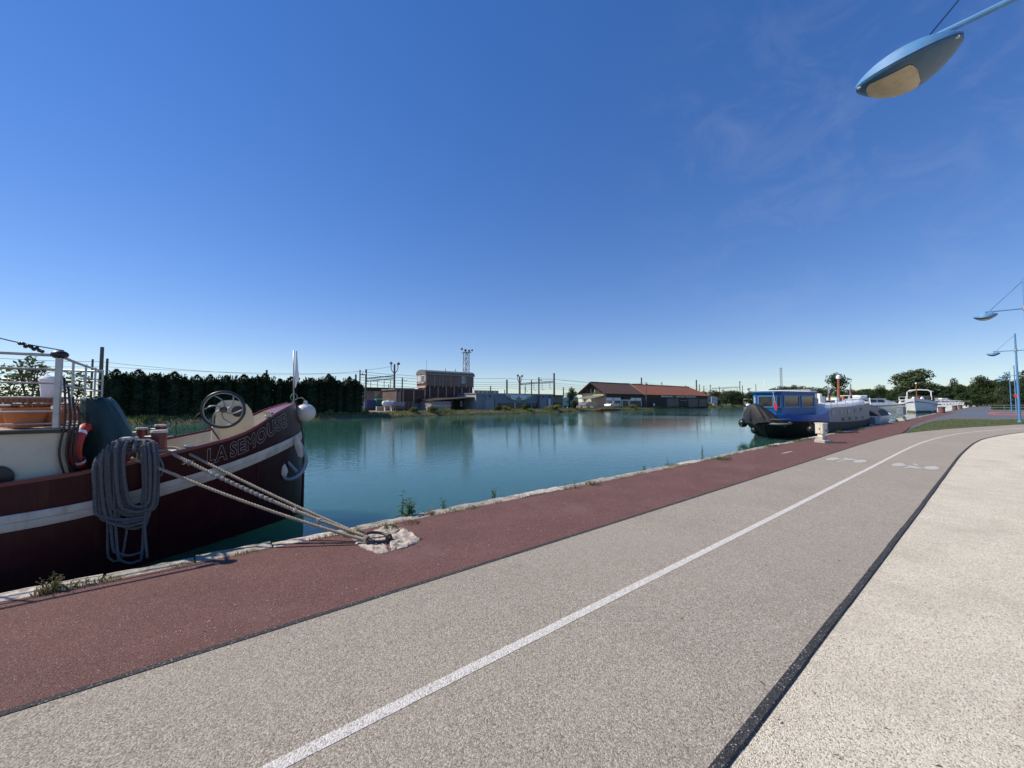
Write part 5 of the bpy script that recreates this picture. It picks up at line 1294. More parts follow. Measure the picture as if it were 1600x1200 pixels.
# --- small shed in front
YH = 57.5
sh, X0 = far('workshop_shed', 674, YH, 'low dark open shed with corrugated front before the signal box', 'shed')
W = ony(742, 620, YH).x - X0; xa = ony(705, 620, YH).x - X0; h = hz(705, 624, YH); h2 = hz(740, 621.5, YH)
MB().box2((0, 0, -.2), (xa, 4.0, h - .35)).build('front_bay', K['greyside'], sh)
for k in range(12): MB().box2((xa * (k + .1) / 12, -.05, .1), (xa * (k + .55) / 12, -.002, h - .45)).build('corrugation', K['greyside'], sh)
MB().box2((-.05, -.07, h * .42), (xa, -.051, h * .46)).build('front_rail', K['signwhite'], sh)
MB().box2((xa, 3.0, -.2), (W, 4.0, h)).build('back_wall', K['timberdark'], sh)
MB().add([(-.3, -.5, h - .35), (W + .2, -.5, h2), (W + .2, 4.3, h2 + .25), (-.3, 4.3, h - .1), (-.3, -.5, h - .2), (W + .2, -.5, h2 + .15), (W + .2, 4.3, h2 + .4), (-.3, 4.3, h + .05)], [(0, 1, 2, 3), (4, 5, 6, 7), (0, 1, 5, 4), (1, 2, 6, 5), (2, 3, 7, 6), (3, 0, 4, 7)]).build('roof', K['timberdark'], sh)
for x in (xa + .1, (xa + W) / 2, W - .1): MB().box((x, -.2, h / 2), (.14, .14, h)).build('post', K['timberdark'], sh)
MB().box2((W * .86, 2.9, .6), (W * .91, 2.999, 1.7)).build('notice', K['signwhite'], sh)
# --- grey flat roofed store with its wide sign
YG = 56.5
gs, X0 = far('grey_store', 744, YG, 'long flat roofed blue grey store with a wide bowl shaped sign', 'building')
W = ony(864, 620, YG).x - X0; h = hz(760, 615, YG); D = onx(712, 615, X0).y - YG
fx = lambda px: ony(px, 620, YG).x - X0
fz = lambda py: hz(800, py, YG)
MB().box2((0, 0, -.2), (W, D, h)).build('wall', K['greywall'], gs)
MB().box2((-.012, .05, .05), (-.001, D - .1, h - .25)).build('sunlit_side_sheet', M('painted_sunlit_wall', (.34, .36, .37), .7, var=.08), gs)  # thin paler sheet: sunlight on this wall is put into its colour
MB().box2((-.12, -.12, h - .12), (W + .05, D + .1, h + .10)).build('parapet', K['greymetal'], gs)
for a, b in ((758, 772), (843, 854)):
    d = MB().box2((fx(a), -.06, .0), (fx(b), -.002, fz(624.5))).build('roller_door', K['greydoor'], gs)
    for k in range(7): MB().box2((fx(a) + .08, -.085, .15 + k * .38), (fx(b) - .08, -.061, .42 + k * .38)).build('door_slat', K['greydoor'], d)
    MB().box2((fx(b), -.09, 0), (fx(b) + .14, -.002, fz(624.5) + .1)).build('door_jamb', K['black'], d)
for a, b in ((778, 789.5), (790, 803.5), (805, 817), (818, 829.5), (832, 839)):
    f = MB().box2((fx(a), -.05, .15), (fx(b), -.002, fz(630))).build('shop_window', K['black'], gs); MB().box2((fx(a) + .12, -.065, .28), (fx(b) - .12, -.052, fz(630) - .12)).build('pane', K['dimglass'], f)
MB().box2((fx(803.7), -.1, 0), (fx(804.8), -.003, fz(630))).build('white_post', K['signwhite'], gs)
d = MB().box2((fx(857), -.06, 0), (fx(860), -.002, 2.1)).build('door', K['signwhite'], gs)
# the sign: a shallow bowl outline, green below, white face with marks
def bowl(x0, x1, zt, zb, y, n=16):
    pts = [(x0, y, zt), (x1, y, zt)]
    for k in range(n + 1):
        t = k / n; x = x1 + (x0 - x1) * t; pts.append((x, y, zt - (zt - zb) * math.sin(math.pi * t) ** .55))
    return pts[0:1] + pts[1:2] + pts[3:-1]
sg = MB().prism_dir(bowl(fx(788), fx(831), fz(617), fz(626.3), -.12), (0, .11, 0)).build('shop_sign', K['signgreen'], gs)
MB().prism_dir(bowl(fx(789), fx(830), fz(616.6), fz(625.3), -.15), (0, .025, 0)).build('sign_face', K['signwhite'], sg)
for k in range(3):
    z = fz(618.6 + 2 * k); MB().box2((fx(791 + k), -.165, z - .08), (fx(797 + .3 * k), -.152, z + .08)).build('sign_print', K['signdark'], sg); MB().box2((fx(822 - .5 * k), -.165, z - .05), (fx(828 - k), -.152, z + .05)).build('sign_print', K['signgreen'], sg)
MB().box2((fx(806), -.165, fz(624.5)), (fx(814), -.152, fz(622))).build('sign_print', K['signdark'], sg)
MB().prism_dir([(fx(807.5), -.166, fz(621.6)), (fx(812.5), -.166, fz(621.6)), (fx(810), -.166, fz(618))], (0, .012, 0)).build('sign_emblem', K['greydoor'], sg)
for px in (765, 848.5, 859): MB().box((fx(px), -.15, fz(619.5)), (.25, .3, .25), bev=.04).build('wall_lamp', K['black'], gs)
# brown end bay
e, X1 = far('brown_end_bay', 864.4, YG, 'dark brown boarded end bay at the right of the grey store', 'building')
W2 = ony(880, 620, YG).x - X1
MB().box2((0, .1, -.2), (W2, D * .8, h - .15)).build('wall', K['panel'], e); MB().box2((.0, -.05, h - .3), (W2 + .1, D * .8 + .1, h - .05)).build('roof_edge', K['timberdark'], e)
for k in range(2):
    f = MB().box2((W2 * (.06 + .46 * k), .04, .2), (W2 * (.46 + .46 * k), .098, fz(630))).build('shop_window', K['black'], e); MB().box2((W2 * (.1 + .46 * k), .02, .3), (W2 * (.42 + .46 * k), .038, fz(631))).build('pane', K['dimglass'], f)
# roof tank strip behind the grey store
e, X1 = far('roof_annex', 741, 72, 'pale low annexe with openings behind the roof of the grey store', 'building')
W2 = ony(779, 610, 72).x - X1; h2 = hz(760, 610, 72)
MB().box2((0, 0, -.2), (W2, 5, h2)).build('wall', K['render'], e)
for k in range(6): MB().box2((W2 * (k + .2) / 6, -.03, h2 * .7), (W2 * (k + .8) / 6, -.002, h2 * .96)).build('opening', K['greywall'], e)
# --- tiled chalet with its lit gable and the long brick shed behind
YC = 60.0
ch, X0 = far('gabled_shed', 945, YC, 'brown tiled shed with a timber gable and cream lit end wall', 'building')
W = ony(1003, 613, YC).x - X0; D = onx(907, 614, X0).y - YC
ze, zr = hz(945, 613.5, YC), hz(985, 601, YC + D / 2)
fx = lambda px: ony(px, 620, YC).x - X0
fz = lambda py: hz(965, py, YC)
MB().box2((0.6, 0, -.2), (W - .02, D, ze)).build('wall', K['brick'], ch)
MB().box2((.55, .1, 0), (.598, D - .1, ze * .98)).build('end_wall', K['render'], ch)
MB().prism_dir([(.3, .05, ze - .05), (.3, D - .05, ze - .05), (.3, D / 2, zr - .15)], (.35, 0, 0)).build('timber_gable', K['timberdark'], ch)
for k in range(4): MB().box2((.22, D * (.25 + .16 * k), ze + .05), (.298, D * (.25 + .16 * k) + .15, ze + 1.0)).build('gable_board', K['render'] if k in (1, 2) else K['wood'], ch)
def gable_roof(parent, x0, x1, D, ze, zr, mat, ov=.6, th=.18, name='roof', hip=0.0):
    for s_, y0 in ((-1, -ov), (1, D + ov)):
        zl = ze - (zr - ze) * ov / (D / 2)
        m = MB(); a = [(x0, y0, zl), (x1, y0, zl), (x1 - hip, D / 2, zr), (x0, D / 2, zr)]
        m.add(a + [(p[0], p[1], p[2] + th) for p in a], [(3, 2, 1, 0), (4, 5, 6, 7), (0, 1, 5, 4), (1, 2, 6, 5), (2, 3, 7, 6), (3, 0, 4, 7)]); r = m.build(name, mat, parent)
    return r
gable_roof(ch, -.7, W, D, ze, zr, K['tiledark'])
for y0, y1 in ((-.6, D / 2), (D + .6, D / 2)):
    zl = ze - (zr - ze) * .6 / (D / 2); MB().tube([(-.72, y0, zl + .05), (-.72, y1, zr + .1)], .14, 6).build('barge_board', K['timberdark'], ch)
MB().tube([(-.6, D / 2, zr + .2), (W, D / 2, zr + .2)], .12, 6).build('ridge', K['tiledark'], ch)
for a, b in ((948, 956), (959, 969), (972, 981), (984, 992), (993, 1001)):
    f = MB().box2((fx(a) - .25, -.06, -.05), (fx(b) + .25, -.002, fz(621.5))).build('bay_frame', K['whitepaint'], ch); MB().box2((fx(a), -.08, 0), (fx(b), -.061, fz(626))).build('bay_opening', K['black'], f)
MB().box2((fx(971), -.5, fz(624)), (fx(983), -.01, fz(620))).build('balcony', K['timberdark'], ch)
MB().add([(-4.2, .4, 2.2), (-4.2, 5.2, 2.2), (.55, 5.4, 3.0), (.55, .2, 3.0), (-4.2, .4, 2.32), (-4.2, 5.2, 2.32), (.55, 5.4, 3.12), (.55, .2, 3.12)], [(0, 1, 2, 3), (4, 5, 6, 7), (0, 1, 5, 4), (1, 2, 6, 5), (2, 3, 7, 6), (3, 0, 4, 7)]).build('lean_to_roof', M('mossy_lean_to_roof', (.17, .18, .13), .8), ch)
for y in (.6, 2.8, 5.0): MB().box((-4.0, y, 1.1), (.14, .14, 2.2)).build('lean_to_post', K['timberdark'], ch)
lg, X1 = far('long_brick_shed', 1003.6, YC, 'long brown brick shed with red tiled roof and a strip of high windows', 'building')
W = ony(1106, 620, YC).x - X1; fx = lambda px: ony(px, 620, YC).x - X1
ze2 = ze - .05
MB().box2((0, .02, -.2), (W, D, ze2)).build('wall', K['brickbrown'], lg)
gable_roof(lg, .0, W + .6, D, ze2, zr - .05, K['tile'], hip=5.5)
MB().tube([(0, D / 2, zr + .13), (W - 5, D / 2, zr + .13)], .14, 6).build('ridge', K['tile'], lg)
MB().add([(W + .6, -.6, ze2 - .2), (W + .6, D + .6, ze2 - .2), (W - 4.9, D / 2, zr)], [(0, 1, 2)]).build('hip_end', K['tile'], lg)
MB().tube([(0.05, -.65, ze2 - .35), (.05, D / 2, zr + .12)], .16, 6).build('verge', K['strip'], lg)
z0, z1 = hz(1060, 621, YC), hz(1060, 616.8, YC)
f = MB().box2((fx(1032), -.1, z0), (fx(1091), .018, z1)).build('window_strip', K['greymetal'], lg)
k = 0
for px in range(1033, 1090, 6): MB().box2((fx(px), -.12, z0 + .08), (fx(px + 4.8), -.101, z1 - .08)).build('pane', K['signwhite'] if k % 3 else K['glass'], f); k += 1
for a, b in ((1012, 1040), (1042, 1060), (1075, 1090), (1092, 1104)): MB().box2((fx(a), -.05, 0), (fx(b), .018, hz(1060, 623, YC))).build('boarded_bay', K['timberdark'] if a == 1012 else K['panel'], lg)
MB().box2((fx(1053), -.06, 0), (fx(1057), .0, 2.2)).build('door', K['black'], lg); MB().box2((fx(1061), -.4, hz(1060, 626.5, YC)), (fx(1071), -.03, hz(1060, 625, YC))).build('wall_shelf', K['greywall'], lg)
# --- industrial hall behind the hedge end
e, X1 = far('industrial_hall', 566, 74, 'pale low industrial hall with dark roof beyond the hedge end', 'building')
W2 = ony(641, 610, 74).x - X1; h2 = hz(600, 606, 74)
MB().box2((0, 0, -.2), (W2, 10, h2 - .6)).build('wall', M('dusty_hall_wall', (.30, .27, .24), .9, var=.15), e); MB().box2((-.4, -1.2, h2 - .6), (W2 + .4, 10.4, h2)).build('roof', K['timberdark'], e)
for k in range(3): MB().prism_dir([(W2 * (.22 + .24 * k), -.05, h2 - .65), (W2 * (.22 + .24 * k) + 1.6, -.05, h2 - .65), (W2 * (.22 + .24 * k) + .3, -.05, h2 - 1.9)], (0, .04, 0)).build('roof_brace', K['render'], e)
MB().box2((-.5, -9, -.2), (W2 * .9, -8.6, .75)).build('yard_wall', K['concrete'], e)
e, X1 = far('blue_container', 573, 68, 'blue waste container in the yard beyond the hedge', 'container'); MB().box2((0, 0, .4), (2.6, 2, 1.8), ).build('body', M('blue_container_paint', (.02, .05, .17), .5), e)
for k in range(5): MB().box2((.2 + .5 * k, -.06, .45), (.3 + .5 * k, -.001, 1.75)).build('rib', K['bluedark'], e)
MB().box2((0.1, .1, 0), (2.5, 1.9, .4)).build('skid', K['black'], e)
e, X1 = far('green_tank_trailer', 588, 67.5, 'green tank trailer parked in the yard beyond the hedge', 'trailer'); L_ = ony(610, 630, 67.5).x - X1
MB().tube([(0, 1, 1.3), (.15, 1, 1.3), (L_ - .15, 1, 1.3), (L_, 1, 1.3)], [.5, .8, .8, .5], 14).build('tank', M('green_tank_paint', (.02, .14, .09), .5), e, smooth=35)
for x in (.6, L_ - .8, L_ - 1.5): MB().lathe([(.35, -.12), (.4, -.1), (.4, .1), (.35, .12)], (x, .3, .4), 14, axis=(0, 1, 0)).build('wheel', K['blackrubber'], e, smooth=35)
MB().box2((0, .3, .5), (L_, 1.7, .62)).build('chassis', K['black'], e)
e, X1 = far('white_gas_tank', 597, 62, 'white horizontal gas tank at the yard edge near the tall mast', 'tank'); L_ = ony(617, 630, 62).x - X1; zc = hz(606, 630.3, 62)
MB().tube([(0, 0, zc), (.06, 0, zc), (.25, 0, zc), (L_ - .25, 0, zc), (L_ - .06, 0, zc), (L_, 0, zc)], [.05, .3, .42, .42, .3, .05], 16).build('tank', K['whitepaint'], e, smooth='all')
for x in (.5, L_ - .5): MB().box((x, 0, zc / 2 - .15), (.2, .5, zc - .3)).build('saddle', K['concrete'], e)
MB().lathe([(.15, 0), (.15, .15), (.05, .18)], (L_ * .5, 0, zc + .4), 12).build('valve_cover', K['whitepaint'], e)
# --- cars and truck
def car(px, Y, rz_, label, paint, name='parked_car'):
    p = ony(px, 640, Y); e = empty(name, (p.x, Y, GZ + .08), rz_, label, 'car')
    side = [(-2.1, .35), (-2.1, .78), (-1.95, .95), (-1.5, 1.0), (-.9, 1.42), (.5, 1.45), (1.2, 1.0), (2.0, .85), (2.15, .6), (2.15, .35)]
    MB().prism_dir([(x, -.82, z) for x, z in side], (0, 1.64, 0)).build('body', paint, e)
    for s_ in (-1, 1):
        MB().prism_dir([(x, s_ * .825, z) for x, z in ((-1.3, 1.02), (-.85, 1.36), (-.2, 1.38), (-.2, 1.02))], (0, s_ * .012, 0)).build('side_window', K['glass'], e); MB().prism_dir([(x, s_ * .825, z) for x, z in ((-.1, 1.02), (-.1, 1.38), (.45, 1.38), (1.0, 1.02))], (0, s_ * .012, 0)).build('side_window', K['glass'], e)
        for x in (-1.3, 1.35):
            w = MB().lathe([(.3, -.09), (.32, -.06), (.32, .06), (.3, .09)], (x, s_ * .76, .32), 16, axis=(0, 1, 0)).build('wheel', K['blackrubber'], e, smooth=35); MB().lathe([(.19, 0), (.05, .03)], (x, s_ * .852, .32), 12, axis=(0, s_, 0)).build('rim', K['steel'], w)
    for y in (-.6, .6): MB().box((2.13, y, .68), (.06, .3, .14), bev=.02).build('headlight', K['signwhite'], e); MB().box((-2.09, y, .78), (.06, .25, .16), bev=.02).build('tail_light', K['signred'], e)
    MB().quad((1.16, -.68, 1.06), (1.16, .68, 1.06), (.62, .62, 1.42), (.62, -.62, 1.42)).build('windscreen', K['glass'], e); MB().quad((-1.53, -.68, 1.05), (-1.53, .68, 1.05), (-.98, .62, 1.42), (-.98, -.62, 1.42)).build('rear_window', K['glass'], e) if False else None
    return e
K['cardark'] = M('dark_car_paint', (.05, .06, .07), .25, var=.03, coat=.5); K['carwhite'] = M('pale_grey_car_paint', (.38, .39, .40), .25, var=.03, coat=.5); K['cargrey'] = M('silver_car_paint', (.17, .18, .19), .3, .3, var=.05, coat=.5)
car(624, 59.6, R(66), 'dark car parked nose on before the brick wing', K['cardark']); car(919, 58.6, R(4), 'silver car parked before the timber gable', K['cargrey'])
car(957, 57.9, R(184), 'pale grey car parked by the bays of the tiled shed', K['carwhite']); 
tk, X1 = far('box_truck', 880, 62, 'teal cabbed box truck parked left of the leafy tree', 'truck'); L_ = ony(903, 630, 62).x - X1
MB().box2((0, 0, .5), (L_ * .40, 2.1, 2.5), bev=.12).build('cab', K['teal'], tk); MB().box2((L_ * .45, -.05, .7), (L_, 2.2, 2.65), bev=.04).build('box_body', K['greymetal'], tk)
MB().box2((L_ * .05, -.02, 1.5), (L_ * .3, -.001, 2.2)).build('cab_window', K['glass'], tk); MB().box2((-.02, .2, 1.4), (-.001, 1.9, 2.25)).build('windscreen', K['glass'], tk); MB().box2((-.1, .1, .45), (.1, 2.0, .8), bev=.04).build('bumper', K['whitepaint'], tk)
for x in (.18 * L_, .82 * L_):
    for y in (.15, 1.95): MB().lathe([(.4, -.13), (.43, -.1), (.43, .1), (.4, .13)], (x, y, .43), 16, axis=(0, 1, 0)).build('wheel', K['blackrubber'], tk, smooth=35)
# --- right part of the far bank: board, tank house, cabins
def box_house(px0, px1, ytop, Y, label, mat, roof, D=4, name='site_cabin', nw=2, z0=0.0, over=.15):
    e, X1 = far(name, px0, Y, label, 'cabin'); W2 = ony(px1, 620, Y).x - X1; h2 = hz((px0 + px1) / 2, ytop, Y)
    MB().box2((0, 0, z0), (W2, D, h2 - .15)).build('wall', mat, e); MB().box2((-over, -over, h2 - .15), (W2 + over, D + over, h2)).build('roof', roof, e)
    for k in range(nw): win(e, (W2 * (k + .5) / nw, -.002, h2 * .55), W2 / nw * .35, h2 * .3)
    return e, W2, h2
sb_e, X1 = far('map_signboard', 1112, 68, 'square white signboard with an outline map, on posts at the far bank', 'sign'); W2 = ony(1121, 620, 68).x - X1; zt, zb = hz(1116, 620.8, 68), hz(1116, 630, 68)
MB().box2((0, 0, zb), (W2, .12, zt)).build('board', K['signwhite'], sb_e); 
m = MB(); m.tube(spline([(W2 * a, -.02, zb + (zt - zb) * b) for a, b in ((.15, .25), (.15, .6), (.3, .75), (.5, .6), (.6, .68), (.75, .5), (.85, .5), (.85, .2))], 30), .05, 5); m.build('map_outline', K['signdark'], sb_e)
for x in (.3, W2 - .3): MB().box((x, .2, zb / 2 + .5), (.15, .12, zb + 1)).build('post', K['polesteel'], sb_e)
e, X1 = far('tank_house', 1128, 72, 'pale round topped tank house on stilts by the far bank', 'tank'); W2 = ony(1138, 620, 72).x - X1; zt, zb = hz(1133, 618.5, 72), hz(1133, 626.5, 72)
MB().lathe([(W2 * .5, zb), (W2 * .5, zt - .5), (W2 * .3, zt - .12), (.001, zt)], (W2 / 2, W2 / 2, 0), 20).build('tank', K['render'], e, smooth=35)
for x in (.2, W2 - .2):
    for y in (W2 * .3, W2 * .7): MB().box((x if x > 1 else .9, y, zb / 2), (.18, .18, zb)).build('stilt', K['polesteel'], e)
box_house(1139, 1160, 619, 78, 'long grey site cabin right of the pale tank house', K['greyside'], K['zinc'], name='site_cabin', nw=3)
box_house(1144, 1160, 626, 74, 'low blue grey workshop before the long site cabin', K['greywall'], K['greymetal'], name='low_workshop', nw=1)
box_house(1106.5, 1111, 618, 66, 'narrow pale hut at the right end of the long brick shed', K['greyside'], K['zinc'], name='pale_hut', nw=1, D=3)
e, X1 = far('white_crane_post', 1170, 80, 'white T shaped post on the far bank left of the blue barge', 'post'); zt = hz(1170, 608, 80)
MB().box((0, 0, zt / 2), (1.1, .8, zt)).build('post', K['whitepaint'], e); MB().box((0, 0, zt + .2), (4.5, .9, .5)).build('crossbeam', K['whitepaint'], e)
for k, (px, py) in enumerate(((1097, 630), (1110, 629.5), (1022, 631))):
    e, X1 = far('white_marker_disc', px, 58.5 + (px - 1000) * .045, ['small white marker by the long brick shed near its right end', 'small white marker between the long shed and the signboard', 'small white round marker before the long brick shed'][k], 'marker')
    MB().lathe([(.38, -.04), (.40, 0), (.38, .04)], (0, 0, .75), 16, axis=(0, 1, 0)).build('disc', K['flagwhite'], e); MB().tube([(0, 0, 0), (0, 0, .75)], .05, 6).build('stem', K['steel'], e)
# --- masts, poles and overhead line
def pole(px, ytop, Y, r, label, mat='poleconc', arm=None, name='utility_pole', r2=None):
    e, X1 = far(name, px, Y, label, 'pole', 'poles along the railway'); zt = hz(px, ytop, Y)
    MB().tube([(0, 0, -.2), (0, 0, zt)], [r, r2 or r * .8], 8).build('shaft', K[mat], e, smooth=35)
    if arm:
        MB().box((arm * .5, 0, zt - .6), (abs(arm), .08, .08)).build('bracket_arm', K['polesteel'], e)
        for k in (.35, .95): MB().lathe([(.06, 0), (.1, .04), (.06, .1), (.1, .16), (.05, .22)], (arm * k, 0, zt - .56), 8).build('insulator', K['greymetal'], e)
    return e, zt
PL = [(141, 561, 66, .12, 'thin pole left of the thickest post behind the barge railing', None), (155, 542, 62, .20, 'thick tall post rising left of the hedge', None), (164, 560, 64, .14, 'short post directly right of the thick post left of the hedge', None),
      (415, 578, 64, .16, 'dark post top sticking up from the middle of the hedge', None), (555, 585, 64, .18, 'dark post top behind the right end of the hedge', None), (561.5, 578, 50.0, .10, 'thin pole against the right end of the hedge', .8), (571, 577, 60, .17, 'grey concrete pole just right of the hedge end', None),
      (628, 590, 70, .15, 'dark post left of the signal box roofline', .9), (607, 600, 70, .1, 'short thin post between hedge end and tall mast', None), (766.5, 603, 70, .16, 'short dark post above the left part of the grey store', None),
      (792, 593, 72, .24, 'thick dark post above the grey store left of the lattice mast', None), (788.5, 609, 74, .12, 'stubby post left of the thick dark post', None), (820.5, 604, 76, .14, 'pale short post between the overhead gantry masts', None),
      (830.5, 593.5, 70, .16, 'dark post under the middle of the overhead gantry', None), (842, 589.5, 56.2, .17, 'pale concrete pole standing before the grey store', .8), (866, 583, 68, .26, 'thick concrete mast at the right end of the gantry', None), (880.5, 605, 66, .16, 'dark post at the right end of the grey store', None),
      (922, 597, 80, .16, 'post top behind the ridge of the timber gable', None), (932.5, 596, 82, .1, 'thin cross armed post behind the brown tiled roof', .9), (982, 598.5, 80, .14, 'stub post behind the junction of the two roofs', None), (1003, 590, 78, .3, 'thick post rising behind the red tiled roof', None),
      (1010, 597, 58.2, .12, 'thin pole before the left part of the long brick shed', .7), (1035, 597, 82, .16, 'cross armed post behind the middle of the red roof', -.9), (1072, 602, 80, .2, 'short post behind the right hip of the red roof', None), (1089, 593.5, 80, .34, 'thick dark post at the right end of the red roof', None),
      (1093.5, 600.5, 78, .2, 'shorter post right of the thick dark post at the red roof', None), (1100.5, 603, 76, .2, 'third post right of the red roof end', None), (1110.5, 601, 68, .16, 'pale cross armed pole beside the white signboard', .9), (1125, 604, 84, .2, 'post behind the gap between signboard and tank house', None),
      (1161, 602, 95, .25, 'post left of the white T shaped post', None), (1182, 600, 105, .25, 'post above the roof edge of the blue barge wheelhouse', None)]
PT = {}
for (px, yt, Y, r, lb, arm) in PL: PT[px] = (pole(px, yt, Y, r, lb, arm=arm), px, yt, Y)
def lattice(px, ybase_hidden, ytop, Y, w, label, name='floodlight_tower', lamps=4):
    e, X1 = far(name, px, Y, label, 'tower'); zt = hz(px, ytop + 4, Y); n = max(4, int(zt / (w * 1.3)))
    for sx_ in (-1, 1):
        for sy_ in (-1, 1): MB().box((sx_ * w / 2, sy_ * w / 2, zt / 2), (w * .14, w * .14, zt)).build('leg', K['steel'], e)
    m = MB()
    for k in range(n):
        z0, z1 = zt * k / n, zt * (k + 1) / n; s_ = 1 if k % 2 else -1
        for y in (-w / 2, w / 2): m.tube([(-s_ * w / 2, y, z0), (s_ * w / 2, y, z1)], w * .05, 4); m.tube([(-w / 2, y, z1), (w / 2, y, z1)], w * .05, 4)
        for x in (-w / 2, w / 2): m.tube([(x, -s_ * w / 2, z0), (x, s_ * w / 2, z1)], w * .05, 4)
    m.build('bracing', K['steel'], e)
    MB().box((0, 0, zt + .05), (w * 2, w * 1.6, .12)).build('platform', K['steel'], e)
    for k in range(lamps):
        t = (k / (lamps - 1) - .5) * 2; MB().lathe([(.05, 0), (.22, .18), (.26, .34), (.2, .36)], (t * w * 1.2, -.2, zt + .15 + .35 * abs(t)), 10, axis=(t * .8, -.6, .35)).build('floodlight', K['polesteel'], e)
    return e
lattice(728, 0, 547, 67, .85, 'lattice floodlight tower rising behind the signal box')
lattice(1222, 0, 572, 150, 1.5, 'distant lattice floodlight mast behind the blue wheelhouse', lamps=3)
def mast(px, ytop, Y, label, r=.2, horn=True):
    e, zt = pole(px, ytop, Y, r, label, name='catenary_mast')
    if horn:
        for s_ in (-1, 1):
            MB().tube(spline([(0, 0, zt - 1.6), (s_ * .5, 0, zt - 1.0), (s_ * .6, 0, zt - .3), (s_ * .45, 0, zt + .1)], 8), .06, 6).build('horn_bracket', K['polesteel'], e); MB().lathe([(.08, 0), (.25, .2), (.22, .4)], (s_ * .5, 0, zt), 10, axis=(s_ * .5, -.5, .4)).build('floodlight', K['polesteel'], e)
    return e
mast(615.5, 569, 63.8, 'tall catenary mast with curved bracket left of the signal box'); mast(812, 588, 68, 'lattice headed catenary mast above the grey store', .26); mast(1157, 597, 110, 'far catenary mast left of the blue wheelhouse', .3)
def gantry(a, b, label, n=10, dep=.5, drops=4):
    e = empty('overhead_gantry', (a.x, a.y, a.z), 0, label, 'gantry', 'gantries over the railway'); d = b - a; m = MB()
    m.tube([(0, 0, 0), d], .07, 5); m.build('top_chord', K['polesteel'], e); MB().tube([(0, 0, -dep), d + Vector((0, 0, -dep))], .07, 5).build('bottom_chord', K['polesteel'], e)
    m = MB()
    for k in range(n): m.tube([d * (k / n), d * ((k + .5) / n) + Vector((0, 0, -dep)), d * ((k + 1) / n)], .04, 4)
    m.build('lacing', K['polesteel'], e)
    for k in range(drops):
        p = d * ((k + .6) / drops) + Vector((0, 0, -dep)); MB().tube([p, p + Vector((0, 0, -1.5)), p + Vector((.7, 0, -1.6))], .05, 5).build('dropper_arm', K['polesteel'], e)
gantry(ony(573, 591, 63), ony(614.5, 587, 63), 'lattice gantry beam between the hedge end pole and the tall mast')
gantry(ony(813, 599, 68), ony(864, 595.5, 68), 'gantry beam with hanging arms above the grey store', dep=.3)
gantry(ony(1112, 606.5, 100), ony(1156, 604.5, 105), 'far gantry beam left of the blue barge wheelhouse', dep=.4)
gantry(ony(945, 601, 84), ony(1003, 600, 84), 'gantry beam just above the brown and red roofs', dep=.3, drops=2)
def wire(pts, label, r=.022):
    out = []
    for a, b in zip(pts[:-1], pts[1:]): out += sag(a, b, (b - a).length * .012, 14)[:-1]
    out.append(pts[-1]); thing_mesh(MB().tube(out, r, 4), 'overhead_wire', K['wire'], label, 'wire', 'all', 'overhead railway wires')
wire([ony(-60, 556, 55), ony(155, 565, 62), ony(415, 585, 64), ony(561.5, 580, 50.5)], 'highest thin wire above the left hedge', .018)
wire([ony(-60, 568, 58), ony(164, 573, 64), ony(560, 583, 64)], 'lower thin wire just over the hedge tops', .015)
for k, (ya, yb, yc, lb) in enumerate(((586, 591, 599, 'topmost'), (590, 597, 601, 'second'), (595, 600, 603, 'third'), (599, 603, 605, 'fourth'), (604, 606, 606, 'lowest'))):
    wire([ony(561, ya - 6, 66), ony(628, ya, 68), ony(792, yb, 72), ony(866, yb + 1.5, 74), ony(1003, yc, 84), ony(1157, yc + 3, 110)], lb + ' of the five railway wires crossing behind the far buildings', .028)
wire([ony(842, 590, 56.4), ony(1010, 598, 58.4), ony(1110.5, 602, 68)], 'pole line wire running in front of the far sheds', .016)
wire([ony(571, 578, 60.2), ony(614, 572, 63.7)], 'short wire from the hedge end pole up to the tall mast', .02)

# ================================================================== TREES AND HEDGE
def crown_mesh(name, clumps, n, size, mat, flat=.7):
    """clumps: (centre, radii); leaves lie in shells of the clumps so that light and dark lumps read"""
    m = MB(); tot = sum(c[1][0] * c[1][2] for c in clumps)
    for c, rad in clumps:
        k = int(n * rad[0] * rad[2] / tot)
        for _ in range(k):
            d = Vector((rnd.gauss(0, 1), rnd.gauss(0, 1), rnd.gauss(0, 1))).normalized() * (rnd.random() ** .28)
            d *= 1 + .18 * mnoise.noise((d.x * 2.5 + c[0], d.y * 2.5, d.z * 2.5 + c[2]))
            p = Vector(c) + Vector((d.x * rad[0], d.y * rad[1], d.z * rad[2])); s = size * rnd.uniform(.6, 1.4)
            nrm = (d + Vector((rnd.gauss(0, .6), rnd.gauss(0, .6), rnd.gauss(0, .6) + .3))).normalized(); a = nrm.orthogonal().normalized(); a = Matrix.Rotation(rnd.random() * 6.28, 3, nrm) @ a; b = nrm.cross(a)
            m.add([p - a * s * .55, p + b * s * .34, p + a * s * .6, p - b * s * .34], [(0, 1, 2, 3)])
    me = bpy.data.meshes.new(name); me.from_pydata(m.v, [], m.f); me.materials.append(mat); return me
def trunk_mesh(name, h, r, limbs):
    m = MB(); m.tube([(0, 0, -.3), (.03 * h, 0, h * .35), (.0, .02 * h, h * .7), (.02 * h, 0, h)], [r, r * .75, r * .5, r * .2], 8)
    for (z, a, l, up) in limbs:
        p = Vector((.02 * h, 0, z)); q = p + Vector((math.cos(a) * l, math.sin(a) * l, up)); m.tube([p, p.lerp(q, .5) + Vector((0, 0, .1 * l)), q], [r * .4, r * .28, r * .1], 6)
    me = bpy.data.meshes.new(name); me.from_pydata(m.v, [], m.f); me.materials.append(K['bark']); return me
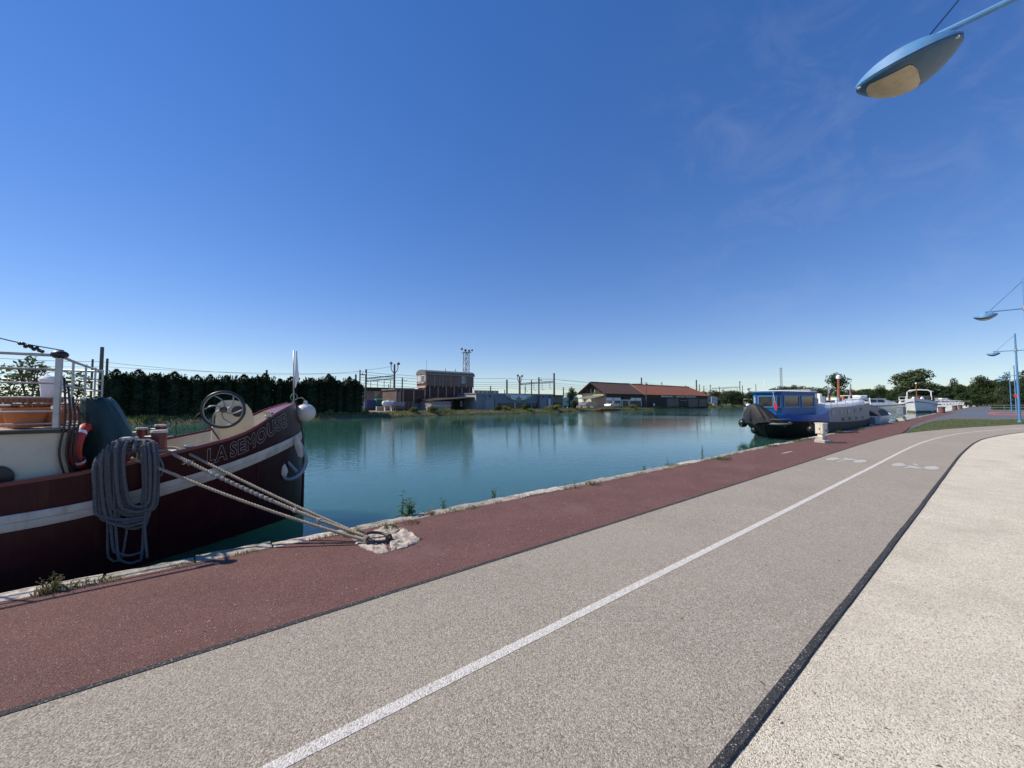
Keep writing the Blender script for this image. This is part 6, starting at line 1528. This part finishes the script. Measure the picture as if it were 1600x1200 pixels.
def broad_variant(kind, seed, H=10.0, R_=4.2, n=2600, size=.42, mat='leafgreen', nc=16):
    global rnd
    keep = rnd; rnd = random.Random(seed); cl = []
    for k in range(nc):
        a = rnd.random() * 6.28; rr = R_ * .62 * math.sqrt(rnd.random()); z = H * (.16 + .68 * rnd.random()); sh = 1 - abs(z / H - .5) * .9
        cl.append(((rr * math.cos(a) * sh, rr * math.sin(a) * sh, z), (R_ * rnd.uniform(.3, .48), R_ * rnd.uniform(.3, .48), H * rnd.uniform(.10, .17))))
    cl.append(((0, 0, H * .86), (R_ * .3, R_ * .3, H * .13)))
    c = crown_mesh('crown', cl, n, size, K[mat]); t = trunk_mesh('trunk', H * .8, H * .03, [(H * .3 + H * .08 * k, rnd.random() * 6.28, R_ * .6, H * .18) for k in range(6)])
    rnd = keep; return t, c, H, R_
VAR = {'green': [broad_variant('g', s, mat='leafgreen') for s in (1, 2, 3)], 'dark': [broad_variant('d', s, mat='leafdark') for s in (11, 12, 13)], 'pale': [broad_variant('p', s, mat='leafpale', n=3200, nc=20) for s in (21, 22)]}
def tree(x, y, H, Rr, kind, v, label, group=None, z=GZ, name='broadleaf_tree'):
    t, c, h0, r0 = VAR[kind][v % len(VAR[kind])]; e = empty(name, (x, y, z), rnd.random() * 6.28, label, 'tree', group)
    for nm, me in (('trunk', t), ('crown', c)):
        o = bpy.data.objects.new(nm, me); col.objects.link(o); o.parent = e; o.scale = (Rr / r0, Rr / r0, H / h0)
    return e
def tree_px(px, ytop, dist, wpx, kind, v, label, group=None, name='broadleaf_tree'):
    """crown top seen at (px, ytop), standing dist metres ahead, crown wpx survey pixels wide"""
    d = ray(px, 628); fw = d.x * math.cos(HEAD) + d.y * math.sin(HEAD); t = dist / fw; x, y = d.x * t, d.y * t
    dt = ray(px, ytop); ft = dt.x * math.cos(HEAD) + dt.y * math.sin(HEAD); H = EYE + dt.z * dist / ft - GZ
    return tree(x, y, H, wpx * dist / FPX / 2, kind, v, label, group, name=name)
tree_px(1308, 581, 105, 40, 'dark', 0, 'dark broadleaf tree rising behind the brown mast'); tree_px(1330, 606, 115, 30, 'dark', 1, 'lower dark tree right of the tree behind the brown mast')
tree_px(1434, 574, 170, 74, 'pale', 0, 'largest pale rounded tree above the white barge'); tree_px(1416, 583, 175, 44, 'pale', 1, 'pale tree crown joining the largest one on its left')
tree_px(893, 604, 92, 27, 'green', 0, 'leafy tree left of the timber gabled shed'); tree_px(889, 612, 90, 18, 'green', 2, 'lower leafy bush beside the teal truck')
tree_px(1375, 600, 150, 18, 'green', 1, 'slender tree with a darker tuft left of the white cruiser roofs'); tree_px(1490, 590, 165, 20, 'dark', 2, 'dark rounded tree above the moored cruisers')
tree_px(1533, 585, 160, 30, 'dark', 0, 'broad dark tree left of the blue lamp post'); tree_px(1575, 580, 150, 30, 'dark', 1, 'tall dark tree behind the blue lamp posts'); tree_px(1602, 578, 140, 34, 'dark', 2, 'tall dark tree at the right edge behind the lamp posts')
tree_px(1566, 602, 120, 20, 'pale', 0, 'yellowish shrubby tree by the far lamp posts')
g = 'trees of the wooded line behind the marina'
for k in range(46):
    px = 1345 + k * 5.9 + rnd.uniform(-3, 3); yt = catmull([1340, 1370, 1400, 1450, 1480, 1520, 1560, 1620], [608, 609, 606, 597, 602, 600, 594, 590], px) + rnd.uniform(-3, 4)
    tree_px(px, yt, rnd.uniform(185, 235) - (px > 1500) * 45, rnd.uniform(26, 42), ('dark', 'green', 'dark')[k % 3], k, 'tree in the dense wooded line behind the marina', g)
for k in range(18):
    px = 1352 + k * 14.5 + rnd.uniform(-4, 4); tree_px(px, rnd.uniform(610, 617), rnd.uniform(150, 178) - (px > 1500) * 30, rnd.uniform(22, 34), ('green', 'dark')[k % 2], k + 1, 'low tree at the foot of the wooded line behind the marina', 'low trees behind the marina')
for k in range(26):
    px = 1098 + k * 9 + rnd.uniform(-3, 3); yt = catmull([1090, 1130, 1160, 1200, 1230, 1260, 1300, 1340], [611, 609, 612, 609, 601, 603, 609, 609], px) + rnd.uniform(-2, 2.5)
    tree_px(px, yt, rnd.uniform(150, 185), rnd.uniform(22, 32), ('dark', 'green', 'dark')[k % 3], k, 'tree in the distant row beyond the far sheds', 'distant trees beyond the far sheds')
tree_px(1130, 607.5, 140, 16, 'dark', 1, 'dark rounded tree behind the tank house'); tree_px(1240, 600.5, 130, 24, 'dark', 2, 'dark tree crown showing above the blue wheelhouse roof')
# the conifer hedge: each tree its own
def conifer_variant(seed, H=6.0, R_=.95, n=2600):
    global rnd
    keep = rnd; rnd = random.Random(seed); m = MB(); tip = rnd.uniform(.90, 1.0)
    def leaf(p, dirv, s):
        a = dirv.normalized(); b = a.orthogonal().normalized(); b = Matrix.Rotation(rnd.random() * 6.28, 3, a) @ b
        m.add([p - b * s * .22, p + a * s, p + b * s * .22], [(0, 1, 2)])
    for _ in range(n):
        z = H * rnd.random() ** .62; a = rnd.random() * 6.28
        top = H * .80; r = R_ if z < top else R_ * .78 * max(.03, 1 - (z - top) / (H * tip - top + .01)) ** 1.15
        if z > H * tip: continue
        r *= (.86 + .28 * mnoise.noise((math.cos(a) * 1.6, math.sin(a) * 1.6, z * 1.7 + seed))) * (rnd.random() ** .22)
        p = Vector((r * math.cos(a), r * math.sin(a), z)); leaf(p, Vector((math.cos(a), math.sin(a), rnd.uniform(.3, 1.4))) + Vector((rnd.gauss(0, .35), rnd.gauss(0, .35), 0)), rnd.uniform(.16, .36) if z < top else rnd.uniform(.10, .2))
    for k in range(26):        # side leaders at the top
        a = rnd.random() * 6.28; z = H * rnd.uniform(.76, .90); rr = R_ * rnd.uniform(.2, .95)
        for j in range(9): leaf(Vector((rr * math.cos(a), rr * math.sin(a), z - .3 + j * .05)), Vector((math.cos(a) * .5 + rnd.gauss(0, .4), math.sin(a) * .5 + rnd.gauss(0, .4), 1)), .22)
    c = bpy.data.meshes.new('crown'); c.from_pydata(m.v, [], m.f); c.materials.append(K['leafconifer'])
    # dense dark inside so that nothing shines through the clipped face
    m = MB(); m.lathe([(R_ * .74, .1), (R_ * .76, H * .4), (R_ * .74, H * .76), (R_ * .3, H * .82), (.02, H * .86)], (0, 0, 0), 10)
    i_ = bpy.data.meshes.new('inner_twigs'); i_.from_pydata(m.v, [], m.f); i_.materials.append(K['leafconifer'])
    t = MB(); t.tube([(0, 0, -.2), (0, 0, H * .85)], [.12, .03], 7); tm_ = bpy.data.meshes.new('trunk'); tm_.from_pydata(t.v, [], t.f); tm_.materials.append(K['bark'])
    rnd = keep; return tm_, c, i_
CON = [conifer_variant(s) for s in (31, 32, 33, 34, 35, 36)]
xl, xr_ = ony(168, 600, 50.2).x, ony(562, 600, 50.2).x; nh = 26
for k in range(nh):
    x = xl + .55 + (xr_ - xl - 1.1) * k / (nh - 1) + (rnd.uniform(-.35, .35) if 0 < k < nh - 1 else 0); px = 168 + (562 - 168) * k / (nh - 1)
    yt = catmull([168, 230, 300, 400, 440, 500, 562], [576, 578, 582, 584, 586, 585, 586], px) + rnd.uniform(-5, 6)
    H = ony(px, yt, 50.2).z - .15; lb = 'dark conifer in the tall clipped hedge across the water'
    if k == 0: lb = 'leftmost conifer of the dark hedge, its side lit by the sun'
    if k == nh - 1: lb = 'rightmost conifer of the dark hedge beside the thin pole'
    wv = rnd.uniform(.85, 1.25); e = empty('hedge_conifer', (x, 50.2 + rnd.uniform(-.12, .12), .12), rnd.random() * 6.28, lb, 'tree', 'conifers of the dark hedge')
    for nm, me in zip(('trunk', 'crown', 'inner_twigs'), CON[rnd.randrange(6)]):
        o = bpy.data.objects.new(nm, me); col.objects.link(o); o.parent = e; o.scale = (wv, wv, H / 6.0)
# shrubs on the far bank
def shrub_mesh(seed, mat):
    global rnd
    keep = rnd; rnd = random.Random(seed); cl = [((rnd.uniform(-.5, .5), rnd.uniform(-.4, .4), rnd.uniform(.3, .75)), (.45, .4, .32)) for _ in range(6)]
    c = crown_mesh('foliage', cl, 700, .15, K[mat]); rnd = keep; return c
SHR = [shrub_mesh(s, m_) for s, m_ in ((51, 'leafgreen'), (52, 'grassblade'), (53, 'leafpale'))]
for px, py, w, h, v, lb in ((312, 652, 24, 16, 0, 'green shrub on the far bank left of the big hand wheel'), (343, 650, 22, 20, 0, 'leafy shrub on the far bank behind the hand wheel'), (514, 650, 16, 9, 1, 'low round shrub on the bank below the hedge'), (570, 648, 14, 10, 1, 'yellowish shrub at the bank below the hedge end'), (647, 646, 20, 10, 2, 'shrub on the bank before the brick wing'),
                           (676, 645, 24, 11, 2, 'pale shrub on the bank before the workshop shed'), (700, 645, 16, 8, 1, 'small shrub right of the pale one before the workshop shed'), (777, 643, 14, 9, 0, 'round shrub before the left roller door'), (793, 643, 14, 9, 1, 'round shrub before the first shop window'), (820, 644, 16, 11, 0, 'dark round shrub before the middle of the grey store'),
                           (865, 640, 24, 9, 1, 'wide shrub before the brown end bay'), (897, 640, 16, 14, 0, 'bushy shrub beside the box truck'), (1066, 636, 22, 6, 1, 'low shrub before the long brick shed'), (986, 637, 20, 6, 1, 'low shrub before the white bays'), (1105, 634, 14, 5, 2, 'low shrub below the white signboard')):
    d = ray(px, py); X = 20
    for _ in range(12): p = ony(px, py, bank_y(X) + .8); X = p.x
    fw = p.x * math.cos(HEAD) + p.y * math.sin(HEAD); e = empty('bank_shrub', (p.x, p.y, .05), rnd.random() * 6, lb, 'shrub', 'shrubs on the far bank')
    o = bpy.data.objects.new('foliage', SHR[v]); col.objects.link(o); o.parent = e; o.scale = (w * fw / FPX / 1.7, w * fw / FPX / 1.7, h * fw / FPX / 1.0)
    MB().tube([(0, 0, -.2), (.05, 0, .5 * h * fw / FPX)], .04, 5).build('stem', K['bark'], e)
# ================================================================== WEEDS ON THE QUAY EDGE
def weed(x, y, h, n, spread, mat, label, leaf=.06, name='quay_weed', z=0.0, droop=.3, narrow=.26):
    e = empty(name, (x, y, z), 0, label, 'weed', 'weeds along the quay edge'); st = MB(); lf = MB()
    for k in range(n):
        a = rnd.random() * 6.28; hh = h * rnd.uniform(.45, 1.0) if k else h; sp = spread * rnd.uniform(.2, 1)
        pts = spline([(0.02 * math.cos(a), .02 * math.sin(a), -.02), (sp * .45 * math.cos(a), sp * .45 * math.sin(a), hh * .5), (sp * math.cos(a), sp * math.sin(a), hh)], 8); st.tube(pts, [.0042 - .0003 * i for i in range(9)], 5)
        nl = max(5, int(hh / leaf * 1.7))
        for j in range(nl):
            t = (j + .6) / nl; i = min(7, int(t * 8)); p = pts[i].lerp(pts[i + 1], t * 8 - i); an_ = j * 2.4 + k; l = leaf * rnd.uniform(.7, 1.2) * (1.1 - .5 * t)
            d = Vector((math.cos(an_), math.sin(an_), rnd.uniform(-droop, .6))).normalized(); s_ = d.cross(Vector((0, 0, 1))).normalized() * l * narrow
            lf.add([p, p + d * l * .45 + s_ + Vector((0, 0, .006)), p + d * l + Vector((0, 0, -.2 * l)), p + d * l * .45 - s_ + Vector((0, 0, .006))], [(0, 1, 2, 3)])
    st.build('stems', K[mat], e, fix=False); lf.build('leaves', K[mat], e, fix=False)['kind'] = 'stuff'; return e
def tuft(x, y, h, n, r, mat, label, name='grass_tuft', z=0.0):
    e = empty(name, (x, y, z), 0, label, 'weed', 'weeds along the quay edge'); m = MB()
    for k in range(n):
        a = rnd.random() * 6.28; rr = r * math.sqrt(rnd.random()); px_, py_ = rr * math.cos(a), rr * math.sin(a); hh = h * rnd.uniform(.4, 1.1) * (1.1 - rr / r * .6); w = rnd.uniform(.002, .005); ax, ay = rnd.gauss(0, .45) + math.cos(a) * .4, rnd.gauss(0, .45) + math.sin(a) * .4; b = rnd.random() * 6.28
        dx, dy = math.cos(b) * w, math.sin(b) * w
        m.add([(px_ - dx, py_ - dy, -.01), (px_ + dx, py_ + dy, -.01), (px_ + ax * hh * .4 + dx * .7, py_ + ay * hh * .4 + dy * .7, hh * .65), (px_ + ax * hh, py_ + ay * hh, hh), (px_ + ax * hh * .4 - dx * .7, py_ + ay * hh * .4 - dy * .7, hh * .65)], [(0, 1, 2, 3, 4)])
    m.build('blades', K[mat], e, fix=False)['kind'] = 'stuff'; return e
def q_at(px, py): p = onz(px, py); return p.x, p.y
x, y = q_at(629, 806); weed(x, y, .36, 3, .05, 'leafweed', 'tallest leafy weed on the quay edge, right of the ring', .09, narrow=.34); weed(x + .10, y - .02, .24, 11, .10, 'leafweed', 'bushy shorter weed growing against the tallest one', .08, narrow=.36)
x, y = q_at(694, 795); weed(x, y, .17, 4, .05, 'leafweed', 'small leafy weed second right of the ring', .06); x, y = q_at(771, 776); weed(x, y, .16, 6, .07, 'leafweed', 'small bushy weed on the quay edge midway to the stone steps of grass', .05)
x, y = q_at(603, 828); tuft(x + .05, y, .06, 160, .10, 'leafweed', 'green grass tuft behind the iron ring'); x, y = q_at(552, 836); tuft(x, y, .07, 150, .12, 'leafweed', 'grass tuft with a yellow flower under the mooring ropes')
MB().ball((.02, 0, .075), .012, 8, 6).build('flower', M('yellow_flower', (.7, .5, .02), .7), [o for o in bpy.data.objects if o.name.startswith('grass_tuft')][-1])
x, y = q_at(652, 843); tuft(x, y, .05, 70, .05, 'grassblade', 'tiny tuft at the right corner of the broken stone'); x, y = q_at(636, 818); tuft(x + .05, y, .05, 120, .12, 'leafdry', 'dry tuft at the foot of the tallest weed')
x, y = q_at(672, 803); tuft(x, y, .09, 50, .06, 'leafdry', 'dry pale grass tuft between the two leafy weeds'); x, y = q_at(735, 793); tuft(x, y, .04, 140, .11, 'leafweed', 'flat green tuft on the quay stones beyond the second weed')
x, y = q_at(925, 757); tuft(x, y, .07, 140, .16, 'leafweed', 'green tuft on the seam halfway along the quay'); x, y = q_at(898, 763); weed(x, y, .17, 3, .03, 'leafweed', 'thin upright weed on the quay halfway along', .03); x, y = q_at(883, 765); weed(x, y, .13, 3, .03, 'leafweed', 'thin upright weed left of its twin halfway along the quay', .03)
x, y = q_at(70, 928); weed(x + .02, y + .04, .16, 9, .15, 'leafdry', 'straw coloured dry weed at the lower left quay edge', .035, droop=.6); weed(x + .05, y + .05, .15, 5, .06, 'grassblade', 'greener shoots within the dry weed at the lower left', .04); tuft(x, y + .05, .08, 90, .09, 'leafdry', 'dry straw tuft at the base of the lower left weed')
x, y = q_at(1097, 717); weed(x, y, .42, 4, .05, 'leafweed', 'tall upright weed on the quay before the blue barge', .06); x, y = q_at(1127, 718); tuft(x, y, .12, 200, .25, 'leafweed', 'green clump spreading over the red strip before the blue barge'); x, y = q_at(1154, 705); weed(x, y, .20, 6, .12, 'leafweed', 'bushy weed beside the green clump on the quay edge', .06)
x, y = q_at(1007, 735); weed(x, y, .13, 5, .08, 'leafweed', 'low weed on the quay two thirds along', .05); x, y = q_at(1043, 727); weed(x, y, .2, 3, .04, 'leafdry', 'dry upright weed on the quay two thirds along', .04)
x, y = q_at(1052, 728); tuft(x, y + .03, .08, 120, .2, 'grassblade', 'yellowish tuft on the quay two thirds along')
for k, (px, py, lb) in enumerate(((1190, 696, 'low green weed on the quay below the blue barge fender'), (1228, 688, 'second low green weed under the blue barge hull'), (1243, 686, 'third low green weed left of the white pedestal'), (1308, 676, 'yellow green weed patch right of the white pedestal'), (1330, 670, 'grass patch on the quay beside the blue barge windows'), (1360, 664, 'grass patch on the quay near the bow of the blue barge'), (1385, 659, 'grass patch on the quay beside the tent boat'), (1460, 646, 'grass clump on the quay below the white barge'))):
    x, y = q_at(px, py); tuft(x, quay_y(x) - .2, .10 if k < 3 else .16, 160, .15 + .02 * k, 'leafweed' if k != 3 else 'grassblade', lb).scale = (2.5, 1, 1)
# grass in the joints of the coping
m = MB()
for _ in range(5000):
    x = -1 + 40 * rnd.random() ** 1.4; c_ = mnoise.noise((x * 1.9, 3, 1))
    if c_ < -.02: continue
    y = quay_y(x) - .235 + rnd.gauss(0, .018); hgt = rnd.uniform(.015, .045) + .05 * max(0, c_)
    blades(m, x, y, .0, hgt, .006, .8)
o = m.build('joint_grass', K['grassblade'], fix=False); tag(o, 'short grass in the joint between coping stones and red strip', 'grass', kind='stuff')
# ================================================================== STREET FURNITURE
def lamp(X, Yp, label, far_=True, H_arm=5.66, mast=7.0, basket=False):
    e = empty('street_lamp', (X, Yp, 0), 0, label, 'street lamp', 'blue street lamps along the quay')
    MB().tube([(0, 0, -.1), (0, 0, 2.5), (0, 0, mast)], [.075, .07, .05], 14).build('pole', K['lampblue'], e, smooth=35)
    MB().lathe([(.14, 0), (.14, .05), (.09, .12)], (0, 0, 0), 14).build('base_plate', K['lampblue'], e, smooth=35)
    MB().tube([(0, -.45, H_arm - .02), (0, .9, H_arm + .01), (0, 1.12 if far_ else 1.44, H_arm + .03)], .032, 10).build('arm', K['lampblue'], e, smooth=35)
    MB().lathe([(.09, -.09), (.10, 0), (.09, .09)], (0, 0, H_arm), 14).build('arm_collar', K['steel'], e, smooth=35)
    MB().tube([(0, .02, mast - .12), (0, .98 if far_ else 1.18, H_arm + .05)], .009, 6).build('stay', K['bluedark'], e, smooth='all')
    MB().ball((0, .99 if far_ else 1.22, H_arm + .06), .018, 8, 6).build('stay_end', K['steel'], e)
    # boat shaped head below the arm: flat rim with a curled top, belly underneath
    y0, y1 = (1.48, .76) if far_ else (1.80, .92); n = 36; HW = .34; zt = H_arm - .175
    top, rim, bel = [], [], []
    def prof(t): return math.sin(math.pi * min(1, max(0, t))) ** .62
    rings = []; belly = []
    for i in range(n + 1):
        t = i / n; y = y0 + (y1 - y0) * t; w = HW * prof(.015 + .97 * t); sag_ = -.11 * math.sin(math.pi * t) ** .9; zz = zt + sag_ + (.05 * t)
        rings.append([(-w, y, zz), (-w * 1.0, y, zz + .018), (-w * .84, y, zt + .025 + .05 * t + .028 * prof(t)), (0, y, zt + .035 + .05 * t + .03 * prof(t)), (w * .84, y, zt + .025 + .05 * t + .028 * prof(t)), (w * 1.0, y, zz + .018), (w, y, zz)])
        d = .095 * prof(t * .9 + .03) * (1 - .15 * t)
        belly.append([(-w * .985 * math.cos(q), y, zz - .002 - d * math.sin(q) ** .75) for q in [math.pi * k / 16 for k in range(17)]])
    MB().loft(rings, closed=False).build('head_shell', K['lampblue'], e, smooth=50)
    hd = MB().loft(belly, closed=False).build('head_belly', K['lampblue_shaded'], e, smooth=50)
    m = MB(); rr = []
    for i in range(4, 23):
        u_ = abs(2 * (i - 4) / 18 - 1); half = (1 - max(0, (u_ - .7) / .3) ** 2.5 * .55); mid = belly[i][8]; row = []
        for k in range(9):
            q = math.pi / 2 + (k / 8 - .5) * 1.8 * half; w = abs(belly[i][0][0]); d = belly[i][0][2] - mid[2]
            row.append((-w * math.cos(q), mid[1], belly[i][0][2] - d * math.sin(q) ** .75 - .007))
        rr.append(row)
    m.loft(rr, closed=False); m.build('diffuser', K['lampglass'], hd, smooth=50)
    for i in (2, 34): MB().box((belly[i][3][0], belly[i][3][1], belly[i][3][2]), (.03, .05, .012)).build('clip', K['steel'], hd)
    for y in ((.9, 1.08) if far_ else (1.05, 1.35)): MB().box((0, y, H_arm - .05), (.04, .06, .09)).build('bracket', K['lampblue'], e)
    return e
lamp(6.3, -.80, 'nearest blue street lamp, its boat shaped head hanging in at top right', False); lamp(27.8, -.76, 'second blue street lamp at the right edge of the picture'); lamp(50.2, -.78, 'third blue street lamp standing at the tip of the grass wedge')
lamp(94, -1.2, 'far blue street lamp with a round red sign before the trees', H_arm=5.5); lamp(112, -.9, 'furthest blue street lamp before the trees', H_arm=5.5)
e = empty('round_sign', (93.8, -1.3, 2.45), 0, 'round red sign on the far blue lamp post', 'sign'); MB().lathe([(.27, -.02), (.29, 0), (.27, .02)], (0, 0, 0), 20, axis=(-1, 0, 0)).build('disc', K['signred'], e); MB().box((.06, .06, 0), (.06, .06, .3)).build('clamp', K['steel'], e)
e = empty('flower_basket', (27.75, -1.05, 4.3), 0, 'hanging flower basket on the second blue lamp post', 'flower basket'); MB().lathe([(.05, -.2), (.2, -.1), (.24, .05), (.22, .06)], (0, 0, 0), 14).build('basket', K['bark'], e); m = MB(); leaf_cluster(m, (0, 0, .08), (.32, .32, .3), 260, .09); m.build('foliage', K['leafdark'], e, fix=False); m = MB(); leaf_cluster(m, (0, 0, .05), (.34, .34, .3), 60, .07); m.build('flowers', M('pink_petals', (.5, .2, .28), .8), e, fix=False); MB().tube([(0, 0, .06), (0, .25, .5)], .012, 5).build('hanger', K['black'], e)
# electricity pedestals
def pedestal(px, py, label, body, s=1.0, rz_=R(-22)):
    c = onz(px, py); e = empty('power_pedestal', (c.x, c.y, 0), rz_, label, 'power pedestal', 'quay power pedestals')
    MB().box((0.02, -.05, .055), (.50 * s, .46 * s, .12), bev=.015).build('plinth', K['concrete'], e); MB().box((0, 0, .17), (.32 * s, .32 * s, .13), bev=.01).build('upper_plinth', K['concrete'], e)
    MB().box((0, 0, .29), (.20 * s, .22 * s, .16), bev=.01).build('neck', K[body], e); cb = MB().box((0, 0, .60 * s + .02), (.27 * s, .36 * s, .48 * s), bev=.012).build('cabinet', K[body], e)
    MB().box((-.14 * s, .05 * s, .60 * s + .02), (.02, .22 * s, .42 * s), bev=.006).build('door', K[body], cb); MB().box((-.14 * s, -.12 * s, .60 * s + .02), (.02, .09 * s, .42 * s), bev=.006).build('side_flap', K[body], cb)
    MB().box((-.155 * s, -.02, .62 * s), (.015, .02, .07)).build('handle', K['black'], cb); MB().box((0, 0, .86 * s), (.31 * s, .40 * s, .035), bev=.01).build('cap', K[body], e)
    for k in range(2): MB().lathe([(.035, 0), (.04, .02), (.03, .035)], (.03 + .06 * k, -.182 * s, .55 * s), 12, axis=(0, -1, 0)).build('socket', K['greymetal'], cb)
    return e
pd = pedestal(1284, 691.5, 'white power pedestal on a concrete base beside the blue barge', 'beige', .88)
c = pd.location; thing_mesh(MB().tube(spline([(c.x + .15, c.y - .1, .7), (c.x + .55, c.y + .05, .72), (c.x + .75, c.y + .2, .45), (c.x + .72, c.y + .3, .05), (c.x + 1.2, c.y + .5, .03), (c.x + 2.3, c.y + .55, .04), (c.x + 2.9, c.y + .85, -.05), (c.x + 3.1, c.y + 1.0, -.25)], 40), .016, 6), 'power_cable', K['steel'], 'grey cable looping from the white pedestal to the barge', 'cable', 'all')
c2 = onz(1331, 676.5); thing_mesh(MB().tube(spline([(c2.x - 1.2, c2.y + .5, .05), (c2.x - .4, c2.y + .1, .04), (c2.x + .2, c2.y - .15, .06), (c2.x + .7, c2.y - .1, .03)], 20), .03, 6), 'quay_hose', K['black'], 'short black hose lying over the quay edge beside the blue barge', 'hose', 'all')
pedestal(1409, 657.5, 'dark grey power pedestal on a pale base beside the tent boat', 'greymetal', 1.35)
# red bollards at the quay edge of the square
for k, (px, py, lb) in enumerate(((1471.5, 645, 'nearest squat faded red bollard on the square edge'), (1492, 640.5, 'second squat faded red bollard on the square edge'), (1500.5, 638.5, 'third squat faded red bollard on the square edge'))):
    c = onz(px, py); e = empty('quay_bollard', (c.x, c.y, -.01), 0, lb, 'bollard', 'red bollards on the square'); MB().lathe([(.42, 0), (.42, .1), (.36, .12), (.36, .72), (.42, .76), (.42, .86), (.3, .92), (.001, .93)], (0, 0, 0), 18).build('post', K['bollardred'], e, smooth=35); MB().lathe([(.44, .02), (.45, .05), (.44, .09)], (0, 0, 0), 18).build('foot_ring', K['iron'], e)
# cream pillar with planter, low hedge and rail at the end of the square
c = onz(1531, 632.5); e = empty('cream_pillar', (c.x * .9, c.y * .9, 0), 0, 'cream coloured square pillar topped with greenery at the end of the quay', 'pillar')
MB().box((0, 0, 1.25), (.9, .9, 2.5), bev=.05).build('shaft', K['render'], e); MB().box((0, 0, 2.6), (1.2, 1.2, .2), bev=.03).build('capital', K['concrete'], e); m = MB(); leaf_cluster(m, (0, 0, 3.1), (1.3, 1.3, .5), 260, .3); m.build('greenery', K['leafpale'], e, fix=False)
hg = empty('clipped_hedge', (130, -2.4, 0), 0, 'low clipped dark hedge behind the far lamp posts', 'hedge')
m = MB()
for _ in range(5000):
    y = rnd.uniform(-14, 4.0); x = rnd.uniform(-.5, .5); z = 1.3 * rnd.random() ** .6; leaf_cluster(m, (x, y, z), (.05, .05, .05), 1, .22)
m.build('foliage', K['leafdark'], hg, fix=False); MB().box((0, -5, .55), (.7, 17.6, 1.1)).build('inner_twigs', K['leafdark'], hg)
rl = empty('guard_rail', (124, -2.4, 0), 0, 'grey guard rail before the clipped hedge', 'railing')
for z in (.5, .95): MB().tube([(0, -9, z), (0, 4.2, z)], .03, 6).build('rail', K['steel'], rl)
for k in range(8): MB().tube([(0, -9 + k * 1.88, 0), (0, -9 + k * 1.88, .98)], .03, 6).build('post', K['steel'], rl)
# a person walking across the square
def person(X, Y, face, label):
    e = empty('person', (X, Y, -.01), face, label, 'person'); bm_v = {'pel': (0, 0, .95), 'sp': (0.02, 0, 1.18), 'ch': (0.03, 0, 1.38), 'nk': (0.04, 0, 1.52), 'hd': (0.07, 0, 1.66), 'hl': (0.02, .09, .92), 'kl': (.16, .10, .52), 'al': (.10, .10, .09), 'tl': (.26, .11, .05), 'hr': (0, -.09, .92), 'kr': (-.02, -.10, .50), 'ar': (-.26, -.10, .13), 'tr': (-.14, -.11, .04), 'sl': (.03, .18, 1.42), 'el': (-.08, .24, 1.15), 'wl': (.02, .25, .92), 'sr': (.03, -.18, 1.42), 'er': (.05, -.25, 1.14), 'wr': (.22, -.23, .98)}
    rad = {'pel': .15, 'sp': .13, 'ch': .15, 'nk': .06, 'hd': .10, 'hl': .10, 'kl': .065, 'al': .045, 'tl': .04, 'hr': .10, 'kr': .065, 'ar': .045, 'tr': .04, 'sl': .065, 'el': .045, 'wl': .035, 'sr': .065, 'er': .045, 'wr': .035}
    ed = [('pel', 'sp'), ('sp', 'ch'), ('ch', 'nk'), ('nk', 'hd'), ('pel', 'hl'), ('hl', 'kl'), ('kl', 'al'), ('al', 'tl'), ('pel', 'hr'), ('hr', 'kr'), ('kr', 'ar'), ('ar', 'tr'), ('ch', 'sl'), ('sl', 'el'), ('el', 'wl'), ('ch', 'sr'), ('sr', 'er'), ('er', 'wr')]
    names = list(bm_v); me = bpy.data.meshes.new('body'); me.from_pydata([bm_v[k] for k in names], [(names.index(a), names.index(b)) for a, b in ed], []); ob = bpy.data.objects.new('body', me); col.objects.link(ob); ob.parent = e
    sk = ob.modifiers.new('skin', 'SKIN'); me.skin_vertices[0].data[0].use_root = True
    for i, k in enumerate(names): me.skin_vertices[0].data[i].radius = (rad[k], rad[k])
    ss = ob.modifiers.new('sub', 'SUBSURF'); ss.levels = ss.render_levels = 2
    # clothes by height: shirt above the hips, trousers below, skin on head and hands
    m, N, L, b = nodes('person_clothes'); t = N.new('ShaderNodeTexCoord'); s_ = N.new('ShaderNodeSeparateXYZ'); L.new(t.outputs['Object'], s_.inputs['Vector']); rp = N.new('ShaderNodeValToRGB'); rp.color_ramp.interpolation = 'CONSTANT'
    dv = N.new('ShaderNodeMath'); dv.operation = 'DIVIDE'; dv.inputs[1].default_value = 2.0; L.new(s_.outputs['Z'], dv.inputs[0]); L.new(dv.outputs[0], rp.inputs['Fac']); cr = rp.color_ramp
    cr.elements[0].position = 0; cr.elements[0].color = (.03, .035, .05, 1); cr.elements[1].position = .49; cr.elements[1].color = (.75, .75, .74, 1); el = cr.elements.new(.755); el.color = (.45, .27, .19, 1)
    L.new(rp.outputs['Color'], b.inputs['Base Color']); b.inputs['Roughness'].default_value = .9; me.materials.append(m)
    MB().ball((.055, 0, 1.70), .115, 14, 10, (1, .95, 1)).build('hair', K['hair'], e, smooth='all'); MB().ball((.10, 0, 1.665), .092, 14, 10, (.9, .85, 1.15)).build('face', K['skin'], e, smooth='all')
    for s2 in (-1, 1):
        for k in range(5): MB().tube([((.02 if s2 > 0 else .22) + .012 * k - .024, s2 * .245, (.92 if s2 > 0 else .98) - .02), ((.03 if s2 > 0 else .24) + .012 * k - .024, s2 * .245, (.92 if s2 > 0 else .98) - .10 - .01 * (k == 2) + .03 * (k == 4))], .009, 5).build('finger', K['skin'], e)
    return e
c = onz(1552, 633); person(c.x * .82, c.y * .82, R(200), 'person in white top and dark trousers walking at the end of the square')
